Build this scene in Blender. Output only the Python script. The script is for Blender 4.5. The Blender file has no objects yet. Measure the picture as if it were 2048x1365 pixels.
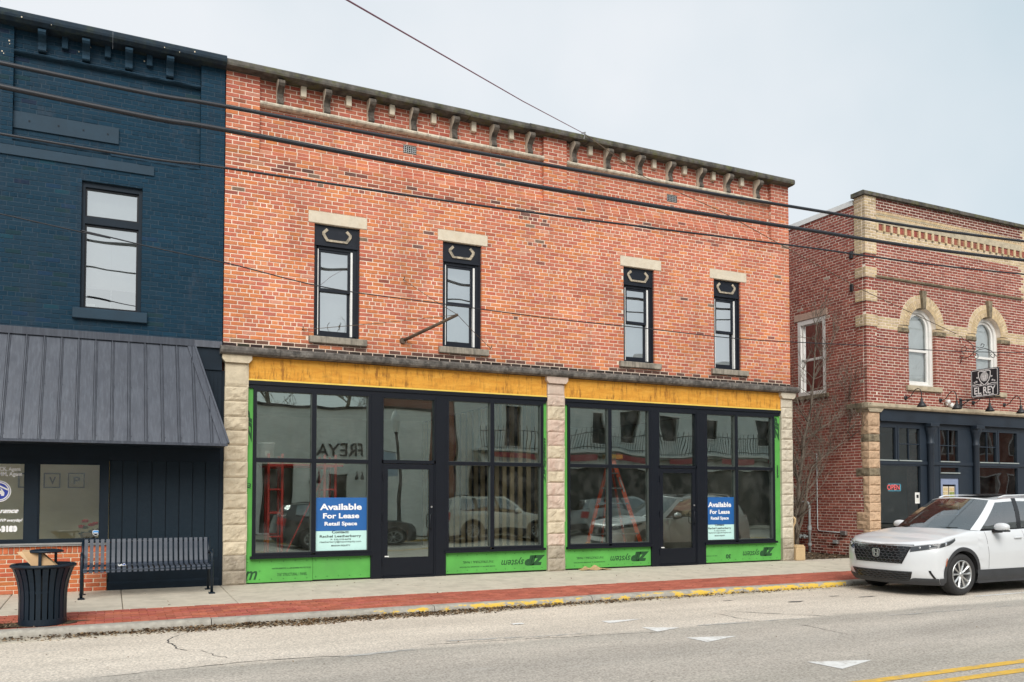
import bpy, bmesh, math, random
from mathutils import Vector, Matrix, noise as mnoise
random.seed(7)
R_ = math.radians
scene = bpy.context.scene
COL = scene.collection

# ------------------------------------------------------------------ camera
FPX, TILT, PXC, PYC = 1680.0, R_(2.0), 1024.0, 933.0
YAW = math.atan(FPX / 3507.0)
CAM = Vector((-1.69, -14.8, 1.5))
cam_data = bpy.data.cameras.new('camera')
cam_data.sensor_fit = 'HORIZONTAL'
cam_data.sensor_width = 36.0
cam_data.lens = FPX / 2048.0 * 36.0
cam_data.shift_y = (PYC - 682.5) / 2048.0
cam_data.clip_start = 0.05
cam_data.clip_end = 2000.0
cam = bpy.data.objects.new('camera', cam_data)
COL.objects.link(cam)
cam.location = CAM
cam.rotation_euler = (math.pi / 2 + TILT, 0, -YAW)
scene.camera = cam

# ------------------------------------------------------------------ sky, sun, exposure
SUN_EL, SUN_AZ = R_(40), R_(200)        # compass azimuth measured from +Y towards +X
world = bpy.data.worlds.new('World')
scene.world = world
world.use_nodes = True
wn, wl = world.node_tree.nodes, world.node_tree.links
wn.clear()
w_out = wn.new('ShaderNodeOutputWorld')
w_sky = wn.new('ShaderNodeTexSky')
w_sky.sky_type = 'NISHITA'
w_sky.sun_disc = False
w_sky.sun_elevation = SUN_EL
w_sky.sun_rotation = SUN_AZ
w_sky.dust_density = 4.0
w_sky.air_density = 1.2
w_bg1 = wn.new('ShaderNodeBackground')
w_bg1.inputs['Strength'].default_value = 0.007
wl.new(w_sky.outputs[0], w_bg1.inputs['Color'])
# even overcast layer in front of the clear sky
w_tc = wn.new('ShaderNodeTexCoord')
w_no = wn.new('ShaderNodeTexNoise')
w_no.inputs['Scale'].default_value = 1.7
w_no.inputs['Detail'].default_value = 5.0
w_no.inputs['Roughness'].default_value = 0.5
wl.new(w_tc.outputs['Generated'], w_no.inputs['Vector'])
w_rp = wn.new('ShaderNodeValToRGB')
w_rp.color_ramp.elements[0].position = 0.32
w_rp.color_ramp.elements[0].color = (0.262, 0.311, 0.338, 1)
w_rp.color_ramp.elements[1].position = 0.68
w_rp.color_ramp.elements[1].color = (0.378, 0.390, 0.402, 1)
wl.new(w_no.outputs['Fac'], w_rp.inputs['Fac'])
w_bg2 = wn.new('ShaderNodeBackground')
w_bg2.inputs['Strength'].default_value = 1.0
wl.new(w_rp.outputs['Color'], w_bg2.inputs['Color'])
w_add = wn.new('ShaderNodeAddShader')
wl.new(w_bg1.outputs[0], w_add.inputs[0])
wl.new(w_bg2.outputs[0], w_add.inputs[1])
wl.new(w_add.outputs[0], w_out.inputs['Surface'])

sun_data = bpy.data.lights.new('sun', 'SUN')
sun_data.energy = 1.5
sun_data.angle = R_(40)
sun_data.color = (1.0, 0.965, 0.91)
sun = bpy.data.objects.new('sun', sun_data)
COL.objects.link(sun)
to_sun = Vector((math.sin(SUN_AZ) * math.cos(SUN_EL), math.cos(SUN_AZ) * math.cos(SUN_EL), math.sin(SUN_EL)))
sun.rotation_euler = to_sun.to_track_quat('Z', 'Y').to_euler()
sun.location = (0, -10, 30)

scene.render.engine = 'CYCLES'
scene.view_settings.view_transform = 'Standard'
scene.view_settings.look = 'None'
scene.view_settings.gamma = 1.0
scene.view_settings.use_curve_mapping = False
scene.view_settings.exposure = 1.12
scene.cycles.max_bounces = 8
scene.cycles.transparent_max_bounces = 12

# ------------------------------------------------------------------ pixel -> place
_F0 = Vector((math.sin(YAW), math.cos(YAW), 0))
_RT = Vector((math.cos(YAW), -math.sin(YAW), 0))
_FW = _F0 * math.cos(TILT) + Vector((0, 0, math.sin(TILT)))
_UP = -_F0 * math.sin(TILT) + Vector((0, 0, math.cos(TILT)))
def _ray(x, y):
    return _FW + _RT * ((x - PXC) / FPX) + _UP * ((PYC - y) / FPX)
def on_y(x, y, Y=0.0):
    d = _ray(x, y); return CAM + d * ((Y - CAM.y) / d.y)
def on_z(x, y, Z=0.0):
    d = _ray(x, y); return CAM + d * ((Z - CAM.z) / d.z)
def on_x(x, y, X):
    d = _ray(x, y); return CAM + d * ((X - CAM.x) / d.x)

# ------------------------------------------------------------------ mesh helpers
class MB:
    def __init__(s):
        s.v = []; s.f = []; s.m = []; s.t = []; s.tint = None; s.smooth = False
    def add(s, verts, faces, mi=0):
        b = len(s.v)
        s.v += [tuple(p) for p in verts]
        s.f += [tuple(b + i for i in f) for f in faces]
        s.m += [mi] * len(faces)
        if s.tint is not None: s.t += [s.tint] * len(verts)
        return s
    def box(s, x0, x1, y0, y1, z0, z1, mi=0, bev=0.0):
        if bev > 0:
            b = min(bev, (x1-x0)*.45, (y1-y0)*.45, (z1-z0)*.45)
            bm = bmesh.new()
            bmesh.ops.create_cube(bm, size=1)
            for v in bm.verts:
                v.co = Vector(((x0+x1)/2 + v.co.x*(x1-x0), (y0+y1)/2 + v.co.y*(y1-y0), (z0+z1)/2 + v.co.z*(z1-z0)))
            bmesh.ops.bevel(bm, geom=bm.edges[:], offset=b, segments=1, affect='EDGES', profile=0.5)
            bm.verts.index_update()
            s.add([v.co[:] for v in bm.verts], [[v.index for v in f.verts] for f in bm.faces], mi)
            bm.free()
            return s
        return s.add([(x0,y0,z0),(x1,y0,z0),(x1,y1,z0),(x0,y1,z0),(x0,y0,z1),(x1,y0,z1),(x1,y1,z1),(x0,y1,z1)],
                     [(0,3,2,1),(4,5,6,7),(0,1,5,4),(1,2,6,5),(2,3,7,6),(3,0,4,7)], mi)
    def obox(s, c, ax, ay, az, mi=0):
        c = Vector(c); ax = Vector(ax); ay = Vector(ay); az = Vector(az)
        vs = [c + ax*i + ay*j + az*k for k in (-1,1) for j in (-1,1) for i in (-1,1)]
        return s.add(vs, [(0,2,3,1),(4,5,7,6),(0,1,5,4),(1,3,7,5),(3,2,6,7),(2,0,4,6)], mi)
    def bar(s, a, b, w, d=None, up=(0,0,1), mi=0):
        a = Vector(a); b = Vector(b); d = w if d is None else d
        t = (b-a); L = t.length
        if L < 1e-6: return s
        t /= L; upv = Vector(up)
        if abs(t.dot(upv)) > .98: upv = Vector((1,0,0))
        sx = t.cross(upv).normalized(); sz = sx.cross(t).normalized()
        return s.obox((a+b)/2, sx*(w/2), t*(L/2), sz*(d/2), mi)
    def quad(s, a, b, c, d, mi=0): return s.add([a,b,c,d], [(0,1,2,3)], mi)
    def prism(s, pts, axis, a0, a1, mi=0):
        """closed 2D polygon extruded along an axis: 'x' pts=(y,z), 'y' pts=(x,z), 'z' pts=(x,y)"""
        def P(p, a):
            return {'x':(a,p[0],p[1]), 'y':(p[0],a,p[1]), 'z':(p[0],p[1],a)}[axis]
        n = len(pts)
        vs = [P(p,a0) for p in pts] + [P(p,a1) for p in pts]
        fs = [tuple(range(n-1,-1,-1)), tuple(range(n,2*n))] + [(i,(i+1)%n,n+(i+1)%n,n+i) for i in range(n)]
        return s.add(vs, fs, mi)
    def tube(s, pts, r, n=8, mi=0, caps=True):
        pts = [Vector(p) for p in pts]
        rs = r if isinstance(r, (list, tuple)) else [r]*len(pts)
        rings = []; ref = None
        for i, p in enumerate(pts):
            t = (pts[min(i+1,len(pts)-1)] - pts[max(i-1,0)])
            if t.length < 1e-9: t = Vector((0,0,1))
            t.normalize()
            if ref is None:
                ref = Vector((0,0,1)) if abs(t.z) < .9 else Vector((1,0,0))
            x = t.cross(ref)
            if x.length < 1e-5: x = t.cross(Vector((0.3,1,0.2)))
            x.normalize(); y = x.cross(t).normalized(); ref = y
            rings.append([p + (x*math.cos(a) + y*math.sin(a))*rs[i] for a in [2*math.pi*k/n for k in range(n)]])
        vs = [q for rg in rings for q in rg]
        fs = [(i*n+k, i*n+(k+1)%n, (i+1)*n+(k+1)%n, (i+1)*n+k) for i in range(len(pts)-1) for k in range(n)]
        if caps: fs += [tuple(range(n-1,-1,-1)), tuple((len(pts)-1)*n+k for k in range(n))]
        return s.add(vs, fs, mi)
    def lathe(s, prof, c=(0,0,0), n=24, axis='z', mi=0, a0=0.0, a1=2*math.pi):
        full = abs(a1-a0-2*math.pi) < 1e-6
        m = n if full else n+1
        vs = []
        for r, h in prof:
            for k in range(m):
                a = a0 + (a1-a0)*k/n
                q = (r*math.cos(a), r*math.sin(a), h)
                if axis == 'y': q = (q[0], q[2], q[1])
                if axis == 'x': q = (q[2], q[0], q[1])
                vs.append((c[0]+q[0], c[1]+q[1], c[2]+q[2]))
        fs = []
        for i in range(len(prof)-1):
            for k in range(n):
                k2 = (k+1) % m if full else k+1
                fs.append((i*m+k, i*m+k2, (i+1)*m+k2, (i+1)*m+k))
        return s.add(vs, fs, mi)
    def grid(s, fn, nu, nv, mi=0):
        vs = [fn(i/nu, j/nv) for j in range(nv+1) for i in range(nu+1)]
        fs = [(j*(nu+1)+i, j*(nu+1)+i+1, (j+1)*(nu+1)+i+1, (j+1)*(nu+1)+i) for j in range(nv) for i in range(nu)]
        return s.add(vs, fs, mi)
    def mesh(s, name, mats, origin=(0,0,0), smooth=False):
        me = bpy.data.meshes.new(name)
        o = Vector(origin)
        me.from_pydata([(p[0]-o.x, p[1]-o.y, p[2]-o.z) for p in s.v], [], s.f)
        for m in mats: me.materials.append(m)
        if len(mats) > 1: me.polygons.foreach_set('material_index', s.m)
        if s.t and len(s.t) == len(s.v):
            at = me.color_attributes.new('tint', 'FLOAT_COLOR', 'POINT')
            flat = []
            for t in s.t: flat += [t[0], t[1], t[2], 1.0]
            at.data.foreach_set('color', flat)
        if smooth: me.polygons.foreach_set('use_smooth', [True]*len(me.polygons))
        me.update()
        return me
    def fix(s):
        bm = bmesh.new()
        vs = [bm.verts.new(p) for p in s.v]
        for f in s.f:
            try: bm.faces.new([vs[i] for i in f])
            except ValueError: pass
        return bm

def wloc(o):
    p = Vector((0,0,0))
    while o is not None:
        p += o.location; o = o.parent
    return p
def obj(name, mb, mat, parent=None, smooth=False, base=True, kind=None, label=None):
    mats = mat if isinstance(mat, (list, tuple)) else [mat]
    if base and mb.v:
        xs = [p[0] for p in mb.v]; ys = [p[1] for p in mb.v]; zs = [p[2] for p in mb.v]
        org = Vector(((min(xs)+max(xs))/2, (min(ys)+max(ys))/2, min(zs)))
    else: org = Vector((0,0,0))
    me = mb.mesh(name, mats, org, smooth)
    o = bpy.data.objects.new(name, me)
    COL.objects.link(o)
    if parent is not None:
        o.parent = parent
        o.location = org - wloc(parent)
    else: o.location = org
    if kind: o['kind'] = kind
    if label: o['label'] = label
    return o
def recalc(o):
    bm = bmesh.new(); bm.from_mesh(o.data)
    bmesh.ops.remove_doubles(bm, verts=bm.verts[:], dist=1e-5)
    bmesh.ops.recalc_face_normals(bm, faces=bm.faces[:])
    bm.to_mesh(o.data); bm.free(); return o
def tag(o, label, cat, group=None):
    o['label'] = label; o['category'] = cat
    if group: o['group'] = group
    return o
def thing(name, label, cat, loc=(0,0,0), group=None):
    o = bpy.data.objects.new(name, None)
    COL.objects.link(o)
    o.empty_display_size = .2
    o.location = loc
    return tag(o, label, cat, group)
def part_empty(name, parent, loc):
    o = bpy.data.objects.new(name, None)
    COL.objects.link(o); o.parent = parent; o.location = Vector(loc) - wloc(parent); o.empty_display_size = .1
    return o
def structure(o): o['kind'] = 'structure'; return o
def copy_tree(o, parent=None):
    c = o.copy(); COL.objects.link(c); c.parent = parent
    for ch in list(o.children): copy_tree(ch, c)
    return c

_txt_cache = {}
def text_verts(s, bold=0.0, shear=0.0, spacing=1.0):
    key = (s, bold, shear, spacing)
    if key not in _txt_cache:
        cu = bpy.data.curves.new('t', 'FONT')
        cu.body = s; cu.size = 1.0; cu.offset = bold; cu.shear = shear; cu.space_character = spacing
        cu.resolution_u = 3; cu.fill_mode = 'FRONT'
        to = bpy.data.objects.new('t', cu); COL.objects.link(to)
        bpy.context.view_layer.update()
        me = bpy.data.meshes.new_from_object(to.evaluated_get(bpy.context.evaluated_depsgraph_get()))
        vs = [tuple(v.co) for v in me.vertices]; fs = [tuple(p.vertices) for p in me.polygons]
        bpy.data.objects.remove(to); bpy.data.curves.remove(cu); bpy.data.meshes.remove(me)
        _txt_cache[key] = (vs, fs)
    return _txt_cache[key]
def text_fit(mb, s, P, u0, u1, v0, v1, bold=0.0, shear=0.0, spacing=1.0, flip=False, mi=0, keep=False):
    """lay lettering in the rectangle u0..u1 x v0..v1; P(u,v) gives the world point"""
    vs, fs = text_verts(s, bold, shear, spacing)
    if not vs: return
    xa = min(v[0] for v in vs); xb = max(v[0] for v in vs); ya = min(v[1] for v in vs); yb = max(v[1] for v in vs)
    out = []
    for x, y, _ in vs:
        a = (x-xa)/(xb-xa); b = (y-ya)/max(yb-ya,1e-6)
        if flip: a, b = 1-a, 1-b
        out.append(P(u0+(u1-u0)*a, v0+(v1-v0)*b))
    mb.add(out, fs, mi)

# ------------------------------------------------------------------ materials
def mat_new(name):
    m = bpy.data.materials.new(name); m.use_nodes = True
    nt = m.node_tree; nt.nodes.clear()
    out = nt.nodes.new('ShaderNodeOutputMaterial')
    return m, nt, out
def N(nt, t, **k):
    n = nt.nodes.new(t)
    for a, b in k.items():
        if a in n.inputs: n.inputs[a].default_value = b
        else: setattr(n, a, b)
    return n
def pos(nt, scale=(1,1,1)):
    g = nt.nodes.new('ShaderNodeNewGeometry')
    mp = nt.nodes.new('ShaderNodeMapping'); mp.inputs['Scale'].default_value = scale
    nt.links.new(g.outputs['Position'], mp.inputs['Vector'])
    return mp.outputs[0]
def noise(nt, scale, detail=4, rough=.55, vec=None, dist=0.0):
    n = nt.nodes.new('ShaderNodeTexNoise')
    n.inputs['Scale'].default_value = scale; n.inputs['Detail'].default_value = detail
    n.inputs['Roughness'].default_value = rough; n.inputs['Distortion'].default_value = dist
    nt.links.new(vec if vec is not None else pos(nt), n.inputs['Vector'])
    return n.outputs['Fac']
def ramp(nt, fac, stops):
    r = nt.nodes.new('ShaderNodeValToRGB')
    el = r.color_ramp.elements
    while len(el) < len(stops): el.new(0.5)
    for e, (p, c) in zip(el, stops):
        e.position = p; e.color = (c[0], c[1], c[2], 1) if not isinstance(c, (int, float)) else (c, c, c, 1)
    nt.links.new(fac, r.inputs['Fac'])
    return r.outputs['Color']
def mix(nt, fac, a, b, mode='MIX'):
    n = nt.nodes.new('ShaderNodeMix'); n.data_type = 'RGBA'; n.blend_type = mode
    for val, idx in ((fac, 0), (a, 6), (b, 7)):
        if hasattr(val, 'is_linked') or hasattr(val, 'links'): nt.links.new(val, n.inputs[idx])
        elif isinstance(val, (int, float)): n.inputs[idx].default_value = val if idx == 0 else (val, val, val, 1)
        else: n.inputs[idx].default_value = (val[0], val[1], val[2], 1)
    return n.outputs[2]
def bump(nt, h, strength=.3, dist=.01):
    b = nt.nodes.new('ShaderNodeBump')
    b.inputs['Strength'].default_value = strength; b.inputs['Distance'].default_value = dist
    nt.links.new(h, b.inputs['Height'])
    return b.outputs[0]
def bsdf(nt, out, color=None, rough=.6, metal=0.0, normal=None, spec=.5, **kw):
    p = nt.nodes.new('ShaderNodeBsdfPrincipled')
    if color is not None:
        if isinstance(color, (tuple, list)): p.inputs['Base Color'].default_value = (color[0], color[1], color[2], 1)
        else: nt.links.new(color, p.inputs['Base Color'])
    if isinstance(rough, (int, float)): p.inputs['Roughness'].default_value = rough
    else: nt.links.new(rough, p.inputs['Roughness'])
    p.inputs['Metallic'].default_value = metal
    p.inputs['Specular IOR Level'].default_value = spec
    for k, v in kw.items(): p.inputs[k].default_value = v
    if normal is not None: nt.links.new(normal, p.inputs['Normal'])
    nt.links.new(p.outputs[0], out.inputs['Surface'])
    return p
_mc = {}
def plain(name, color, rough=.6, metal=0.0, var=.12, scale=6.0, bmp=0.0, spec=.5, dirt=None, fine=60.0, age=0.0, **kw):
    """base colour with blotchy and fine variation"""
    if name in _mc: return _mc[name]
    m, nt, out = mat_new(name)
    lo = tuple(c*(1-var) for c in color); hi = tuple(min(1, c*(1+var)) for c in color)
    c = ramp(nt, noise(nt, scale, 5), [(.3, lo), (.7, hi)])
    if dirt: c = mix(nt, ramp(nt, noise(nt, scale*.35, 6, .65), [(.5, 0.0), (.72, dirt[1])]), c, dirt[0])
    if age: c = aged(nt, c, age)
    nrm = bump(nt, noise(nt, fine, 4), bmp, .006) if bmp else None
    bsdf(nt, out, c, rough, metal, nrm, spec, **kw)
    _mc[name] = m
    return m
def aged(nt, c, amt):
    """rain streaks and broad weathering shared by the bricks and their mortar"""
    c = mix(nt, 1.0, c, ramp(nt, noise(nt, .55, 5, .6), [(.3, 1-.55*amt), (.7, 1+.3*amt)]), 'MULTIPLY')
    c = mix(nt, ramp(nt, noise(nt, 1.0, 7, .7, pos(nt, (2.6,2.6,.28))), [(.52, 0.0), (.74, amt)]), c, (.13,.08,.06))
    return mix(nt, ramp(nt, noise(nt, 1.7, 6, .7, pos(nt, (1.6,1.6,.5))), [(.58, 0.0), (.78, amt*.8)]), c, (.58,.40,.32))
def tinted(name, var=.12, rough=.85, bmp=.5, soot=0.0, fine=90.0, spec=.25, bleach=0.0, age=0.0):
    """colour per piece comes from the mesh attribute 'tint'"""
    m, nt, out = mat_new(name)
    a = nt.nodes.new('ShaderNodeAttribute'); a.attribute_name = 'tint'
    c = mix(nt, 1.0, a.outputs['Color'], ramp(nt, noise(nt, 22, 5, .6), [(.3, 1-var), (.7, 1+var)]), 'MULTIPLY')
    if bleach: c = mix(nt, ramp(nt, noise(nt, 2.3, 6, .6), [(.52, 0.0), (.78, bleach)]), c, (.52, .33, .27))
    if soot: c = mix(nt, ramp(nt, noise(nt, 1.1, 7, .65), [(.55, 0.0), (.8, soot)]), c, (.06, .045, .04))
    if age: c = aged(nt, c, age)
    bsdf(nt, out, c, rough, 0, bump(nt, noise(nt, fine, 4, .6), bmp, .004), spec)
    return m
def glass_mat(name, tint=(.80,.86,.84), refl=.16, wave=.35, wscale=1.1, rough=0.0, dirt=.04, spec_col=(.93,.96,.97)):
    """window glass: coated pane, part mirror, part see-through, more mirror at a glancing angle"""
    m, nt, out = mat_new(name)
    tr = nt.nodes.new('ShaderNodeBsdfTransparent'); tr.inputs['Color'].default_value = (*tint, 1)
    gl = nt.nodes.new('ShaderNodeBsdfGlossy'); gl.inputs['Roughness'].default_value = rough
    gl.inputs['Color'].default_value = (*spec_col, 1)
    nm = bump(nt, noise(nt, wscale, 1, .3), wave, .02)
    nt.links.new(nm, gl.inputs['Normal'])
    fr = nt.nodes.new('ShaderNodeFresnel'); fr.inputs['IOR'].default_value = 1.6
    ma = nt.nodes.new('ShaderNodeMath'); ma.operation = 'MULTIPLY_ADD'
    nt.links.new(fr.outputs[0], ma.inputs[0]); ma.inputs[1].default_value = 1.0; ma.inputs[2].default_value = refl
    ma.use_clamp = True
    mx = nt.nodes.new('ShaderNodeMixShader')
    nt.links.new(ma.outputs[0], mx.inputs[0]); nt.links.new(tr.outputs[0], mx.inputs[1]); nt.links.new(gl.outputs[0], mx.inputs[2])
    df = nt.nodes.new('ShaderNodeBsdfDiffuse'); df.inputs['Color'].default_value = (.55,.56,.52,1)
    m2 = nt.nodes.new('ShaderNodeMixShader')
    nt.links.new(ramp(nt, noise(nt, 3.0, 6, .7), [(.45, 0.0), (.8, dirt)]), m2.inputs[0])
    nt.links.new(mx.outputs[0], m2.inputs[1]); nt.links.new(df.outputs[0], m2.inputs[2])
    nt.links.new(m2.outputs[0], out.inputs['Surface'])
    return m
def streaky(name, color, rough=.8, var=.2, dark=(.04,.04,.035), damt=.5, vscale=(3,3,.6), bmp=.4, moss=None):
    """weathered stone or paint with run-off streaks"""
    m, nt, out = mat_new(name)
    c = ramp(nt, noise(nt, 9, 6, .6), [(.28, tuple(x*(1-var) for x in color)), (.72, tuple(min(1,x*(1+var)) for x in color))])
    c = mix(nt, ramp(nt, noise(nt, 2.2, 6, .65, pos(nt, vscale)), [(.46, 0.0), (.7, damt)]), c, dark)
    if moss: c = mix(nt, ramp(nt, noise(nt, 5, 6, .7), [(.5, 0.0), (.62, moss[1])]), c, moss[0])
    bsdf(nt, out, c, rough, 0, bump(nt, noise(nt, 40, 6, .65), bmp, .01), .3)
    return m
# ------------------------------------------------------------------ brickwork
def proj(p):
    v = Vector(p) - CAM; z = v.dot(_FW)
    if z < .1: return None
    return (PXC + FPX*v.dot(_RT)/z, PYC - FPX*v.dot(_UP)/z, z)
def brick_verts(w, h, dep, b=.0035, j=0.0):
    """brick centred on its front face in (u,z); d = 0 is the wall face, + outwards; returns (u,d,z) list"""
    w2, h2 = w/2, h/2
    J = lambda: random.uniform(-j, j)
    ring = [(-w2,-h2),(w2,-h2),(w2,h2),(-w2,h2)]
    ring = [(a+J(), c+J()*.6) for a, c in ring]
    fr = [(a-math.copysign(b,a), 0.0, c-math.copysign(b,c)) for a, c in ring]
    md = [(a, -b, c) for a, c in ring]
    bk = [(a, -dep, c) for a, c in ring]
    return fr + md + bk, [(0,1,2,3)] + [(4+i,4+(i+1)%4,(i+1)%4,i) for i in range(4)] + [(8+i,8+(i+1)%4,4+(i+1)%4,4+i) for i in range(4)]
def seg_sub(segs, a, b):
    out = []
    for s, e in segs:
        if b <= s or a >= e: out.append((s, e)); continue
        if a > s: out.append((s, a))
        if b < e: out.append((b, e))
    return out
def lay_rows(u0, u1, z0, z1, openings, course, blen, joint, header_every=7, start=0, z_edges=None):
    """yield (ua,ub,za,zb,row) bricks and (ua,ub,za,zb) free mortar strips"""
    bricks, strips = [], []
    n = max(1, int(round((z1-z0)/course))); c = (z1-z0)/n
    for r in range(n):
        za, zb = z0 + r*c, z0 + (r+1)*c; zm = (za+zb)/2
        cuts = {u0, u1}; rects = []; segs = [(u0, u1)]
        for o in openings:
            if o[0] == 'r':
                if o[4] > za and o[3] < zb: rects.append(o); cuts |= {min(max(o[1],u0),u1), min(max(o[2],u0),u1)}
            elif o[0] == 'a':
                dz = zm - o[2]
                if 0 <= dz < o[3]:
                    hw = math.sqrt(o[3]**2 - dz**2); segs = seg_sub(segs, o[1]-hw, o[1]+hw)
        cl = sorted(cuts); parts = []
        for a, b in zip(cl[:-1], cl[1:]):
            if b-a < 1e-4: continue
            lo, hi = za, zb; um = (a+b)/2
            for o in rects:
                if o[1] <= um <= o[2]:
                    if o[3] <= lo + 1e-6: lo = max(lo, o[4])
                    elif o[4] >= hi - 1e-6: hi = min(hi, o[3])
                    else: hi = lo
            if hi - lo > .012:
                if parts and abs(parts[-1][1]-a) < 1e-6 and abs(parts[-1][2]-lo) < 1e-6 and abs(parts[-1][3]-hi) < 1e-6:
                    parts[-1] = (parts[-1][0], b, lo, hi)
                else: parts.append((a, b, lo, hi))
        fin = []
        for a, b, lo, hi in parts:
            for s, e in segs:
                x, y = max(a, s), min(b, e)
                if y - x > .01: fin.append((x, y, lo, hi))
        strips += fin
        hdr = header_every and (r + start) % header_every == header_every-1
        L = blen/2 if hdr else blen
        off = (0.25*blen if hdr else (blen/2 if r % 2 else 0.0)) + random.uniform(-.012, .012)
        for a, b, lo, hi in fin:
            k = math.floor((a - u0 - off)/L)
            x = u0 + off + k*L; stub = False
            while x < b:
                jx = random.uniform(-.004, .004)
                xa, xb = max(x + joint/2, a), min(x + L - joint/2 + jx, b)
                if stub: xa = a; stub = False
                elif xb - xa <= .04 and x <= a: stub = True
                if b - xb < .045: xb = b
                if stub or (xa > b - .04 and xa > a + .001): x += L; continue
                if xb - xa > .028:
                    t = joint/2 if hi-lo > course*.7 else joint/4
                    bricks.append((xa, xb, lo+t, hi-t, r))
                x += L
    return bricks, strips
def merge_strips(strips):
    act = {}; out = []
    for a, b, lo, hi in sorted(strips, key=lambda s: s[2]):
        k = (round(a,4), round(b,4))
        if k in act and abs(act[k][1]-lo) < 1e-4: act[k][1] = hi
        else:
            if k in act: out.append((k[0], k[1], *act[k]))
            act[k] = [lo, hi]
    out += [(k[0], k[1], *v) for k, v in act.items()]
    return out
BUDGET = {}
def brick_wall(parent, P, u0, u1, z0, z1, openings, tintf, mat, mort, course=.073, blen=.215, joint=.0145, proud=.006,
               dep=.09, thick=.2, header_every=7, single=300, start=0, pname='brick', jit=.0015, collect=None):
    bricks, strips = lay_rows(u0, u1, z0, z1, openings, course, blen, joint, header_every, start)
    back = MB()
    for a, b, lo, hi in merge_strips(strips):
        a, b = a+.004, b-.004
        vs = [P(a,0,lo),P(b,0,lo),P(b,0,hi),P(a,0,hi),P(a,-thick,lo),P(b,-thick,lo),P(b,-thick,hi),P(a,-thick,hi)]
        back.add(vs, [(0,1,2,3),(1,5,6,2),(4,0,3,7),(3,2,6,7),(4,5,1,0)])
    obj('mortar_bed', back, mort, parent)
    items = []
    for a, b, lo, hi, r in bricks:
        t = tintf((a+b)/2, (lo+hi)/2, r)
        items.append((a, b, lo, hi, t, proud + random.uniform(-.002, .003)))
    if collect is not None:
        collect += [(P, it, dep, jit) for it in items]
        return
    emit_bricks(parent, [(P, it, dep, jit) for it in items], mat, single, pname)
def emit_bricks(parent, lst, mat, single=300, pname='brick'):
    sc = []
    for i, (P, it, dep, jit) in enumerate(lst):
        q = proj(P((it[0]+it[1])/2, 0, (it[2]+it[3])/2))
        s = -1
        if q and 0 < q[0] < 2048 and 0 < q[1] < 1365:
            s = (it[1]-it[0])*(it[3]-it[2])/q[2]**2
        sc.append((s, i))
    sc.sort(reverse=True)
    top = set(i for s, i in sc[:single] if s > 0)
    big = MB(); cache = {}
    pw = wloc(parent)
    for i, (P, it, dep, jit) in enumerate(lst):
        a, b, lo, hi, t, pr = it
        if i in top:
            w, h = round((b-a)/.004)*.004, round((hi-lo)/.004)*.004
            tq = tuple(round(c/.012)*.012 for c in t)
            ex = Vector(P(1,0,0)) - Vector(P(0,0,0)); ed = Vector(P(0,1,0)) - Vector(P(0,0,0))
            key = (w, h, tq, tuple(round(c,2) for c in ex))
            if key not in cache:
                vs, fs = brick_verts(w, h, dep, j=jit)
                m = MB(); m.tint = tq
                m.add([ex*u + ed*d + Vector((0,0,z)) for u, d, z in vs], fs)
                cache[key] = m.mesh(pname, [mat])
            o = bpy.data.objects.new(pname, cache[key]); COL.objects.link(o)
            o.parent = parent; o.location = Vector(P((a+b)/2, pr, (lo+hi)/2)) - pw
        else:
            vs, fs = brick_verts(b-a, hi-lo, dep, j=jit)
            big.tint = t
            cu, cz = (a+b)/2, (lo+hi)/2
            big.add([P(cu+u, pr+d, cz+z) for u, d, z in vs], fs)
    if big.v: obj(pname + 'work', big, mat, parent, kind='stuff')
def planeY(c): return lambda u, d, z: (u, c-d, z)
def planeX(c): return lambda u, d, z: (c-d, u, z)

def rock_block(x0, x1, z0, z1, yf, depth, side=None, amp=.022, nx=5, nz=4, bev=.012, seed=0):
    """rock-faced stone: drafted margin and a rough bulging front towards -Y; optional side faces"""
    mb = MB(); off = Vector((seed*3.1, seed*1.7, seed*.9))
    def fn(a, b):
        e = min(a, 1-a, b, 1-b)
        k = min(1, e/.16)
        bul = amp*.5*k + (amp*1.3*mnoise.noise(Vector((x0+(x1-x0)*a, z0+(z1-z0)*b, 0))*9+off) + amp*.7*mnoise.noise(Vector((x0+(x1-x0)*a, z0+(z1-z0)*b, 3))*21+off))*k
        ins = bev if k < 1e-6 else 0
        return (x0+(x1-x0)*a, yf - bul + (bev if e < 1e-6 else 0), z0+(z1-z0)*b)
    mb.grid(fn, nx*2, nz*2)
    y1 = yf+depth; yb = yf+bev
    mb.add([(x0,yb,z0),(x1,yb,z0),(x1,yb,z1),(x0,yb,z1),(x0,y1,z0),(x1,y1,z0),(x1,y1,z1),(x0,y1,z1)],
           [(0,3,7,4),(1,5,6,2),(3,2,6,7),(0,4,5,1)])
    return mb
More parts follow.
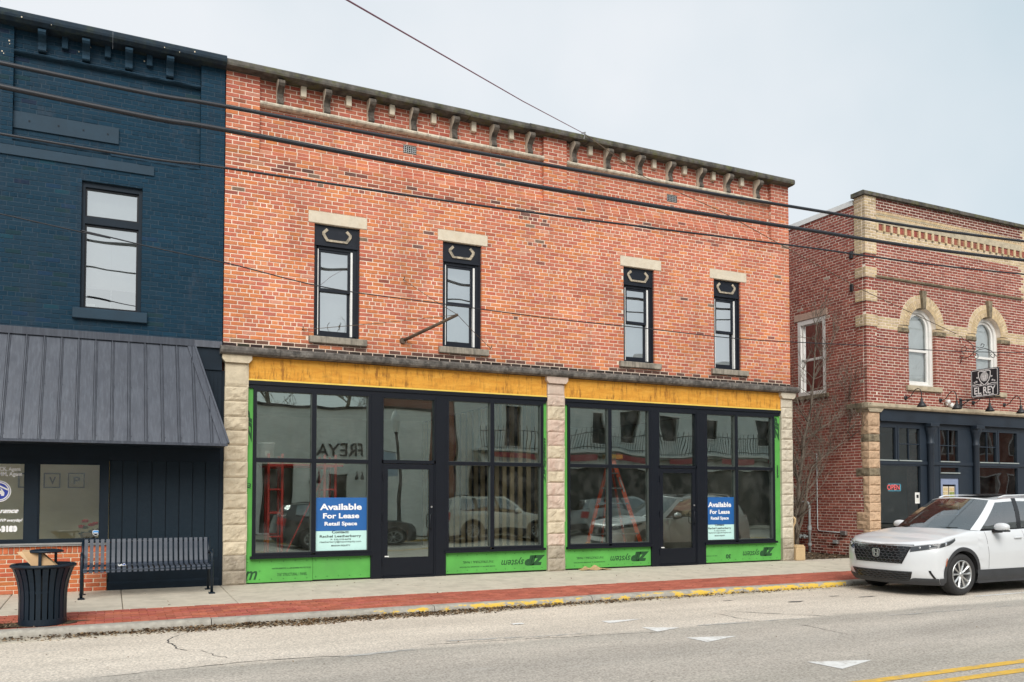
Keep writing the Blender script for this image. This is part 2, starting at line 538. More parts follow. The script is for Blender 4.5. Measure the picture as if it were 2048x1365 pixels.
# ------------------------------------------------------------------ ground, road, pavement
ROAD_Z = -0.16
def road_material():
    m, nt, out = mat_new('worn_asphalt')
    g = nt.nodes.new('ShaderNodeNewGeometry')
    sp = nt.nodes.new('ShaderNodeSeparateXYZ'); nt.links.new(g.outputs['Position'], sp.inputs[0])
    wob = noise(nt, .5, 3)
    ad = N(nt, 'ShaderNodeMath', operation='MULTIPLY_ADD'); nt.links.new(wob, ad.inputs[0]); ad.inputs[1].default_value = .5
    nt.links.new(sp.outputs['Y'], ad.inputs[2])
    mr = N(nt, 'ShaderNodeMapRange'); mr.inputs['From Min'].default_value = -9.2; mr.inputs['From Max'].default_value = -3.3
    nt.links.new(ad.outputs[0], mr.inputs['Value'])
    lane = ramp(nt, mr.outputs[0], [(0.0,(.42,.385,.335)),(.10,(.38,.35,.305)),(.20,(.45,.41,.36)),(.34,(.37,.34,.30)),(.45,(.44,.40,.35)),(.545,(.39,.36,.315)),(.575,(.55,.495,.425)),(.9,(.57,.505,.425))])
    agg = ramp(nt, noise(nt, 42, 4, .75), [(.30,.5),(.5,1.03),(.70,1.55)])
    c = mix(nt, 1.0, lane, agg, 'MULTIPLY')
    c = mix(nt, 1.0, c, ramp(nt, noise(nt, .9, 6, .6, pos(nt,(.35,1.3,1))), [(.3,.84),(.7,1.14)]), 'MULTIPLY')
    c = mix(nt, ramp(nt, noise(nt, 14, 5, .7), [(.66,0.0),(.74,.5)]), c, (.12,.115,.11))
    c = mix(nt, ramp(nt, noise(nt, 2.6, 7, .75, pos(nt,(.3,2.0,1))), [(.6,0.0),(.7,.45)]), c, (.5,.48,.45))
    bsdf(nt, out, c, .88, 0, bump(nt, noise(nt, 130, 3, .7), .55, .006), .25)
    return m
M_ROAD = road_material()
M_CONC = streaky('sidewalk_concrete', (.54,.485,.395), var=.09, dark=(.26,.235,.19), damt=.4, vscale=(1.1,1.1,1), bmp=.25)
M_KERB = None
def kerb_material():
    m, nt, out = mat_new('kerb_concrete')
    c = ramp(nt, noise(nt, 12, 6, .65), [(.3,(.27,.25,.22)),(.7,(.44,.415,.36))])
    c = mix(nt, ramp(nt, noise(nt, 2.0, 6, .7), [(.5,0.0),(.75,.6)]), c, (.16,.145,.125))
    g = nt.nodes.new('ShaderNodeNewGeometry')
    sp = nt.nodes.new('ShaderNodeSeparateXYZ'); nt.links.new(g.outputs['Position'], sp.inputs[0])
    mx = N(nt, 'ShaderNodeMapRange'); mx.inputs['From Min'].default_value = -2.5; mx.inputs['From Max'].default_value = 10.7
    nt.links.new(sp.outputs['X'], mx.inputs['Value'])
    along = ramp(nt, mx.outputs[0], [(0,0.0),(.22,.12),(.3,.42),(.5,.50),(.58,.38),(.68,.50),(.985,.54),(1.0,0.0)])
    my = N(nt, 'ShaderNodeMapRange'); my.inputs['From Min'].default_value = -3.40; my.inputs['From Max'].default_value = -3.50
    nt.links.new(sp.outputs['Y'], my.inputs['Value'])
    nz = noise(nt, 5.5, 7, .75, pos(nt,(.8,2.4,2.0)))
    th = N(nt, 'ShaderNodeMath', operation='MULTIPLY'); nt.links.new(along, th.inputs[0]); nt.links.new(my.outputs[0], th.inputs[1])
    ad = N(nt, 'ShaderNodeMath', operation='ADD'); nt.links.new(th.outputs[0], ad.inputs[0]); nt.links.new(nz, ad.inputs[1])
    c = mix(nt, ramp(nt, ad.outputs[0], [(.985,0.0),(1.03,.9)]), c, (.70,.46,.05))
    bsdf(nt, out, c, .85, 0, bump(nt, noise(nt, 70, 4), .35, .006), .25)
    return m
M_KERB = kerb_material()
M_PAVER = tinted('clay_paver', var=.16, rough=.82, bmp=.3, soot=.3)
M_SAND = plain('joint_sand', (.12,.07,.05), .95, var=.25, scale=20)
M_SOIL = plain('dark_soil', (.085,.065,.045), .95, var=.5, scale=14, bmp=.8, fine=25, spec=.1)
M_WPAINT = plain('white_road_paint', (.72,.72,.70), .8, var=.08, scale=26, dirt=((.40,.37,.33), .9))
M_YPAINT = plain('yellow_road_paint', (.70,.43,.06), .8, var=.12, scale=22, dirt=((.34,.30,.23), 1.0))
M_CRACK = plain('dark_crack', (.06,.058,.055), .95, var=.2)

g = MB(); g.quad((-900,-900,ROAD_Z-.1),(900,-900,ROAD_Z-.1),(900,900,ROAD_Z-.1),(-900,900,ROAD_Z-.1))
structure(obj('ground', g, M_SOIL, base=False))
g = MB(); g.box(-150, 150, -15.0, -3.3, ROAD_Z-.08, ROAD_Z)
road = structure(obj('road', g, M_ROAD, base=False))
# painted markings and cracks lie on the road
def flat(name, pts, mat, z=ROAD_Z+.004, parent=road):
    m = MB(); m.add([(p[0],p[1],z) for p in pts], [tuple(range(len(pts)))])
    bm = bmesh.new(); vs=[bm.verts.new(p) for p in m.v]; f=bm.faces.new(vs); f.normal_update()
    if f.normal.z < 0: m.f = [tuple(reversed(m.f[0]))]
    bm.free()
    return obj(name, m, mat, parent)
for t in ([(1202,1243),(1284,1238.5),(1221,1247.5)], [(1282.5,1255.5),(1360,1256.2),(1315,1264.2)],
          [(1372,1276),(1473.5,1273),(1415,1285)], [(1613,1324.6),(1743.7,1321),(1685,1339)]):
    flat('yield_triangle', [on_z(x, y, ROAD_Z) for x, y in t], M_WPAINT)
for ya in (-9.30, -9.58):
    flat('yellow_centre_line', [(-60,ya-.12),(90,ya-.12),(90,ya),(-60,ya)], M_YPAINT)
flat('parking_edge_line', [(11.2,-5.60),(90,-5.60),(90,-5.52),(11.2,-5.52)], M_WPAINT)
def crack(pts, w, name='crack', mat=None):
    m = MB(); n = len(pts)
    L, Rr = [], []
    for i, p in enumerate(pts):
        a = Vector(pts[max(i-1,0)]); b = Vector(pts[min(i+1,n-1)])
        t = (b-a).normalized(); nn = Vector((-t.y, t.x))
        ww = w*random.uniform(.25,1.2)*(0.15 if i in (0,n-1) else 1)
        L.append((p[0]+nn.x*ww, p[1]+nn.y*ww, ROAD_Z+.003)); Rr.append((p[0]-nn.x*ww, p[1]-nn.y*ww, ROAD_Z+.003))
    m.add(L+Rr, [(i+1, i, n+i, n+i+1) for i in range(n-1)])
    return obj(name, m, mat or M_CRACK, road)
def wander(a, b, n, amp):
    a = Vector(a); b = Vector(b); out = []; d = 0
    t = (b-a); nn = Vector((-t.y, t.x)).normalized()
    for i in range(n+1):
        d = d*.75 + random.uniform(-amp, amp)
        out.append(a + t*(i/n) + nn*(0 if i in (0,n) else d))
    return out
P2 = lambda x, y: on_z(x, y, ROAD_Z).to_2d()
for pts, w in (([(372,1268),(345,1276),(338,1287),(352,1296),(375,1302)],.010), ([(398,1300),(425,1311),(455,1317)],.007),
               ([(180,1358),(330,1341),(470,1326),(620,1316),(690,1313)],.011),
               ([(1440,1222),(1510,1226),(1590,1230),(1660,1234)],.010), ([(1425,1226),(1470,1236),(1520,1244)],.007), ([(1600,1250),(1660,1262),(1700,1270)],.006)):
    ps = [P2(*p) for p in pts]; path = []
    for a, b in zip(ps[:-1], ps[1:]): path += wander(a, b, 7, .018)[:-1]
    crack(path + [ps[-1]], w)
crack(wander(P2(850,1290), P2(1330,1264), 60, .012), .008)
M_SEAL = plain('white_lane_residue', (.5,.49,.46), .9, var=.25, scale=30)
res = MB()
for a, b in (((700,1313),(820,1300)),((900,1283),(1180,1268)),((1400,1252),(1600,1238)),((1780,1232),(2020,1212))):
    for k in range(40):
        t = random.random(); p = P2(*a)*(1-t) + P2(*b)*t
        l, w = random.uniform(.04,.16), random.uniform(.004,.012); yy = p.y + random.uniform(-.04,.04); zz = ROAD_Z+.003+k*.00006
        res.add([(p.x-l,yy-w,zz),(p.x+l*.6,yy-w*.6,zz),(p.x+l,yy+w*.5,zz),(p.x-l*.5,yy+w,zz)], [(0,1,2,3)])
obj('paint_residue', res, M_SEAL, road, kind='stuff')
# oil spots by the kerb
M_OIL = plain('oil_stain', (.10,.095,.09), .6, var=.3)
for px, py, rx, ry in ((1590,1204,.16,.06),(1670,1193,.12,.035),(1735,1194,.2,.04),(1455,1202,.12,.02),(1040,1213,.25,.012)):
    c = P2(px, py)
    flat('oil_spot', [(c.x+rx*math.cos(a)*random.uniform(.7,1.2), c.y+ry*math.sin(a)*random.uniform(.6,1.2)) for a in [k*math.pi/8 for k in range(16)]], M_OIL)

# pavement: falls 6 cm from the shop fronts to the kerb
def walk_z(y): return -.06*min(1, max(0, -y/3.35))
sw = MB(); sw.box(-150, 150, -3.30, .30, -.25, -.085)
pavement = structure(obj('sidewalk', sw, M_SOIL, base=False))
def slab(x0, x1, y0, y1, th=.08, bev=.008, name='slab', mat=M_CONC):
    m = MB(); m.box(x0, x1, y0, y1, -th, 0, bev=bev)
    m.v = [(p[0], p[1], p[2] + walk_z(p[1])) for p in m.v]
    return obj(name, m, mat, pavement)
x = -9.0
while x < 27:
    if not (12.6 < x < 15 ): slab(x+.004, x+1.496, -2.195, .01 if not -1.6 < x < 12.5 else .01)
    else: slab(x+.004, x+1.496, -2.195, -.02)
    x += 1.5
slab(-150, -9.004, -2.195, .01); slab(27.004, 150, -2.195, .01)
# clay paver band
items = []
palette = [(.38,.11,.07),(.41,.12,.078),(.36,.10,.066),(.43,.13,.085),(.34,.095,.062)]
PL, PW = .205, .1035
def pav(u, d, z): return (u, z, walk_z(z) + d)      # u = x, z = y
nrow = 11
for r in range(nrow):
    y0 = -3.345 + r*(1.145/nrow); y1 = y0 + 1.145/nrow
    xx = -9.0 + (PL/2 if r % 2 else 0)
    while xx < 24:
        t = random.choice(palette); k = random.uniform(.84,1.1)
        items.append((pav, (xx+.0035, xx+PL-.0035, y0+.0035, y1-.0035, tuple(c*k for c in t), random.uniform(-.003,.002)), .05, .001))
        xx += PL
def emit_pavers(lst):
    sc = sorted(((( -1 if not (lambda q: q and 0<q[0]<2048 and 0<q[1]<1365)(proj(P(it[0],0,it[2]))) else 1/proj(P(it[0],0,it[2]))[2]), i) for i,(P,it,_,_) in enumerate(lst)), reverse=True)
    top = set(i for s, i in sc[:300] if s > 0)
    big = MB(); cache = {}
    for i, (P, it, dep, jit) in enumerate(lst):
        a, b, lo, hi, t, pr = it
        vs, fs = brick_verts(b-a, hi-lo, dep, .004)
        if i in top:
            tq = tuple(round(c/.02)*.02 for c in t)
            if tq not in cache:
                m = MB(); m.tint = tq; m.add([(u, z, d) for u, d, z in vs], fs); cache[tq] = m.mesh('paver', [M_PAVER])
            o = bpy.data.objects.new('paver', cache[tq]); COL.objects.link(o); o.parent = pavement
            o.location = P((a+b)/2, pr, (lo+hi)/2)
        else:
            big.tint = t; cu, cz = (a+b)/2, (lo+hi)/2
            big.add([P(cu+u, pr+d, cz+z) for u, d, z in vs], fs)
    obj('paver_field', big, M_PAVER, pavement, kind='stuff')
emit_pavers(items)
bed = MB(); bed.box(-9, 24, -3.35, -2.2, -.12, -.075); obj('paver_bedding', bed, M_SAND, pavement)
for xa, xb in ((-150,-9.01),(24.01,150)):
    slab(xa, xb, -3.345, -2.205)
# kerb stones, rounded nose
kerb = MB(); kerb.box(-150, 150, -3.44, -3.36, -.3, -.19)
kerb_o = structure(obj('kerb', kerb, M_SOIL, base=False))
prof = [(-3.352,-.30),(-3.352,-.062),(-3.44,-.062),(-3.475,-.066),(-3.500,-.078),(-3.513,-.10),(-3.52,-.125),(-3.524,-.30)]
x = -12.2
joints = [x]
while x < 30: x += random.choice((2.6,3.0,3.1)); joints.append(x)
joints = [-150] + joints + [150]
for a, b in zip(joints[:-1], joints[1:]):
    k = MB(); dz = random.uniform(-.004,.004)
    nseg = max(1, min(14, int((b-a)/.25)))
    rows = []
    for i in range(nseg+1):
        xx = a+.006 + (b-a-.012)*i/nseg
        rows.append([(xx, p[0] + mnoise.noise(Vector((xx*2.1, j, 0)))*.005, p[1]+dz) for j, p in enumerate(prof)])
    n = len(prof)
    k.add([p for r in rows for p in r], [(i*n+j, (i+1)*n+j, (i+1)*n+(j+1)%n, i*n+(j+1)%n) for i in range(nseg) for j in range(n)] + [tuple(range(n)), tuple(reversed([nseg*n+j for j in range(n)]))])
    recalc(obj('kerb_stone', k, M_KERB, kerb_o))
# concrete gutter pan
gp = MB()
gp.box(-150, 150, -3.80, -3.515, ROAD_Z-.06, ROAD_Z+.003)
obj('gutter', gp, M_CONC, kerb_o)
# wind-blown leaves in the gutter
def leaf_mat():
    m = tinted('dry_leaf', var=.3, rough=.9, bmp=.2); return m
M_LEAF = leaf_mat()
lv = MB(); pal = [(.11,.06,.028),(.15,.085,.04),(.075,.045,.024),(.22,.15,.085),(.05,.034,.022),(.30,.23,.15)]
def leaf(mb, c, s, tint, tilt=.6):
    mb.tint = tint
    a = random.uniform(0, 6.28); t = random.uniform(-tilt, tilt); f = random.uniform(-.5,.5)
    M = Matrix.Rotation(a,3,'Z') @ Matrix.Rotation(t,3,'X') @ Matrix.Rotation(f,3,'Y')
    pts = [(-1,0,0),(-.3,.45,.12),(.5,.35,.1),(1,0,0),(.5,-.38,.12),(-.3,-.4,.1)]
    mb.add([Vector(c) + M @ (Vector(p)*s) for p in pts], [(0,1,2,3),(0,3,4,5)])
for k in range(8500):
    xx = random.triangular(-4.5, 11.5, 0.8) if random.random() < .75 else random.uniform(-4.5, 11.5)
    w = .12 + .10*mnoise.noise(Vector((xx*.9,1,0))) + .12*math.exp(-((xx-1.2)/2.6)**2)
    if random.random() > .25 + .75*math.exp(-((xx-1.0)/4.0)**2): continue
    yy = -3.525 - abs(random.gauss(0,1))*max(.03,w)*.75
    if yy < -3.95: continue
    leaf(lv, (xx, yy, ROAD_Z+.006+random.random()*.03*math.exp(-(yy+3.53)**2/.02)), random.uniform(.008,.03), random.choice(pal))
lo_ = obj('leaf_litter', lv, M_LEAF, base=False); lo_['kind'] = 'stuff'; lo_['label'] = 'brown dry leaves drifted along the gutter below the kerb'
# a few stray leaves on the pavement
lv = MB()
for k in range(130):
    xx, yy = random.uniform(-3.5,14), random.uniform(-3.3,-.1)
    leaf(lv, (xx, yy, walk_z(yy)+.008), random.uniform(.008,.026), random.choice(pal), .25)
for k in range(90):
    yy = random.uniform(-9,-3.9)
    leaf(lv, (random.uniform(-3,14), yy, ROAD_Z+.008), random.uniform(.006,.018), random.choice(pal), .2)
lo_ = obj('stray_leaves', lv, M_LEAF, base=False); lo_['kind'] = 'stuff'; lo_['label'] = 'scattered dry leaves on the pavement and road'
# ------------------------------------------------------------------ main brick building
M_BRICK = tinted('red_brick', var=.12, rough=.9, bmp=.5, soot=.1, bleach=.15, spec=.15, age=.34)
M_MORTAR = plain('pale_mortar', (.78,.63,.51), .95, var=.12, scale=9, bmp=.3, spec=.1, age=.34)
M_COPING = streaky('weathered_coping', (.10,.092,.08), var=.45, dark=(.02,.018,.016), damt=.8, vscale=(2,2,1), moss=((.10,.105,.03), .6))
M_STONE = streaky('aged_limestone', (.56,.50,.40), var=.2, dark=(.05,.042,.035), damt=.6, vscale=(5,5,1.2))
M_SOOT = streaky('sooty_stone_face', (.10,.085,.07), var=.4, dark=(.018,.015,.013), damt=.8, vscale=(6,6,2))
M_PIERD = streaky('grimy_rock_face', (.36,.31,.24), var=.2, dark=(.16,.13,.10), damt=.6, vscale=(2,2,1), bmp=.7)
M_LINTEL = streaky('clean_sandstone', (.60,.53,.42), var=.08, dark=(.45,.33,.2), damt=.25, vscale=(3,3,3), bmp=.2)
M_SILL = streaky('stained_sill', (.30,.27,.22), var=.25, dark=(.05,.045,.04), damt=.75, vscale=(6,6,.8))
M_BELT = streaky('soot_black_ledge', (.12,.11,.10), var=.5, dark=(.02,.02,.02), damt=.7, vscale=(4,4,2), moss=((.32,.30,.27), .45))
M_PIER = streaky('cream_rock_face', (.56,.48,.35), var=.14, dark=(.30,.245,.17), damt=.4, vscale=(2,2,1), bmp=.7)
M_PIERP = streaky('pinkish_rock_face', (.55,.44,.36), var=.14, dark=(.42,.22,.17), damt=.45, vscale=(2,2,.8), bmp=.6)
M_PIERW = streaky('pale_rock_face', (.55,.49,.39), var=.12, dark=(.30,.26,.19), damt=.3, vscale=(2,2,1), bmp=.6)
M_FRAME = plain('black_aluminium', (.006,.008,.013), .42, var=.06, spec=.28)
M_WOODN = plain('navy_black_paint', (.007,.010,.017), .5, var=.15, bmp=.12, spec=.28, dirt=((.03,.036,.045),.4))
M_WHITE = plain('white_jamb_liner', (.72,.72,.70), .5, var=.05)
M_PEEL = streaky('peeling_gilt', (.42,.36,.27), var=.4, dark=(.04,.045,.05), damt=.7, vscale=(9,9,9), bmp=.5)
M_GREEN = plain('green_sheathing', (.095,.36,.07), .7, var=.12, scale=2.5, dirt=((.09,.26,.07),.4), fine=30, bmp=.15, spec=.3)
M_INK = plain('dark_green_print', (.012,.065,.018), .8, var=.1)
M_GLASS = glass_mat('shopfront_glass', tint=(.96,1.0,.97), refl=.30, wave=.38, wscale=.9, dirt=.07, spec_col=(.80,.94,.87))
M_GLASSU = glass_mat('upper_window_glass', tint=(.80,.84,.84), refl=.52, wave=.4, wscale=1.3, dirt=.03)
M_BLIND = plain('white_window_blind', (.78,.79,.78), .8, var=.04, scale=2)
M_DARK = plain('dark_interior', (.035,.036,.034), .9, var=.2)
M_DRY = plain('grey_green_plaster', (.66,.66,.58), .9, var=.1, scale=2)
M_FLOORI = plain('dusty_concrete_floor', (.46,.43,.38), .85, var=.25, scale=4)
M_STEEL = plain('galvanised_steel', (.42,.42,.41), .4, .8, var=.1)
def plywood():
    m, nt, out = mat_new('amber_plywood')
    c = ramp(nt, noise(nt, 3.0, 6, .6, pos(nt,(1.0,1,5))), [(.3,(.58,.25,.03)),(.55,(.68,.33,.045)),(.75,(.73,.38,.07))])
    st = noise(nt, 2.0, 6, .78, pos(nt,(7.5,7.5,1.1)))
    gr = noise(nt, 7.0, 6, .75, pos(nt,(1.6,1,3.0)), .9)
    mk = noise(nt, 1.6, 4, .6, pos(nt,(1,1,2.2)))
    mm = N(nt,'ShaderNodeMath', operation='MULTIPLY'); nt.links.new(ramp(nt, st, [(.50,0.0),(.60,1.0)]), mm.inputs[0]); nt.links.new(ramp(nt, mk, [(.42,.15),(.60,1.0)]), mm.inputs[1])
    c = mix(nt, ramp(nt, mm.outputs[0], [(.0,0.0),(1.0,.8)]), c, (.17,.065,.015))
    c = mix(nt, ramp(nt, gr, [(.55,0.0),(.70,.55)]), c, (.36,.14,.02))
    c = mix(nt, ramp(nt, noise(nt, 1.3, 4, .5, pos(nt,(3.0,3,.4))), [(.64,0.0),(.70,.5)]), c, (.40,.31,.22))
    bsdf(nt, out, c, .75, 0, bump(nt, gr, .2, .004), .3); return m
M_PLY = plywood()
M_PLYEDGE = plain('bright_yellow_edge', (.78,.56,.10), .7, var=.08)
M_STUD = plain('pine_stud', (.84,.68,.42), .8, var=.14, scale=5)

B = thing('brick_building', 'two-storey red brick shop building with green sheathing round its black shopfronts', 'building', (6.3, 0, 0))
BW, BTOP = 12.60, 8.75
WIN = [(1.52,2.34),(3.945,4.745),(8.0,8.78),(10.38,11.14)]
LINT = [(1.41,2.47),(3.84,4.87),(7.92,8.96),(10.27,11.31)]
SILL = [(1.43,2.47),(3.86,4.88),(7.88,8.92),(10.29,11.31)]
WZ0, WZ1 = 4.31, 6.33
ZL = 7.42
PAL = [(.51,.165,.095),(.53,.175,.10),(.49,.15,.09),(.54,.19,.112),(.47,.135,.085),(.50,.16,.105)]
ORG = [(.58,.20,.082),(.59,.21,.09),(.56,.185,.078),(.60,.225,.10)]
DRK = [(.24,.09,.07),(.17,.085,.07),(.30,.10,.07),(.22,.14,.10)]
stains = [(.85,7.28,.35),(1.35,7.22,.5),(5.95,6.95,.35),(6.0,6.55,.28),(5.75,7.15,.5),(6.05,6.15,.22),(7.15,7.2,.3),(8.6,7.2,.25),(10.3,7.2,.25),(.15,6.7,.2),(2.3,7.2,.4),(3.4,7.18,.35)]
def tint_main(u, z, r):
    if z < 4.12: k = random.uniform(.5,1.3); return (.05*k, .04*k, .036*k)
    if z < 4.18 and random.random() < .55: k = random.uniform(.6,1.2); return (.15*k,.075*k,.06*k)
    p_or = .42 - .25*max(0, (z-6.2)/1.5) - .12*(u > 7.5)
    t = random.choice(ORG) if random.random() < p_or else random.choice(PAL)
    for su, sz, sr in stains:
        d = math.hypot((u-su), (z-sz)*1.9)
        if d < sr and random.random() < .85*(1-d/sr): t = random.choice(DRK)
    if random.random() < .008: t = random.choice(DRK)
    if random.random() < .025: t = (.58,.26,.17)
    k = random.uniform(.9, 1.08)
    k *= 1 + .12*mnoise.noise(Vector((u*.7, z*.9, 4.0))) + .08*mnoise.noise(Vector((u*2.1, z*2.4, 9.0)))
    if 7.15 < z < 7.42: k *= random.uniform(.75,.98)
    if z > 8.4: t = (t[0]*.86, t[1]*.80, t[2]*.86)
    return tuple(min(.7, c*k) for c in t)
ops = [('r', a, b, WZ0, WZ1+.005) for a, b in WIN] + [('r', a, b, 6.335, 6.545) for a, b in LINT] + [('r', a, b, 4.19, 4.312) for a, b in SILL]
ops += [('r', 3.18,3.43,7.93,8.08)]
L = []
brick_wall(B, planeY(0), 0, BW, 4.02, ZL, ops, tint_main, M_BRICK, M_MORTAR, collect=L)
for a, b in ((0,.56),(6.11,6.64),(12.07,BW)):
    brick_wall(B, planeY(0), a, b, ZL, BTOP, [], tint_main, M_BRICK, M_MORTAR, collect=L, header_every=0)
VENT = [('r',3.18,3.44,7.92,8.08)], [('r',9.19,9.46,7.92,8.08)]
for (a, b), vo in zip(((.56,6.11),(6.64,12.07)), VENT):
    for k, yy in ((0,.025),(1,.055)):
        brick_wall(B, planeY(yy), a, b, ZL+k*.073, ZL+(k+1)*.073, [], tint_main, M_BRICK, M_MORTAR, collect=L, header_every=0, thick=.1)
    brick_wall(B, planeY(.085), a, b, ZL+.146, BTOP, vo, tint_main, M_BRICK, M_MORTAR, collect=L, start=3)
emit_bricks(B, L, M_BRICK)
# the rest of the box: sides, back, roof
sh = MB()
sh.box(.02, BW-.02, .32, .34, 3.9, BTOP)                # lining behind the upper brickwork is cut below by windows
sh = MB()
sh.box(0, .25, .2, 12, 0, BTOP); sh.box(BW-.25, BW, .2, 12, 0, BTOP); sh.box(.25, BW-.25, 11.75, 12, 0, BTOP)
M_SIDE = streaky('plain_side_brick', (.34,.13,.10), var=.25, dark=(.2,.1,.08), damt=.4)
obj('side_wall', sh, M_SIDE, B)
m = MB(); m.box(.25, BW-.25, .2, 11.75, BTOP-.25, BTOP-.1); obj('roof', m, M_COPING, B)
m = MB(); m.box(.25, BW-.25, .2, 11.75, 3.62, 3.9); obj('floor_slab', m, M_DRY, B)
m = MB(); m.box(.25, BW-.25, .12, 11.75, -.05, .045); obj('shop_floor', m, M_FLOORI, B)

# coping stones
x = -.02; k = 0
while x < BW:
    w = min([1.35,1.5,1.62,1.28][k % 4], BW+.04-x)
    if BW + .04 - (x+w) < .5: w = BW+.04-x
    m = MB(); dz = random.uniform(-.006,.008); e = random.uniform(-.006,.006)
    ya = -.175+e
    def fn_pts(): return [(ya,8.765+dz),(ya-.01,8.80+dz),(ya-.004,8.855+dz),(ya+.03,8.885+dz),(.28,8.90+dz),(.28,8.75+dz),(ya+.06,8.75+dz)]
    m.prism(fn_pts(), 'x', x+.0015, x+w-.0015)
    obj('coping_stone', m, M_COPING, B); x += w; k += 1
# consoles, dentil blocks and string course under the coping
def console(xc, w=.115, yb=.085, z0=8.33, z1=8.745, stone=M_STONE):
    h = z1-z0
    pr = [(yb,z0),(yb-.12,z0),(yb-.135,z0+.05*h),(yb-.125,z0+.16*h),(yb-.095,z0+.30*h),(yb-.105,z0+.45*h),(yb-.16,z0+.58*h),(yb-.225,z0+.68*h),(yb-.25,z0+.78*h),(yb-.245,z0+.88*h),(yb-.21,z0+.96*h),(yb-.16,z0+h),(yb,z0+h)]
    m = MB(); m.prism(pr, 'x', xc-w/2, xc+w/2); m.m = [0,0]+[1]*(len(m.f)-2)
    return m
BRX = [.90,1.72,2.53,3.35,4.17,5.0,5.79,6.81,7.62,8.42,9.21,10.04,10.80,11.66]
for xc in BRX: obj('console', console(xc), [M_STONE, M_SOOT], B)
for a, b in zip(BRX[:-1], BRX[1:]):
    if 5.7 < a < 6.0: continue
    xc = (a+b)/2; m = MB(); m.box(xc-.05, xc+.05, -.005, .09, 8.56, 8.752, bev=.008); obj('dentil_block', m, M_LINTEL, B)
for a, b in ((.555,6.112),(6.638,12.072)):
    x = a
    while x < b - .01:
        w = min(random.uniform(.9,1.5), b-x)
        if b-x-w < .4: w = b-x
        m = MB(); dz = random.uniform(-.004,.004)
        m.prism([(.09,8.255+dz),(.0,8.255+dz),(-.035,8.275+dz),(-.045,8.30+dz),(-.03,8.325+dz),(.09,8.335+dz)], 'x', x+.002, x+w-.002)
        obj('string_course_stone', m, M_STONE, B); x += w
# iron vent grilles
for a, b in ((3.18,3.44),(9.19,9.46)):
    m = MB(); m.box(a, b, .10, .13, 7.92, 8.08); v = obj('vent', m, M_DARK, B)
    m = MB()
    for i in range(6):
        m.bar((a+.02+i*.042, .088, 7.935), (a+.02+i*.042, .088, 8.065), .012)
    for i in range(4): m.bar((a, .083, 7.945+i*.038), (b, .083, 7.945+i*.038), .008)
    obj('grille', m, M_STEEL, v)

# upper windows
def octagon(cx, cz, w, h, c):
    return [(cx-w+c,cz+h),(cx-w,cz+h-c),(cx-w,cz-h+c*1.5),(cx-w+c,cz-h),(cx+w-c,cz-h),(cx+w,cz-h+c*1.5),(cx+w,cz+h-c),(cx+w-c,cz+h)]
def sash_window(x0, x1, z0, z1, parent):
    zp = z1-.37                                # foot of the carved panel
    m = MB()
    m.box(x0, x0+.045, .045, .2, z0, z1); m.box(x1-.045, x1, .045, .2, z0, z1)      # outer casing
    m.box(x0+.045, x1-.045, .05, .2, zp, z1)                                         # panel board
    m.box(x0+.02, x1-.02, .03, .05, zp-.005, zp+.03)                                  # cap mould
    m.box(x0+.045, x0+.075, .07, .2, z0, zp); m.box(x1-.115, x1-.045, .06, .2, z0, zp)
    m.box(x0+.045, x1-.045, .07, .2, zp-.06, zp); m.box(x0+.045, x1-.045, .06, .2, z0, z0+.05)
    w = obj('sash_window', m, M_WOODN, parent)
    m = MB(); m.box(x0+.075, x0+.088, .065, .2, z0+.05, zp-.06); m.box(x1-.150, x1-.115, .067, .2, z0+.05, zp-.06)
    obj('jamb_liner', m, M_WHITE, w)
    a, b = x0+.09, x1-.152; zm = z0 + .52*(zp-z0)
    for (c, d, yy, nm) in ((zm-.02, zp-.06, .085, 'upper_sash'), (z0+.05, zm+.025, .125, 'lower_sash')):
        m = MB(); f = .045; fb = .05 if nm == 'upper_sash' else .085
        m.box(a, a+f, yy, yy+.035, c, d); m.box(b-f, b, yy, yy+.035, c, d)
        m.box(a+f, b-f, yy, yy+.035, c, c+fb); m.box(a+f, b-f, yy, yy+.035, d-f, d)
        obj(nm, m, M_WOODN, w)
        m = MB(); m.quad((a+f,yy+.018,c+fb),(b-f,yy+.018,c+fb),(b-f,yy+.018,d-f),(a+f,yy+.018,d-f)); obj('pane', m, M_GLASSU, w)
    # carved octagonal frame
    cx, cz = (x0+x1)/2, (zp+z1)/2+.015
    o1 = octagon(cx, cz, .265, .118, .075); o2 = octagon(cx, cz, .215, .082, .06)
    m = MB()
    for i in range(8):
        if i == 7: continue
        j = (i+1) % 8
        p = [(o1[i][0],.05,o1[i][1]),(o1[j][0],.05,o1[j][1]),(o2[j][0],.05,o2[j][1]),(o2[i][0],.05,o2[i][1])]
        q = [(v[0],.028,v[2]) for v in p]
        m.add(p+q, [(4,5,6,7),(0,1,5,4),(2,3,7,6),(1,2,6,5),(3,0,4,7)])
    obj('carved_frame', m, M_PEEL, w)
    m = MB(); m.prism(octagon(cx, cz, .205, .078, .055), 'y', .036, .05); obj('raised_panel', m, M_WOODN, w)
    m = MB(); m.box(x0+.06, x1-.06, .30, .31, z0, zp); obj('blind', m, M_BLIND, w)
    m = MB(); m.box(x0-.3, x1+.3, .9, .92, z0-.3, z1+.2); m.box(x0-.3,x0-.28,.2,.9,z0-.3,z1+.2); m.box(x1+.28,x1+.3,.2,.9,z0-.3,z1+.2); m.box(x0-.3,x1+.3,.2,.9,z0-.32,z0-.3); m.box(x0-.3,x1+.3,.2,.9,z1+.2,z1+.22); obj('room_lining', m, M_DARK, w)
    return w
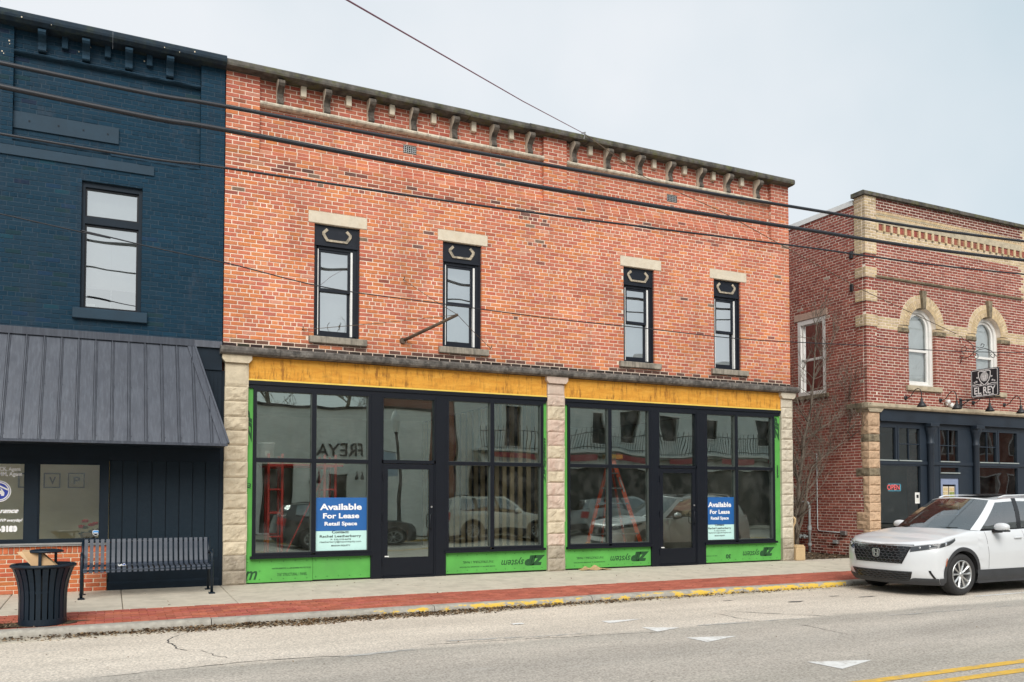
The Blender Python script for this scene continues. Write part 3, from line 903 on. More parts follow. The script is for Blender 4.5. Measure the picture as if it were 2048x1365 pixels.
for (a, b), (la, lb), (sa, sb) in zip(WIN, LINT, SILL):
    sash_window(a, b, WZ0, WZ1, B)
    m = MB(); m.box(la, lb, -.016, .16, 6.335, 6.545, bev=.008); obj('lintel', m, M_LINTEL, B)
    m = MB(); m.box(sa, sb, -.075, .16, 4.192, 4.312, bev=.01); obj('sill', m, M_SILL, B)

# ledge above the shopfronts
x = -.06; k = 0
while x < BW+.1:
    w = [.98,1.15,.82,1.3,1.05,.9][k % 6]
    if x + w > BW-.2: w = BW+.12-x
    m = MB(); dz = random.uniform(-.006,.006); ya = -.19+random.uniform(-.008,.008)
    m.prism([(.05,3.875+dz),(ya+.05,3.875+dz),(ya+.015,3.90+dz),(ya,3.94+dz),(ya,3.985+dz),(ya+.03,4.0+dz),(-.03,4.035),(.05,4.035)], 'x', x+.003, x+w-.003)
    obj('ledge_stone', m, M_BELT, B); x += w; k += 1
    if x > BW+.1: break
# stone piers
def pier(x0, x1, mats, seed, zt=3.74, yf=-.065):
    hs = []; z = 0
    rnd = random.Random(seed)
    while z < zt-.12:
        h = rnd.uniform(.225,.285)
        if zt - z - h < .15: h = zt - z
        m = rock_block(x0+rnd.uniform(-.006,.006), x1+rnd.uniform(-.008,.008), z+.003, z+h-.003, yf, .36, amp=.02 if z < 3.3 else .006, seed=seed+z)
        obj('pier_stone', m, (M_PIERD if z < .5 else mats[0] if rnd.random() < .8 else mats[-1]), B)
        z += h
    m = MB(); m.box(x0+.012, x1-.012, yf+.03, yf+.3, 0, zt); obj('pier_core', m, M_MORTAR, B)
    m = MB()
    m.prism([(x0-.0,zt),(x1+.0,zt),(x1+.03,zt+.035),(x1+.05,zt+.06),(x1+.05,zt+.135),(x0-.05,zt+.135),(x0-.05,zt+.06),(x0-.03,zt+.035)], 'y', yf-.05, .12)
    obj('pier_cap', m, mats[0], B)
pier(.03, .41, [M_PIER, M_PIER], 3); pier(6.165, 6.55, [M_PIERP, M_PIER], 11); pier(12.265, 12.60, [M_PIERW, M_PIER], 23)
# plywood fascia
for a, b, cuts in ((.40,6.155,[.40,1.72,2.85,4.62,6.155]),(6.555,12.262,[6.555,8.35,9.9,11.2,12.262])):
    for c, d in zip(cuts[:-1], cuts[1:]):
        m = MB(); m.box(c+.0015, d-.0015, -.03+random.uniform(-.004,.004), .0, 3.492, 3.868); obj('plywood_board', m, M_PLY, B)
    m = MB(); m.box(a, b, -.038, 0, 3.462, 3.49); obj('drip_edge', m, M_PLYEDGE, B)
    m = MB(); m.box(a, b, .0, .12, 3.40, 3.875); obj('header_backing', m, M_DARK, B)

# shopfront frames, panes and doors
GY = .035
def shopfront(x0, x1, win1, door, win2, zt=3.395):
    """win = (x0, xm, x1)"""
    m = MB(); m.box(x0, x1, -.05, .10, zt, 3.462); m.box(x0+.02, x1-.02, -.03, .1, zt-.06, zt); obj('shopfront_header', m, M_FRAME, B)
    for (a, xm, b) in (win1, win2):
        m = MB(); zb, zh = .50, 2.11
        m.box(a, a+.055, -.035, .085, zb-.03, zt-.06); m.box(b-.055, b, -.035, .085, zb-.03, zt-.06)
        m.box(xm-.038, xm+.038, -.035, .085, zb, zt-.06)
        for c, d in ((a+.055, xm-.038), (xm+.038, b-.055)):
            m.box(c, d, -.032, .08, zh-.032, zh+.032); m.box(c, d, -.032, .08, zt-.10, zt-.06); m.box(c, d, -.032, .08, zb-.03, zb+.02)
        m.box(a-.03, b+.03, -.075, .085, zb-.075, zb-.03)
        w = obj('shopfront_window', m, M_FRAME, B)
        for c, d in ((a+.055, xm-.038), (xm+.038, b-.055)):
            for e, f in ((zb+.02, zh-.032), (zh+.032, zt-.10)):
                q = MB(); q.quad((c,GY,e),(d,GY,e),(d,GY,f),(c,GY,f)); obj('pane', q, M_GLASS, w)
                g = MB(); t = .008
                g.box(c,c+t,-.02,GY,e,f); g.box(d-t,d,-.02,GY,e,f); g.box(c+t,d-t,-.02,GY,e,e+t); g.box(c+t,d-t,-.02,GY,f-t,f); obj('gasket', g, M_STEELD, w)
    a, b = door
    for c, d in ((win1[2], a), (b, win2[0])):
        m = MB(); m.box(c, d, -.045, .10, 0.0, zt-.06, bev=.006); obj('shopfront_post', m, M_FRAME, B)
    m = MB(); m.box(a, b, -.03, .09, 2.09, 2.15); m.box(a, a+.03, -.03, .09, 0, zt-.06); m.box(b-.03, b, -.03, .09, 0, zt-.06); m.box(a+.03, b-.03, -.03, .09, zt-.11, zt-.06)
    m.box(a+.03, b-.03, -.06, .1, 0.0, .035)
    df = obj('door_frame', m, M_FRAME, B)
    q = MB(); q.quad((a+.03,GY,2.15),(b-.03,GY,2.15),(b-.03,GY,zt-.11),(a+.03,GY,zt-.11)); obj('transom_pane', q, M_GLASS, df)
    m = MB(); c, d = a+.034, b-.034
    m.box(c, c+.085, -.02, .03, .04, 2.08); m.box(d-.085, d, -.02, .03, .04, 2.08); m.box(c+.085, d-.085, -.02, .03, 1.985, 2.08); m.box(c+.085, d-.085, -.02, .03, .04, .37)
    dr = obj('glass_door', m, M_FRAME, B)
    q = MB(); q.quad((c+.085,.012,.37),(d-.085,.012,.37),(d-.085,.012,1.985),(c+.085,.012,1.985)); obj('pane', q, M_GLASS, dr)
    h = MB(); hx = d-.045
    h.tube([(hx,-.02,1.16),(hx-.02,-.07,1.16),(hx-.045,-.085,1.13),(hx-.045,-.085,.92),(hx-.02,-.07,.89),(hx,-.02,.89)], .011, 8); obj('pull_handle', h, M_FRAME, dr, smooth=True)
    l = MB(); l.lathe([(0,-.012),(.018,-.012),(.02,0)], (hx, -.022, 1.29), 12, 'y'); obj('lock', l, M_STEEL, dr)
    for hz in (.3,1.1,1.85):
        g = MB(); g.box(a+.012, a+.032, -.05, -.022, hz-.06, hz+.06); obj('hinge', g, M_FRAME, dr)
    g = MB(); g.box(c+.03, c+.11, -.024, -.02, .385, .405); obj('sticker', g, M_WHITE, dr)
M_STEELD = plain('grey_glazing_bead', (.06,.07,.066), .5, var=.05)
shopfront(.41, 6.16, (.50,1.535,2.565), (2.765,3.805), (4.01,4.965,6.08))
shopfront(6.56, 12.255, (6.635,7.635,8.655), (8.845,9.86), (10.085,10.96,12.075))

# green wall sheathing with its printing
def sheath(x0, x1, z0, z1, texts=()):
    m = MB(); m.box(x0, x1, .005, .03, z0, z1); o = obj('sheathing_panel', m, M_GREEN, B)
    if texts:
        for s, a, b, c, d, kw in texts:
            t = MB(); text_fit(t, s, lambda u, v: (u, .0035, v), a, b, c, d, **kw); obj('printing', t, M_INK, o)
    # staple / nail dots
    n = MB()
    for zz in (z0+.05, z1-.05):
        xx = x0+.05
        while xx < x1-.02 and z1-z0 < 1:
            n.box(xx-.008, xx+.008, .0028, .006, zz-.006, zz+.006); xx += .2
    if n.v: obj('nail_heads', n, M_INK, o, kind='stuff')
    return o
SH = dict(bold=.03, shear=.25)
sheath(.385, 1.535, .02, .42, [('m', .385,.60,.07,.22,dict(bold=.02,shear=.35)), ('o', .625,.65,.20,.225,dict()), ('WATER-RESISTIVE  &  AIR BARRIER PROTECTION', .84,1.50,.235,.262,dict(bold=.03)), ('7/16" STRUCTURAL 1 PANEL', .93,1.44,.115,.17,dict(bold=.02))])
sheath(1.541, 2.565, .03, .42)
sheath(.385, .50, .424, 3.39, [])
def zipset(x0, x1, z0, z1):
    w = x1-x0
    return [('system', x0+.52*w, x0+.76*w, z0+.50*(z1-z0)-.09, z0+.5*(z1-z0)+.07, dict(flip=True, bold=.012, shear=.3)),
            ('ZIP', x0+.765*w, x0+.985*w, z0+.5*(z1-z0)-.10, z0+.5*(z1-z0)+.10, dict(flip=True, bold=.09, shear=.3)),
            ('WATER-RESISTIVE  &  AIR BARRIER PROTECTION', x0+.10*w, x0+.46*w, z0+.26*(z1-z0), z0+.32*(z1-z0), dict(flip=True, bold=.03)),
            ('7/16" STRUCTURAL 1 PANEL', x0+.13*w, x0+.44*w, z0+.46*(z1-z0), z0+.58*(z1-z0), dict(flip=True, bold=.02)),
            ('EXP. 1', x0+.2*w, x0+.3*w, z0+.68*(z1-z0), z0+.72*(z1-z0), dict(flip=True))]
sheath(4.01, 6.166, .03, .42, zipset(4.1, 6.16, .03, .42)[:4])
sheath(6.085, 6.166, .424, 3.39, [])
sheath(6.552, 8.66, .03, .42, zipset(6.58, 8.64, .03, .42)[:4])
sheath(6.552, 6.635, .424, 3.39, [])
p4 = zipset(10.1, 12.1, .03, .42)
sheath(10.085, 12.262, .03, .42, [p4[0], p4[1], ('30', 10.66,10.80,.10,.20,dict(flip=True,bold=.05)), ('Join the revolution', 10.11,10.42,.16,.19,dict(flip=True,bold=.02))])
sheath(12.08, 12.262, .424, 3.39, [])
# vertical printing on the narrow strips
for x0, x1, z0, z1, s in ((.40,.485,2.4,2.95,'ZIP'),(.405,.48,1.62,1.72,'KU'),(6.09,6.16,1.75,2.65,'ZIPsystem'),(12.11,12.24,2.75,3.3,'ZIP'),(12.15,12.22,1.9,2.2,'system')):
    t = MB(); text_fit(t, s, lambda u, v, x0=x0, x1=x1, z0=z0, z1=z1: (x1-(v), .0035, z0+u), 0, z1-z0, 0, x1-x0, bold=.06, shear=.2)
    obj('printing', t, M_INK, B)

# inside the shops
m = MB(); m.box(.25, BW-.25, 8.0, 8.1, .045, 3.62); obj('back_wall', m, M_DRY, B)
m = MB(); m.box(6.38, 6.40, .15, 8.0, .045, 3.62); obj('partition', m, M_DARK, B)
y = .3
while y < 7.9:
    m = MB(); m.box(6.285, 6.378, y, y+.05, .09, 3.57); obj('stud', m, M_STUD, B)
    y += .405
m = MB(); m.box(6.285, 6.378, .2, 7.9, .047, .088); obj('bottom_plate', m, M_STUD, B)
m = MB(); m.box(.26,.30,.2,8,.05,3.6); m.box(BW-.3,BW-.26,.2,8,.05,3.6); obj('room_lining', m, M_DRY, B)
# ------------------------------------------------------------------ navy painted building
M_NAVYB = tinted('navy_painted_brick', var=.10, rough=.75, bmp=.35, spec=.12, age=.10)
M_NAVY = plain('navy_masonry_paint', (.0085,.032,.056), .75, var=.12, scale=4, bmp=.25)
M_NAVYD = plain('navy_trim_paint', (.004,.012,.022), .6, var=.15, scale=5, bmp=.1, spec=.25)
M_NAVYS = streaky('navy_rough_stone', (.0085,.032,.056), var=.2, dark=(.009,.018,.03), damt=.4, bmp=.6)
def metal_sheet():
    m, nt, out = mat_new('slate_blue_metal_sheet')
    c = ramp(nt, noise(nt, 2.5, 5, .6, pos(nt,(3,1,.5))), [(.3,(.032,.038,.054)),(.7,(.047,.055,.074))])
    c = mix(nt, ramp(nt, noise(nt, 9, 5, .7, pos(nt,(4,1,.25))), [(.46,0.0),(.72,.7)]), c, (.085,.10,.125))
    bsdf(nt, out, c, ramp(nt, noise(nt, 5, 4), [(.3,.38),(.7,.55)]), .15, bump(nt, noise(nt, 3, 2, .4, pos(nt,(1,1,.3))), .15, .01), .5)
    return m
M_METAL = metal_sheet()
M_SIDING = None
def siding_mat():
    m, nt, out = mat_new('navy_grained_boarding')
    gr = noise(nt, 7, 6, .7, pos(nt,(2.5,2.5,14)), 1.2)
    c = ramp(nt, gr, [(.35,(.004,.012,.021)),(.6,(.009,.020,.031)),(.78,(.026,.040,.052))])
    bsdf(nt, out, c, .55, 0, bump(nt, gr, .55, .006), .2); return m
M_SIDING = siding_mat()
M_OLIVE = plain('olive_plaster', (.78,.70,.46), .9, var=.06, scale=1.5)
M_WHITEV = plain('white_vinyl_lettering', (.85,.85,.85), .5, var=.02)
M_BLUEV = plain('royal_blue_vinyl', (.02,.05,.42), .5, var=.05)
M_BLACK = plain('satin_black', (.015,.016,.018), .45, var=.1)
M_NEWBR = tinted('clean_orange_brick', var=.1, rough=.8, bmp=.35)
M_CREAMM = plain('cream_mortar', (.66,.56,.42), .95, var=.12)
M_GLASSO = glass_mat('office_glass', tint=(.93,.94,.88), refl=.10, wave=.08, wscale=.9)

LB = thing('navy_building', 'navy painted brick building with a slate metal awning over its office window', 'building', (-3.0, 0, 0))
LX0, LX1 = -6.2, -.012
def tint_navy(u, z, r):
    k = random.uniform(.9, 1.12)
    if random.random() < .05: k *= 1.18
    return (.0085*k, .033*k, .058*k)
L = []
lw = (-2.155, -1.275, 4.45, 6.5)
BN = dict(joint=.009, proud=.0035, jit=.001, dep=.08)
nmat = (M_NAVYB, M_NAVY)
brick_wall(LB, planeY(0), LX0, LX1, 3.6, 6.96, [('r',*lw),('r',-2.26,-1.18,4.285,4.455)], tint_navy, M_NAVYB, M_NAVY, collect=L, **BN)
for a, b in ((LX0,-5.8),(-3.5,-3.12),(-.40,LX1)):
    brick_wall(LB, planeY(0), a, b, 6.96, BTOP, [], tint_navy, M_NAVYB, M_NAVY, collect=L, header_every=0, **BN)
for a, b in ((-5.8,-3.5),(-3.12,-.40)):
    brick_wall(LB, planeY(.085), a, b, 6.96, BTOP, [], tint_navy, M_NAVYB, M_NAVY, collect=L, **BN)
emit_bricks(LB, L, M_NAVYB)
m = MB(); m.box(LX0, LX0+.2, .2, 12, 0, BTOP); m.box(LX1-.2, LX1, .2, 12, 0, BTOP); m.box(LX0+.2, LX1-.2, 11.8, 12, 0, BTOP); obj('side_wall', m, M_NAVY, LB)
m = MB(); m.box(LX0+.2, LX1-.2, .2, 11.8, BTOP-.25, BTOP-.1); obj('roof', m, M_COPING, LB)
m = MB(); m.box(LX0+.2, LX1-.2, .2, 11.8, 2.9, 3.1); obj('floor_slab', m, M_DARK, LB)
x = LX0
M_NAVYC = streaky('navy_coping', (.012,.025,.04), var=.25, dark=(.03,.03,.02), damt=.3, bmp=.5, moss=((.045,.06,.04),.4))
k = 0
while x < LX1 - .05:
    w = min([1.5,1.35,1.6][k % 3], LX1-x)
    if LX1-x-w < .5: w = LX1-x
    dz = .02+random.uniform(-.006,.006); ya = -.215
    m = MB(); m.prism([(ya,8.765+dz),(ya-.01,8.80+dz),(ya-.004,8.855+dz),(ya+.03,8.885+dz),(.28,8.90+dz),(.28,8.745),(ya+.06,8.745)], 'x', x+.001, x+w-.001)
    obj('coping_stone', m, M_NAVYC, LB); x += w; k += 1
for xc in (-5.3,-4.7,-4.1,-2.74,-2.13,-1.51,-.89):
    obj('console', console(xc, .11, .085, 8.42, 8.745), [M_NAVYS, M_NAVYS], LB)
for xc in (-5.0,-4.4,-2.43,-1.82,-1.2):
    m = MB(); m.box(xc-.045, xc+.045, .0, .09, 8.56, 8.75, bev=.008); obj('dentil_block', m, M_NAVYS, LB)
def rough_ledge(a, b, z, h=.07, y0=.085, pr=.10, name='string_course_stone', mat=M_NAVYS):
    def fn(u, v):
        ang = v*math.pi
        nz = mnoise.noise(Vector((u*(b-a)*6, v*4, z)))*.018
        return (a+(b-a)*u, y0-(pr+nz)*math.sin(ang), z + h/2*-math.cos(ang))
    m = MB(); m.grid(fn, 40, 6); obj(name, m, mat, LB)
for a, b in ((-5.8,-3.5),(-3.12,-.402)):
    rough_ledge(a, b, 8.375); rough_ledge(a, (a+b)/2-.01, 6.99, .09); rough_ledge((a+b)/2+.01, b, 6.96, .09)
m = MB(); m.box(-3.12, -1.64, .055, .09, 7.19, 7.45); o = obj('cover_board', m, M_NAVY, LB)
m = MB()
for xx in (-2.9,-2.5,-2.15,-1.8): m.box(xx-.012, xx+.012, .05, .056, 7.31, 7.335)
obj('bolt', m, M_NAVYD, o)
m = MB(); m.box(-4.4, -1.11, -.028, .0, 6.73, 6.875); obj('cover_board', m, M_NAVY, LB)
# bits of bare stone where the paint has flaked off
m = MB()
for k in range(16):
    xx, zz = random.choice([(random.uniform(-3.3,-.1), random.uniform(8.77,8.84)), (random.uniform(-3.0,-.5), random.uniform(8.35,8.7)), (random.uniform(-3.3,-3.15), random.uniform(8.2,8.7))])
    yy = -.228 if zz > 8.76 else (.074 if -3.12 < xx < -.4 else -.008)
    s = random.uniform(.004,.010); m.box(xx-s, xx+s, yy-.002, yy+.006, zz-s*1.3, zz+s)
obj('paint_flake', m, M_LINTEL, LB, kind='stuff')
# first floor window
a, b, z0, z1 = lw
m = MB(); f = .05
m.box(a, a+f, .05, .2, z0, z1); m.box(b-f, b, .05, .2, z0, z1); m.box(a+f, b-f, .05, .2, z1-.085, z1); m.box(a+f, b-f, .05, .2, z0, z0+.03); m.box(a+f, b-f, .05, .2, 5.83, 5.94)
w = obj('window', m, M_NAVYD, LB)
for c, d in ((z0+.03,5.83),(5.94,z1-.085)):
    s = MB(); e = .028; yy = .085
    s.box(a+f, a+f+e, yy, .15, c, d); s.box(b-f-e, b-f, yy, .15, c, d); s.box(a+f+e, b-f-e, yy, .15, c, c+e); s.box(a+f+e, b-f-e, yy, .15, d-e, d)
    obj('sash', s, M_FRAME, w)
    q = MB(); q.quad((a+f+e,.115,c+e),(b-f-e,.115,c+e),(b-f-e,.115,d-e),(a+f+e,.115,d-e)); obj('pane', q, M_GLASSU, w)
q = MB(); q.box((a+b)/2-.006,(a+b)/2+.006,.125,.135,z0+.06,5.8); q.box(a+.08,b-.08,.125,.135,5.15,5.165); obj('muntin', q, M_WHITE, w)
q = MB(); q.box(a+.06,b-.06,.30,.31,4.85,z1); obj('blind', q, M_BLIND, w)
q = MB(); q.box(a+.09,a+.21,.119,.124,z0+.07,z0+.11); obj('sticker', q, M_WHITE, w)
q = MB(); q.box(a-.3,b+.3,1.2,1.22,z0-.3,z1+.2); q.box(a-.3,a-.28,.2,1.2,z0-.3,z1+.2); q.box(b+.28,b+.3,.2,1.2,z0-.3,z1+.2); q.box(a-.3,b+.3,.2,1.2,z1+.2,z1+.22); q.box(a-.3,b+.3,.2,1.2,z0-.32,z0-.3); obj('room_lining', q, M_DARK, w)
m = MB(); m.box(-2.26, -1.18, -.075, .16, 4.285, 4.452, bev=.01); obj('sill', m, M_NAVY, LB)

# metal awning
AW = thing('metal_awning', 'slate blue ribbed metal mansard awning on the navy building', 'awning', (-3.0, 0, 2.3))
A_T, A_B = (-.03, 3.985), (-.92, 2.31)          # (y,z) top and bottom of the slope
def aw(xx, t, off=0.0):
    y = A_B[0] + (A_T[0]-A_B[0])*t; z = A_B[1] + (A_T[1]-A_B[1])*t
    n = Vector((0, -(A_T[1]-A_B[1]), (A_T[0]-A_B[0]))).normalized()
    return (xx, y + n.y*off, z + n.z*off)
hipx = lambda t: -.035 - .45*t
hipt = lambda xx: max(0, min(1, (-.035-xx)/.45))
xx = -6.2
while xx < -.05:
    xb = min(xx+.237, -.036)
    ta, tb = (1 if xx < -.485 else hipt(xx)), (1 if xb < -.485 else hipt(xb))
    m = MB(); a0 = xx+.002; b0 = xb-.002
    m.add([aw(a0,0),aw(b0,0),aw(b0,tb),aw(a0,ta),aw(a0,0,-.01),aw(b0,0,-.01),aw(b0,tb,-.01),aw(a0,ta,-.01)], [(0,1,2,3),(4,0,3,7),(1,5,6,2),(4,5,1,0)])
    for o_, ww, hh in ((.004,.020,.024),(.036,.010,.010)):
        if a0+o_+ww > xb: continue
        t2 = ta if a0+o_ < -.485 else max(0.02, hipt(a0+o_+ww)-.01)
        p = [aw(a0+o_,0,0),aw(a0+o_+ww,0,0),aw(a0+o_+ww,t2,0),aw(a0+o_,t2,0),aw(a0+o_+.004,0,hh),aw(a0+o_+ww-.004,0,hh),aw(a0+o_+ww-.004,t2,hh),aw(a0+o_+.004,t2,hh)]
        m.add(p, [(4,5,6,7),(0,1,5,4),(1,2,6,5),(2,3,7,6),(3,0,4,7)])
    pn = obj('metal_panel', m, M_METAL, AW)
    if xb < -.5:
        s = MB()
        for t in (.05,.52): 
            c = Vector(aw(a0+.055, t, .004)); s.lathe([(0,.006),(.007,.004),(.007,-.006)], c, 6)
        obj('screw', s, M_METAL, pn)
    xx += .237
m = MB()      # hip cap
A = Vector(aw(-.035,0,.012)); C_ = Vector(aw(-.485,1,.012))
tv = (C_-A).normalized(); sx = Vector((1,0,0)); sx = (sx - tv*sx.dot(tv)).normalized(); nn = sx.cross(tv).normalized()
m.obox((A+C_)/2 - sx*.035, sx*.05, tv*((C_-A).length/2), nn*.012); m.obox((A+C_)/2 + sx*.03, sx*.015, tv*((C_-A).length/2), nn*.03)
obj('hip_cap', m, M_METAL, AW)
m = MB(); m.box(-6.2, -.46, -.07, -.004, 3.97, 4.085); m.prism([(-.07,3.97),(-.004,3.97),(-.004,4.085),(-.05,4.085)], 'x', -.46, -.02); obj('top_flashing', m, M_METAL, AW)
m = MB(); m.box(-6.2, -.02, -.95, -.90, 2.278, 2.318); obj('eave_trim', m, M_METAL, AW)
m = MB(); m.box(-6.2, -.03, -.90, -.03, 2.283, 2.300); obj('soffit', m, M_NAVYD, AW)
m = MB(); m.add([aw(-.036,0),aw(-.485,1),(-.485,-.0,3.985),(-.036,-.0,2.31)], [(0,1,2,3)]); obj('end_panel', m, M_METAL, AW)
# dark ribbed sheet behind the awning end
m = MB(); m.box(-.50, -.02, -.022, -.006, 2.31, 3.6)
for i in range(7): m.box(-.47+i*.065, -.455+i*.065, -.036, -.02, 2.31, 3.58)
m.box(-.50,-.02,-.05,-.006,3.6,3.65); m.box(-.50,-.02,-.03,-.006,3.65,3.965)
obj('ribbed_sheet', m, M_NAVYD, LB)

# ground floor of the navy building
m = MB(); m.box(LX0, -.03, .03, .2, 1.99+.07, 3.6); obj('header_board', m, M_NAVYD, LB)
m = MB(); m.box(LX0, -1.70, .015, .12, 2.0, 2.07); m.box(-1.815,-1.70,-.005,.12,.78,2.0); m.box(-2.85,-2.68,-.005,.12,.78,2.0); m.box(-4.6,-4.42,-.005,.12,.78,2.0)
m.box(LX0,-1.70,-.03,.12,.735,.785); 
for a, b in ((-2.68,-1.815),(-4.42,-2.85)):
    m.box(a, a+.02, .01, .12, .785, 2.0); m.box(b-.02, b, .01, .12, .785, 2.0); m.box(a+.02, b-.02, .01, .12, .785, .83); m.box(a+.02,b-.02,.01,.12,1.985,2.0)
ow = obj('office_window', m, M_NAVYD, LB)
m = MB(); m.box(LX0,-1.70,-.045,-.03,.742,.77); m.box(LX0,-1.70,-.05,-.02,.722,.734); obj('metal_sill', m, M_STEEL, ow)
for a, b in ((-2.66,-1.835),(-4.40,-2.87)):
    q = MB(); q.quad((a,.06,.83),(b,.06,.83),(b,.06,1.985),(a,.06,1.985)); obj('pane', q, M_GLASSO, ow)
# low brick wall with a soldier course on top
L = []
PALN = [(.48,.135,.055),(.44,.115,.048),(.50,.15,.065),(.41,.10,.045)]
tn = lambda u, z, r: tuple(c*random.uniform(.92,1.06) for c in random.choice(PALN))
brick_wall(LB, planeY(0), LX0, -1.71, 0, .60, [], tn, M_NEWBR, M_CREAMM, collect=L, course=.0667, blen=.215, joint=.011, header_every=0)
soldier = []
xx = LX0
while xx < -1.72:
    soldier.append((planeY(-.008), (xx+.004, min(xx+.064,-1.712), .612, .715, tn(0,0,0), .006), .09, .001)); xx += .0715
m = MB(); m.box(LX0, -1.712, .0, .15, .6, .722); obj('mortar_bed', m, M_CREAMM, LB)
emit_bricks(LB, L + soldier, M_NEWBR, 300, 'low_wall_brick')
# vertical boarding
m = MB(); m.box(-.032,.034,.02,.3,0,3.6); obj('corner_board', m, M_NAVYD, LB)
edges = [-1.69,-1.50,-1.285,-1.07,-.86,-.655,-.45,-.25,-.03]
for i, (a, b) in enumerate(zip(edges[:-1], edges[1:])):
    m = MB(); pr = .028 if i % 2 else .04
    m.box(a+.004, b-.004, pr, .1, .46, 2.06, bev=.003); obj('siding_board', m, M_SIDING, LB)
m = MB(); m.box(-1.69,-.03,.07,.12,0,2.06); obj('siding_backing', m, M_BLACK, LB)
m = MB(); zs = [(0,.10,.0),(.10,.30,.03),(.40,.46,.02)]
m.box(-1.70,-.02,-.002,.07,0,.10); m.prism([(.07,.10),(-.002,.10),(.03,.135),(.07,.135)],'x',-1.70,-.02); m.box(-1.70,-.02,.032,.07,.135,.30); m.box(-1.70,-.02,.03,.07,.40,.46)
xs = [-1.70,-1.50,-1.28,-1.12,-.86,-.64,-.45,-.02]
for i in range(0, len(xs)-1, 2): m.box(xs[i], xs[i+1], .03, .07, .30, .40)
obj('kick_board', m, M_NAVYD, LB)
# painted signs on the left pane
G = .056
def lay(s, x0, x1, y0, y1, name='lettering', mat=M_WHITEV, **kw):
    p, q = on_y(x0, y1, G), on_y(x1, y0, G); t = MB()
    text_fit(t, s, lambda u, v: (u, G, v), p.x, q.x, p.z, q.z, **kw); return obj(name, t, mat, ow)
lay('CK, Agent', -1, 41.5, 934.5, 944.5, bold=.03); lay('MM, Agent', -3, 44.5, 944.8, 954.5, bold=.03)
lay('rance', -1, 37.5, 1019.5, 1027, bold=.06, shear=.35); lay('MVP everyday!', -4, 45, 1037.5, 1046, bold=.03, shear=.3); lay('-3180', -3, 34.5, 1051.5, 1065, bold=.09)
cc = on_y(-2.5, 983, G); pxm = 7.3e-3
def disc(r, y, mat, name, parent=ow, n=40):
    d = MB(); d.add([(cc.x+r*math.cos(a), y, cc.z+r*math.sin(a)) for a in [2*math.pi*k/n for k in range(n)]], [tuple(range(n))]); return obj(name, d, mat, parent)
disc(.163, G+.001, M_WHITEV, 'emblem'); disc(.148, G-.0005, M_BLUEV, 'emblem_ring'); disc(.141, G-.001, M_WHITEV, 'emblem_ring'); disc(.124, G-.0015, M_BLUEV, 'emblem_field')
def shape(pts, y, mat, name):
    d = MB(); d.add([(cc.x+p[0], y, cc.z+p[1]) for p in pts], [tuple(range(len(pts)))]); return obj(name, d, mat, ow)
shape([(-.11,.03),(0,.10),(.118,.035),(.118,.01),(0,.072),(-.11,.008)], G-.002, M_WHITEV, 'roof_mark')
shape([(-.07,-.07),(.07,-.07),(.075,-.02),(.055,.01),(.04,.04),(-.04,.04),(-.055,.01),(-.075,-.02)], G-.002, M_WHITEV, 'car_mark')
shape([(-.035,.012),(.035,.012),(.028,.03),(-.028,.03)], G-.0025, M_BLUEV, 'car_glass_mark'); shape([(-.03,-.08),(.03,-.08),(.03,-.045),(-.03,-.045)], G-.0025, M_BLUEV, 'car_door_mark')
# shield sticker on the right pane
s0 = on_y(191.5, 1066.5, G); S_ = .046
for nm, k, mt, dy in (('shield_sticker',1.0,M_WHITEV,0),('shield_field',.86,plain('sticker_sky_blue',(.1,.35,.75),.5,var=.05),-.0008)):
    d = MB(); pts = [(-1,.8),(-.4,1),(.4,1),(1,.8),(1,-.1),(.6,-.7),(0,-1.05),(-.6,-.7),(-1,-.1)]
    d.add([(s0.x+p[0]*S_*k, G+dy, s0.z+p[1]*S_*k) for p in pts], [tuple(range(9))]); obj(nm, d, mt, ow)
d = MB(); d.add([(s0.x+p[0]*S_, G-.0014, s0.z+p[1]*S_) for p in [(-.85,.15),(.85,.15),(.82,-.1),(.5,-.6),(0,-.9),(-.5,-.6),(-.82,-.1)]], [tuple(range(7))]); obj('shield_base', d, M_BLACK, ow)
d = MB(); d.quad((s0.x-.03,G-.002,s0.z-.006),(s0.x+.03,G-.002,s0.z-.006),(s0.x+.03,G-.002,s0.z+.006),(s0.x-.03,G-.002,s0.z+.006)); obj('shield_bar', d, M_WHITEV, ow)
# office behind the glass
m = MB(); m.box(LX0+.2,-.2,1.6,1.7,0,2.9); m.box(-.9,-.8,.2,1.6,0,2.9); obj('office_wall', m, M_OLIVE, LB)
m = MB(); m.box(LX0+.2,-.2,.2,2.7,2.55,2.62); obj('office_ceiling', m, M_DRY, LB)
m = MB(); m.box(LX0+.2,-.2,.16,2.7,-.05,.03); obj('office_floor', m, M_FLOORI, LB)
m = MB(); m.box(LX0+.2,-1.72,.13,.42,.72,.79); obj('window_board', m, M_DRY, LB)
for ch, px0, px1, py0, py1 in (('M',36,72,947,976),('V',87,121,947,976.5),('P',135.5,169.5,947,976.5)):
    yw = 1.585
    a, b = on_y(px0, py1, yw), on_y(px1, py0, yw)
    fr = thing('letter_frame', 'square black frame holding the letter %s on the office wall' % ch, 'wall art', ((a.x+b.x)/2, yw, a.z))
    t = .018; m = MB(); m.box(a.x,b.x,yw-.02,yw+.015,a.z,a.z+t); m.box(a.x,b.x,yw-.02,yw+.015,b.z-t,b.z); m.box(a.x,a.x+t,yw-.02,yw+.015,a.z+t,b.z-t); m.box(b.x-t,b.x,yw-.02,yw+.015,a.z+t,b.z-t); obj('frame', m, M_BLACK, fr)
    w_, h_ = b.x-a.x, b.z-a.z; tm = MB(); text_fit(tm, ch, lambda u, v: (u, yw-.01, v), a.x+.33*w_, b.x-.27*w_, a.z+.25*h_, b.z-.25*h_, bold=.02); obj('letter', tm, M_BLACK, fr)
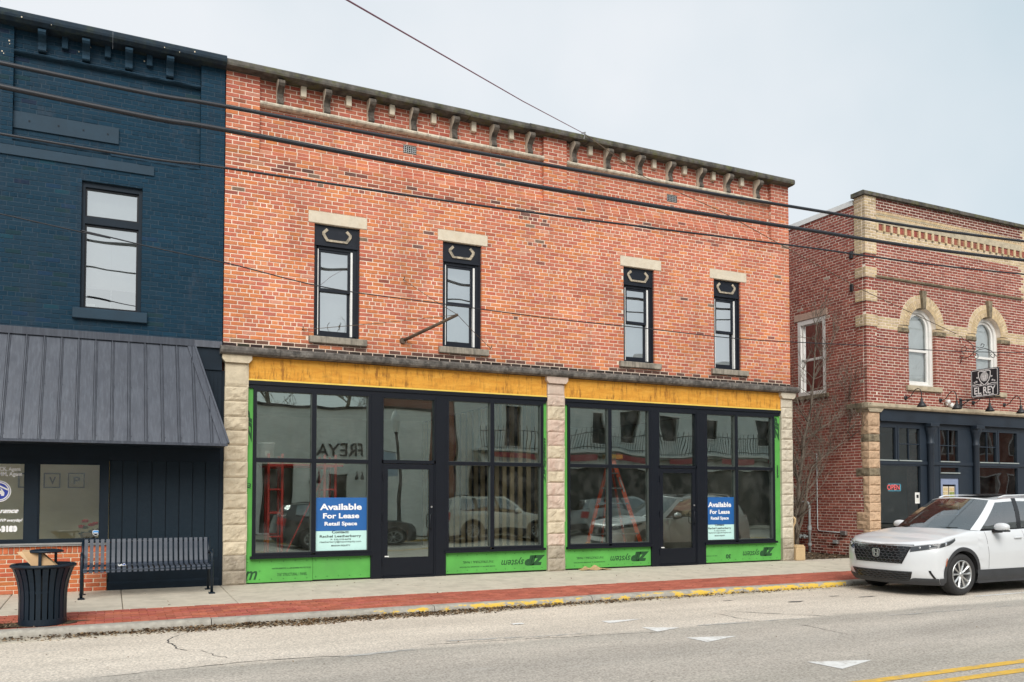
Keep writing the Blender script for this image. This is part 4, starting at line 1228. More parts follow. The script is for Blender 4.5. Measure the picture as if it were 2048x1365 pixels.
# poinsettia on the window board
fl = thing('poinsettia', 'red poinsettia in a basket on the office window board', 'plant', (-1.98,.26,.79))
M_PETAL = plain('red_petal', (.75,.035,.03), .6, var=.3, scale=40); M_BASK = plain('basket_weave', (.20,.15,.08), .8, var=.4, scale=50); M_LEAFG = plain('dark_leaf', (.04,.09,.03), .6, var=.3)
m = MB(); m.lathe([(0,.79),(.10,.79),(.13,.90),(.125,.91),(0,.90)], (-1.98,.26,0), 16); obj('basket', m, M_BASK, fl, smooth=True)
for nm, mt, n, zr, sz in (('flower', M_PETAL, 150, (.98,1.13), .075), ('foliage', M_LEAFG, 90, (.88,1.0), .075)):
    m = MB()
    cs = [(-2.03,.20,1.07),(-1.94,.18,1.01),(-2.08,.21,.98),(-1.88,.20,1.03)] 
    for k in range(n):
        c = random.choice(cs); a = random.uniform(0,6.28); t = random.uniform(.1,.9)
        cz = c[2] if nm == 'flower' else c[2]-.1
        dv = Vector((math.cos(a)*math.cos(t), math.sin(a)*math.cos(t), math.sin(t)))*sz; sv = Vector((-math.sin(a), math.cos(a), 0))*sz*.32
        c = Vector((c[0],c[1],cz)); m.add([c, c+dv*.5+sv, c+dv, c+dv*.5-sv], [(0,1,2,3)])
    obj(nm, m, mt, fl)
# ------------------------------------------------------------------ corner brick building on the right
M_RBRICK = tinted('dark_red_brick', var=.14, rough=.9, bmp=.45, soot=.1, spec=.15, age=.2)
M_RMORT = plain('light_mortar', (.76,.66,.56), .95, var=.12, age=.2)
M_BUFFM = M_RMORT
M_SLATE = plain('slate_navy_paint', (.012,.021,.034), .55, var=.1, scale=3, bmp=.08)
M_SLATEL = plain('pale_sill_paint', (.30,.34,.33), .5, var=.1)
M_QUOIN = streaky('peach_rock_face', (.52,.36,.235), var=.18, dark=(.28,.19,.12), damt=.4, vscale=(2,2,1), bmp=.7)
M_QUOIND = streaky('sooty_rock_face', (.22,.18,.12), var=.35, dark=(.05,.045,.035), damt=.7, vscale=(3,3,2), bmp=.7)
M_BUFFST = streaky('buff_ledge', (.46,.39,.28), var=.15, dark=(.10,.09,.07), damt=.45, vscale=(2,2,3))
M_PLAST = plain('white_plastic_sheet', (.88,.90,.90), .5, var=.05, scale=3, bmp=.5, fine=6)
M_WPAINTW = plain('white_window_paint', (.74,.73,.70), .5, var=.06, dirt=((.6,.57,.52),.2))
M_GLASSA = glass_mat('arched_window_glass', tint=(.92,.94,.94), refl=.06, wave=.3)
M_GLASSR = glass_mat('restaurant_glass', tint=(.72,.80,.80), refl=.06, wave=.18, wscale=1.2)
M_DOORB = plain('periwinkle_door', (.22,.27,.40), .5, var=.08)
RB = thing('corner_building', 'two-storey dark red brick building with buff brick arches and a dark restaurant front', 'building', (18.5, 0, 0))
RX0, RX1 = 15.09, 24.0
RED = [(.27,.082,.060),(.29,.09,.066),(.25,.074,.055),(.30,.10,.072),(.265,.078,.06),(.235,.066,.052)]
BUF = [(.56,.43,.26),(.60,.47,.29),(.53,.40,.24),(.50,.385,.24),(.58,.45,.30)]
ARC = [(17.08,5.82),(19.66,5.82),(22.24,5.82)]
def tint_front(u, z, r):
    buff = (u < 15.45 and (z > 7.51 or 6.92 < z < 7.17 or 6.32 < z < 6.60)) or 5.70 < z < 5.985 or (7.86 < z < 8.60 and u < 21.15) or (21.12 < u < 21.5 and z > 6.95)
    if buff:
        t = random.choice(BUF); k = random.uniform(.88,1.08)
        if u < 15.45 and z > 7.9: k *= random.uniform(.65,1.0)
        return tuple(c*k for c in t)
    t = random.choice(RED); k = random.uniform(.85,1.15)
    if z > 8.6: k *= .62
    return tuple(c*k for c in t)
def tint_side(u, z, r):
    if u < .30 and (z > 7.51 or 6.92 < z < 7.17 or 6.32 < z < 6.60 or 5.70 < z < 5.985):
        t = random.choice(BUF); k = random.uniform(.75,1.0); return tuple(c*k for c in t)
    t = random.choice(RED); k = random.uniform(.85,1.2)*1.1
    if z < .5 and random.random() < .5: k *= .5
    if random.random() < .006: return (.42,.33,.27)
    return tuple(c*k for c in t)
L = []
aops = []
for ax, az in ARC:
    aops += [('a', ax, az-.005, .66), ('r', ax-.50, ax+.50, 4.30, az), ('r', ax-.62, ax+.67, 4.165, 4.30)]
brick_wall(RB, planeY(0), 15.45, RX1, 3.78, 8.95, aops, tint_front, M_RBRICK, M_RMORT, collect=L, course=.073, blen=.21, joint=.015, header_every=0)
for za, zb_, pr_ in ((3.78,5.70,0),(5.70,5.985,.03),(5.985,6.32,0),(6.32,6.60,.03),(6.60,6.92,0),(6.92,7.17,.03),(7.17,7.51,0),(7.51,8.95,.03)):
    brick_wall(RB, planeY(-pr_), RX0-pr_, 15.455, za, zb_, [], tint_front, M_RBRICK, M_RMORT, collect=L, course=.073, blen=.21, joint=.015, header_every=0)
    brick_wall(RB, planeX(RX0-pr_), .10-pr_, .30, za, min(zb_,8.95), [], tint_side, M_RBRICK, M_RMORT, collect=L, course=.073, blen=.21, joint=.015, header_every=0)
sops = [('r',1.30,2.28,4.17,6.20),('r',1.22,2.40,6.20,6.385),('r',1.2,2.42,4.06,4.17)]
brick_wall(RB, planeX(RX0), .30, 4.0, 0.0, 8.80, sops, tint_side, M_RBRICK, M_RMORT, collect=L, course=.073, blen=.21, joint=.015)
brick_wall(RB, planeX(RX0), .10, .30, 0.0, 3.78, [], tint_side, M_RBRICK, M_RMORT, collect=L, course=.073, blen=.21, joint=.015)
emit_bricks(RB, L, M_RBRICK)
m = MB(); m.box(RX0, RX0+.2, 4.0, 14, 0, 8.8); m.box(RX1-.2, RX1, .2, 14, 0, 8.9); m.box(RX0+.2, RX1-.2, 13.8, 14, 0, 8.8); obj('side_wall', m, M_SIDE, RB)
m = MB(); m.box(RX0+.2, RX1-.2, .2, 13.8, 8.5, 8.6); obj('roof', m, M_COPING, RB)
m = MB(); m.box(RX0+.2, RX1-.2, .2, 13.8, 3.7, 3.78); obj('floor_slab', m, M_DARK, RB)
# front parapet coping
x = RX0-.10; k = 0
while x < RX1:
    w = min([1.6,1.9,1.45][k % 3], RX1-x)
    m = MB(); dz = random.uniform(-.006,.008)
    m.prism([(-.09,8.955),(-.09,9.03+dz),(-.05,9.06+dz),(.34,9.06+dz),(.34,8.955)], 'x', x+.004, x+w-.004); obj('coping_stone', m, M_COPING, RB); x += w; k += 1
m = MB(); m.box(RX0-.035, RX0+.22, .34, 14, 8.80, 8.93); obj('side_coping', m, M_WHITE, RB)
# corner block, proud buff quoins
def buff_pad_(z0, z1):
    m = MB(); m.box(RX0-.03, 15.45, -.03, .30, z0, z1)
# saw-tooth and corbelled bands of the parapet
for z0, pitch, pr, mt in ((8.56,.075,.045,0),(8.46,.075,.03,0)):
    xx = 15.47; i = 0
    while xx < 21.1:
        m = MB(); m.tint = random.choice(BUF)
        m.prism([(xx,-.0),(xx+pitch*.5,-pr),(xx+pitch,-.0),(xx+pitch,.05),(xx,.05)], 'z', z0, z0+.06)
        L2 = m
        if i == 0: saw = MB()
        if saw.tint is None: saw.tint = (0,0,0)
        saw.tint = m.tint; saw.add(m.v, m.f); xx += pitch; i += 1
    obj('sawtooth_course', saw, M_RBRICK, RB, kind='stuff')
m = MB(); m.box(15.46, 21.12, -.022, .05, 8.52, 8.56); obj('corbel_course', m, M_BUFFST, RB)
m = MB(); m.box(15.46, 21.12, -.03, .05, 8.30, 8.455); obj('corbel_course', m, M_BUFFST, RB)
xx = 15.46; i = 0
while xx < 21.05:
    m = MB(); m.tint = random.choice(BUF); m.box(xx, xx+.075, -.035, .05, 8.12, 8.298); obj('corbel_post', m, M_RBRICK, RB)
    m = MB(); m.box(xx+.012, xx+.06, -.028, .02, 8.085, 8.119); obj('corbel_drop', m, M_QUOIND, RB)
    for j in range(3):
        m = MB(); m.tint = tuple(c*random.uniform(.9,1.2) for c in random.choice(RED)); m.box(xx+.083+j*.056, xx+.131+j*.056, -.010, .04, 8.135, 8.295); obj('soldier_brick', m, M_RBRICK, RB)
    xx += .254; i += 1
# dark string course with header teeth
x = 15.40
while x < 21.1:
    w = min(1.4, 21.12-x); m = MB(); m.prism([(.03,6.925),(-.05,6.935),(-.06,6.965),(-.04,6.99),(.03,6.995)], 'x', x+.002, x+w-.002); obj('string_course_stone', m, M_QUOIND, RB); x += w
# arched windows
def arch_band(ax, az, r0, r1, a0, a1, n, rings, name, tilt=.0):
    for ri, (ra, rb) in enumerate(rings):
        nn = n
        for k in range(nn):
            t0 = a0 + (a1-a0)*(k+.06)/nn; t1 = a0 + (a1-a0)*(k+.94)/nn
            m = MB(); kk = random.uniform(.9,1.1); m.tint = tuple(c*kk for c in random.choice(BUF))
            pts = [(ax+ra*math.cos(t0), az+ra*math.sin(t0)), (ax+rb*math.cos(t0), az+rb*math.sin(t0)), (ax+rb*math.cos(t1), az+rb*math.sin(t1)), (ax+ra*math.cos(t1), az+ra*math.sin(t1))]
            m.prism(pts, 'y', -.032+ri*.004, .12); obj(name, m, M_RBRICK, RB)
def arched_window(ax, az):
    arch_band(ax, az, .5, .83, 0, math.pi, 28, ((.502,.605),(.612,.715),(.722,.825)), 'voussoir')
    # mortar ring behind the voussoirs
    n = 28; m = MB(); vs = []
    for k in range(n+1):
        a = math.pi*k/n
        for r_ in (.50,.828): 
            for y in (-.022, .14): vs.append((ax+r_*math.cos(a), y, az+r_*math.sin(a)))
    fs = []
    for k in range(n):
        b = 4*k; fs += [(b,b+2,b+6,b+4),(b+1,b+5,b+7,b+3),(b,b+4,b+5,b+1),(b+2,b+3,b+7,b+6)]
    m.add(vs, fs); obj('arch_mortar', m, M_RMORT, RB)
    m = MB(); m.prism([(ax-.05,az+.47),(ax+.05,az+.47),(ax+.085,az+.93),(ax-.085,az+.93)], 'y', -.10, .1); obj('keystone', m, M_QUOIND, RB)
    for s in (-1,1):
        xa = ax+s*.50; xb = ax+s*.89
        m = rock_block(min(xa,xb), max(xa,xb), 5.635, 5.745, -.04, .12, amp=.02, seed=ax+s); obj('springer_stone', m, M_QUOIND, RB)
    m = MB(); m.box(ax-.62, ax+.67, -.07, .15, 4.168, 4.298, bev=.01); obj('sill', m, M_BUFFST, RB)
    # white timber frame
    def arch_frame(r0, r1, y0, y1, zb):
        m = MB(); vs = []; n = 24
        ang = [(-1,zb)] + [None]*(n+1)
        prof = [(r1,zb,r0,zb)]
        pts = []
        pts.append(((ax+r1,zb),(ax+r0,zb)))
        for k in range(n+1):
            a = math.pi*k/n; pts.append(((ax+r1*math.cos(a), az+r1*math.sin(a)), (ax+r0*math.cos(a), az+r0*math.sin(a))))
        pts.append(((ax-r1,zb),(ax-r0,zb)))
        for o, i_ in pts:
            vs += [(o[0],y0,o[1]),(i_[0],y0,i_[1]),(o[0],y1,o[1]),(i_[0],y1,i_[1])]
        fs = []
        for k in range(len(pts)-1):
            b = 4*k; fs += [(b,b+1,b+5,b+4),(b+1,b+3,b+7,b+5),(b+2,b+6,b+7,b+3),(b,b+4,b+6,b+2)]
        m.add(vs, fs); return m
    m = arch_frame(.40, .50, .10, .22, 4.30); m.box(ax-.40, ax+.40, .10, .22, 4.30, 4.36)
    w = recalc(obj('arched_window', m, M_WPAINTW, RB))
    m = arch_frame(.33, .395, .14, .2, 4.36); m.box(ax-.33, ax+.33, .14, .2, 4.36, 4.44); m.box(ax-.33, ax+.33, .135, .2, 5.20, 5.26)
    recalc(obj('sash', m, M_WPAINTW, w))
    n = 20
    g = MB(); g.add([(ax-.335,.17,4.44),(ax+.335,.17,4.44)] + [(ax+.335*math.cos(math.pi*k/n),.17,az+.335*math.sin(math.pi*k/n)) for k in range(n+1)], [tuple(range(n+3))]); obj('pane', g, M_GLASSA, w)
    def sheet(a, b):
        x = ax-.39+.78*a; z = 4.36+1.85*b
        return (x, .235 + .03*mnoise.noise(Vector((x*4,z*3.2,ax))) + .015*mnoise.noise(Vector((x*9,z*9,ax))), z)
    g = MB(); g.grid(sheet, 14, 30); obj('plastic_sheet', g, M_PLAST, w, smooth=True)
    g = MB(); g.box(ax-.6,ax+.6,.34,.36,4.2,6.4); obj('backing_board', g, M_DARK, w)
for ax, az in ARC: arched_window(ax, az)
# side window
m = MB(); y0, y1, z0, z1 = 1.30, 2.28, 4.17, 6.20; X = RX0
m.box(X-.005, X+.16, y0, y0+.10, z0, z1); m.box(X-.005, X+.16, y1-.10, y1, z0, z1); m.box(X-.005, X+.16, y0+.1, y1-.1, z1-.12, z1); m.box(X-.005, X+.16, y0+.1, y1-.1, z0, z0+.10)
m.box(X+.05, X+.13, y0+.1, y1-.1, 5.10, 5.16); m.box(X+.05,X+.13,y0+.1,y0+.15,z0+.1,z1-.12); m.box(X+.05,X+.13,y1-.15,y1-.1,z0+.1,z1-.12)
sw_ = obj('side_window', m, M_WPAINTW, RB)
g = MB(); g.quad((X+.09,y0+.15,z0+.1),(X+.09,y1-.15,z0+.1),(X+.09,y1-.15,z1-.12),(X+.09,y0+.15,z1-.12)); obj('pane', g, glass_mat('side_glass', tint=(.8,.8,.8), refl=.03, wave=.1), sw_)
g = MB(); g.grid(lambda a, b: (X+.17+.012*math.sin(a*40), y0+.08+(y1-y0-.16)*a, z0+.05+(z1-z0-.1)*b), 60, 2); obj('curtain', g, plain('burgundy_curtain', (.60,.008,.07), .8, var=.2), sw_, smooth=True)
g = MB(); g.box(X+.22,X+.24,y0-.2,y1+.2,z0-.1,z1+.1); obj('backing_board', g, M_DARK, sw_)
m = MB(); m.box(X-.02, X+.12, 1.225, 2.40, 6.205, 6.382, bev=.008); obj('lintel', m, streaky('pink_sandstone', (.48,.34,.27), var=.1, dark=(.3,.2,.16), damt=.3), RB)
m = MB(); m.box(X-.06, X+.12, 1.20, 2.42, 4.062, 4.168, bev=.008); obj('sill', m, M_QUOIND, RB)
for zz in (6.72, 7.55):
    m = MB(); m.box(X-.05, X+.005, .36, .46, zz-.09, zz+.1, bev=.01); obj('anchor_plate', m, M_BLACK, RB)
# ledge, cap and rock-faced corner quoins
x = RX0-.12; k = 0
while x < RX1:
    w = min([1.35,1.7,1.5,1.1][k % 4], RX1-x)
    m = MB()
    m.prism([(.05,3.655),(-.10,3.66),(-.13,3.70),(-.125,3.77),(-.06,3.795),(.05,3.80)], 'x', x+.003, x+w-.003); obj('ledge_stone', m, M_BUFFST, RB); x += w; k += 1
m = MB(); m.box(RX0-.13, RX0+.1, .05, .55, 3.655, 3.79, bev=.015); obj('ledge_stone', m, M_QUOIND, RB)
m = MB(); m.prism([(RX0-.02,3.56),(15.47,3.56),(15.56,3.652),(RX0-.09,3.652)], 'y', -.09, .3); obj('pier_cap', m, M_BUFFST, RB)
rnd = random.Random(5); z = 0.0; i = 0
while z < 3.54:
    h = rnd.uniform(.185,.235)
    if 3.56-z-h < .12: h = 3.56-z
    m = rock_block(RX0-.01+rnd.uniform(-.008,.008), 15.46+rnd.uniform(-.008,.006), z+.003, z+h-.003, -.05, .1, amp=.022, seed=z*3+40)
    dep = rnd.choice((.14,.16,.20,.17)) if not (1.9 < z < 2.1 or .6 < z < .9 or z > 3.25) else .36
    # rough return along the alley
    y_a, y_b, zz0, zz1 = -.04, dep, z+.003, z+h-.003
    def fn(a, b):
        e = min(a,1-a,b,1-b); kk = min(1,e/.2)
        return (RX0-.012-(.012+.028*mnoise.noise(Vector((y_a+(y_b-y_a)*a, zz0+(zz1-zz0)*b, i*2.2))*11))*kk, y_b+(y_a-y_b)*a, zz0+(zz1-zz0)*b)
    m.grid(fn, 6, 6)
    obj('quoin_stone', m, M_QUOIND if (i % 4 in (1,)) and z > 1.2 else M_QUOIN, RB)
    z += h; i += 1
# restaurant front
FY = .05
m = MB(); m.box(15.50, RX1, -.03, .15, 3.385, 3.655); m.box(15.50, RX1, -.05, .15, 3.355, 3.385); obj('fascia', m, M_SLATE, RB)
m = MB(); m.box(15.48, RX1, .05, .16, 3.26, 3.355); m.box(15.48, RX1, .03, .16, 2.29, 2.375); obj('transom_rail', m, M_SLATE, RB)
posts = [(15.46,15.50),(17.05,17.72),(18.50,19.25),(20.92,21.30),(23.0,24.0)]
for a, b in posts:
    m = MB(); m.box(a, b, .06, .16, 0, 3.26); obj('shopfront_post', m, M_SLATE, RB)
def rwin(a, b, z0, z1, nx=1, nz=1, f=.05, name='transom_window', sill=True):
    m = MB(); y = .05
    m.box(a, a+f, y, y+.09, z0, z1); m.box(b-f, b, y, y+.09, z0, z1); m.box(a+f, b-f, y, y+.09, z1-f, z1); m.box(a+f, b-f, y, y+.09, z0, z0+f*.6)
    for k in range(1, nx): xx = a+f+(b-a-2*f)*k/nx; m.box(xx-.012, xx+.012, y+.02, y+.08, z0+f*.6, z1-f)
    for k in range(1, nz): zz = z0+f*.6+(z1-z0-1.6*f)*k/nz; m.box(a+f, b-f, y+.022, y+.078, zz-.012, zz+.012)
    w = obj(name, m, M_SLATE, RB)
    g = MB(); g.quad((a+f,y+.05,z0+f*.6),(b-f,y+.05,z0+f*.6),(b-f,y+.05,z1-f),(a+f,y+.05,z1-f)); obj('pane', g, M_GLASSR, w)
    if sill: g = MB(); g.box(a+.02, b-.02, y-.035, y+.02, z0-.004, z0+.022); obj('sill_bead', g, M_SLATEL, w)
    return w
for a, b, nx, nz in ((15.50,16.17,1,1),(16.19,17.05,2,2),(17.72,18.50,2,2),(19.25,20.05,2,2),(20.07,20.92,1,1),(21.3,22.1,2,2),(22.1,23.0,2,2)):
    rwin(a, b, 2.375, 3.26, nx, nz)
rwin(15.50, 17.05, .55, 2.29, name='shopfront_window', f=.04); rwin(19.25, 20.92, .55, 2.29, name='shopfront_window', f=.04); rwin(21.3,23.0,.55,2.29,name='shopfront_window', f=.04)
for a, b in ((15.50,17.05),(19.25,20.92),(21.3,23.0)):
    m = MB(); m.box(a, b, .04, .16, 0, .55); m.box(a+.1, b-.1, .025, .04, .1, .45, bev=.008); obj('stall_riser', m, M_SLATE, RB)
rwin(17.72, 18.50, 2.08, 2.28, 1, 1, name='door_transom')
m = MB(); m.box(17.72,18.50,.05,.14,1.95,2.08); m.box(17.72,17.76,.05,.14,0,1.95); m.box(18.46,18.5,.05,.14,0,1.95); obj('door_frame', m, M_SLATE, RB)
m = MB(); a, b = 17.76, 18.46; f = .10
m.box(a, a+f, .07, .12, .02, 1.95); m.box(b-f, b, .07, .12, .02, 1.95); m.box(a+f, b-f, .07, .12, 1.79, 1.95); m.box(a+f, b-f, .07, .12, .02, .28)
rd = obj('restaurant_door', m, M_DOORB, RB)
g = MB(); g.quad((a+f,.095,.28),(b-f,.095,.28),(b-f,.095,1.79),(a+f,.095,1.79)); obj('pane', g, M_GLASSR, rd)
# cast iron columns
for xc in (17.33, 19.09):
    m = MB(); m.lathe([(.13,0),(.13,.18),(.10,.22),(.085,.3),(.08,2.8),(.095,2.82),(.095,2.86),(.08,2.88),(.085,3.0),(.12,3.14),(.15,3.2),(.15,3.26)], (xc, .0, 0), 18); c = obj('iron_column', m, M_SLATE, RB, smooth=True)
    m = MB(); m.box(xc-.16, xc+.16, -.16, .14, 3.26, 3.352, bev=.01); obj('capital', m, M_SLATE, c)
# dark dining room
m = MB(); m.box(RX0+.2, RX1-.2, 6, 6.1, 0, 3.7); obj('back_wall', m, M_DARK, RB)
m = MB(); m.box(RX0+.2, RX1-.2, .17, 6, -.05, .04); obj('dining_floor', m, M_FLOORI, RB)

# hanging things on the corner building
def neon():
    m, nt, out = mat_new('neon_red'); e = nt.nodes.new('ShaderNodeEmission'); e.inputs[0].default_value = (1,.12,.12,1); e.inputs[1].default_value = .9; nt.links.new(e.outputs[0], out.inputs[0])
    m2, nt, out = mat_new('neon_cyan'); e = nt.nodes.new('ShaderNodeEmission'); e.inputs[0].default_value = (.1,.6,.8,1); e.inputs[1].default_value = .55; nt.links.new(e.outputs[0], out.inputs[0])
    return m, m2
MN1, MN2 = neon()
op = thing('neon_open_sign', 'red and blue neon OPEN sign in the restaurant window', 'sign', (16.12,.14,1.6))
t = MB(); text_fit(t, 'OPEN', lambda u, v: (u, .135, v), 15.90, 16.34, 1.645, 1.775); obj('lettering', t, MN1, op)
m = MB(); m.tube([(15.94,.14,1.79),(16.36,.14,1.79),(16.38,.14,1.77),(16.38,.14,1.64),(16.36,.14,1.62),(15.94,.14,1.62)], .006, 6); obj('tube', m, MN2, op)
m = MB(); m.box(15.90,16.38,.15,.16,1.61,1.80); obj('backing', m, M_DARK, op)
nt_ = thing('window_notice', 'white paper notice taped inside the restaurant window beside the neon sign', 'notice', (16.93,.11,1.3))
m = MB(); m.box(16.84,17.02,.090,.094,1.30,1.58); obj('paper', m, M_WHITE, nt_)
m = MB(); m.box(16.89,16.97,.088,.0905,1.44,1.52); obj('print', m, M_BLACK, nt_)
for i in range(4):
    m = MB(); m.box(16.87,16.99,.088,.0905,1.335+i*.024,1.343+i*.024); obj('print_line', m, M_DRY, nt_)
for k, (a, b) in enumerate(((17.88,18.09),(18.12,18.33))):
    ps = thing('menu_poster', ('green and tan' if k == 0 else 'red and tan') + ' food menu poster on the restaurant door', 'poster', ((a+b)/2, .09, 1.2))
    m = MB(); m.box(a,b,.088,.092,1.16,1.74); obj('paper', m, M_LINTEL, ps)
    for j in range(5):
        m = MB(); m.box(a+.012,b-.012,.086,.0885,1.2+j*.105,1.28+j*.105); obj('picture', m, plain('food_print_%d%d' % (k,j), random.choice([(.35,.2,.08),(.5,.38,.2),(.22,.26,.07),(.45,.12,.08)]) if k else random.choice([(.2,.28,.08),(.5,.4,.22),(.3,.2,.1)]), .6, var=.5, scale=30), ps)
def gooseneck(xc, lab):
    g = thing('gooseneck_lamp', lab, 'lamp', (xc, 0, 3.97), 'gooseneck lamps over the restaurant front')
    m = MB(); m.lathe([(0,-.03),(.05,-.03),(.055,-.02),(.055,-.004)], (xc, 0, 3.97), 16, 'y'); obj('wall_plate', m, M_BLACK, g, smooth=True)
    pts = [(xc,-.02,3.97),(xc,-.10,3.97),(xc,-.17,4.0),(xc,-.23,4.08),(xc,-.30,4.15),(xc,-.38,4.17),(xc,-.44,4.13),(xc,-.47,4.05),(xc,-.475,3.90)]
    m = MB(); m.tube(pts, .011, 8); obj('arm', m, M_BLACK, g, smooth=True)
    m = MB(); m.lathe([(.03,3.91),(.033,3.84),(.045,3.82),(.06,3.80),(.10,3.74),(.115,3.70),(.110,3.70),(.055,3.79),(.02,3.81)], (xc,-.475,0), 20); obj('shade', m, M_BLACK, g, smooth=True)
for xc, lab in ((16.43,'black gooseneck lamp next to the rock-faced corner quoins'),(17.72,'black gooseneck lamp beside the white floodlights'),(19.0,'black gooseneck lamp under the hanging lion sign'),(20.27,'black gooseneck lamp past the hanging sign')):
    gooseneck(xc, lab)
fl = thing('floodlight', 'small white twin floodlight above the restaurant fascia', 'floodlight', (17.95,-.05,3.83))
m = MB(); m.lathe([(0,0),(.05,0),(.05,.03),(0,.03)], (17.95,-.03,3.9), 12, 'y'); obj('base', m, M_WHITE, fl)
for dx, dz in ((-.07,.03),(.06,-.06)):
    m = MB(); m.lathe([(0,-.16),(.055,-.15),(.06,-.13),(.03,-.03),(0,-.02)], (17.95+dx,0,3.9+dz), 14, 'y'); obj('lamp_head', m, M_WHITE, fl, smooth=True)

# the hanging sign and its scrolls, square to the wall
SX = 18.5
sg = thing('hanging_sign', 'black square hanging sign with white lion crest reading EL REY', 'sign', (SX, -.70, 3.98))
M_SIGNK = plain('sign_black', (.014,.016,.022), .45, var=.1)
def rrect(y0, y1, z0, z1, r, x0, x1):
    pts = []
    for cy, cz, a in ((y1-r,z1-r,0),(y0+r,z1-r,90),(y0+r,z0+r,180),(y1-r,z0+r,270)):
        for k in range(5): t = R_(a+k*22.5); pts.append((cy+r*math.cos(t), cz+r*math.sin(t)))
    m = MB(); m.prism(pts, 'x', x0, x1); return m
SY0, SY1, SZ0, SZ1 = -1.08, -.33, 4.03, 4.75
obj('board', rrect(SY0,SY1,SZ0,SZ1,.045,SX-.02,SX+.02), M_SIGNK, sg)
def ring_strip(y0,y1,z0,z1,r,w,x):
    o, i_ = rrect(y0,y1,z0,z1,r,0,0).v[:20], rrect(y0+w,y1-w,z0+w,z1-w,max(.005,r-w),0,0).v[:20]
    m = MB(); m.add([(x,p[1],p[2]) for p in o]+[(x,p[1],p[2]) for p in i_], [(k,(k+1)%20,20+(k+1)%20,20+k) for k in range(20)]); return m
obj('white_border', ring_strip(SY0+.018,SY1-.018,SZ0+.018,SZ1-.018,.04,.013,SX-.0225), M_WHITEV, sg)
SP = lambda u, v: (SX-.0225, SY1-(u)*(SY1-SY0), SZ0+v*(SZ1-SZ0))
t = MB(); text_fit(t, 'EL', SP, .12,.38,.115,.36, bold=.02); obj('lettering', t, M_WHITEV, sg); t = MB(); text_fit(t, 'REY', SP, .45,.89,.115,.36, bold=.02); obj('lettering', t, M_WHITEV, sg)
t = MB()
for a_, b_ in ((.18,.40),(.45,.60),(.65,.82)):
    u_ = a_
    while u_ < b_ - .02:
        h_ = random.choice((.03,.03,.045)); t.add([SP(u_,.055),SP(u_+.028,.055),SP(u_+.028,.055+h_),SP(u_,.055+h_)], [(0,1,2,3)]); u_ += .037
obj('small_print', t, M_WHITEV, sg)
def band(mb, pts, w):
    for a, b in zip(pts[:-1], pts[1:]):
        d = Vector((b[0]-a[0], b[1]-a[1])); L_ = d.length
        if L_ < 1e-6: continue
        n_ = Vector((-d.y, d.x))/L_*w
        mb.add([SP(a[0]-n_.x,a[1]-n_.y),SP(b[0]-n_.x,b[1]-n_.y),SP(b[0]+n_.x,b[1]+n_.y),SP(a[0]+n_.x,a[1]+n_.y)], [(0,1,2,3)])
t = MB()
sh = [(.28,.90),(.29,.72),(.34,.58),(.42,.48),(.50,.42),(.58,.48),(.66,.58),(.71,.72),(.72,.90),(.64,.93),(.5,.88),(.36,.93),(.28,.90)]
band(t, sh, .014)
for s in (-1,1):
    C0 = lambda p: (.5+s*p[0], p[1])
    band(t, [C0(p) for p in [(.05,.40),(.15,.43),(.26,.47),(.36,.45),(.44,.46)]], .012); band(t, [C0(p) for p in [(.02,.405),(.2,.40),(.44,.405)]], .007)
    for cx, cz, r in ((.29,.56,.035),(.36,.53,.03),(.26,.70,.03),(.13,.45,.03)):
        band(t, [C0((cx+r*(1-k*.05)*math.cos(k*.6), cz+r*(1-k*.05)*math.sin(k*.6))) for k in range(14)], .009)
band(t, [(.40,.955),(.42,.90),(.46,.95),(.5,.90),(.54,.95),(.58,.90),(.60,.955)], .009)
obj('crest', t, M_WHITEV, sg)
t = MB(); pts = [(.5+.145*math.cos(a), .715+.165*math.sin(a)) for a in [2*math.pi*k/18 for k in range(18)]]
t.add([SP(.5+(p[0]-.5)*(1+.06*(i%2)), .715+(p[1]-.715)*(1+.06*(i%2))) for i, p in enumerate(pts)], [tuple(range(18))]); obj('mane', t, plain('pale_grey_vinyl',(.5,.5,.5),.5,var=.1), sg)
t = MB(); SPb = SP
SP = lambda u, v: (SX-.0230, SY1-(u)*(SY1-SY0), SZ0+v*(SZ1-SZ0))
band(t, [(.45,.78),(.47,.73),(.455,.66),(.48,.60),(.52,.60),(.545,.66),(.53,.73),(.55,.78)], .008); band(t, [(.43,.72),(.46,.74)], .008); band(t, [(.54,.74),(.57,.72)], .008); band(t, [(.47,.64),(.5,.66),(.53,.64)], .008)
obj('face_lines', t, M_WHITEV, sg)
m = MB(); m.bar((SX,0,4.0),(SX,-1.1,4.0),.03,.03); m.bar((SX,0,3.84),(SX,-.25,3.99),.018); m.box(SX-.05,SX+.05,-.02,0,3.80,4.06); obj('support_arm', m, M_BLACK, sg)
for yy in (-.45,-.95):
    m = MB(); m.box(SX-.012,SX+.012,yy-.01,yy+.01,4.012,4.04); obj('clip', m, M_BLACK, sg)
sc = thing('scroll_bracket', 'wrought iron scroll bracket on the brick wall above the hanging sign', 'bracket', (SX, -.02, 5.1))
def spiral(cy, cz, r, a0, turns, sgn=1, n=22):
    return [(SX, cy+(r*(1-.78*k/n))*math.cos(a0+sgn*turns*2*math.pi*k/n), cz+(r*(1-.78*k/n))*math.sin(a0+sgn*turns*2*math.pi*k/n)) for k in range(n+1)]
def scr(pts, r=.009): m = MB(); m.tube(pts, r, 6); obj('scroll', m, M_BLACK, sc, smooth=True)
on = lambda zx, zy: (lambda p: (SX, p.y, p.z))(on_x(1560+zx/4.014, 580+zy/4.014, SX))
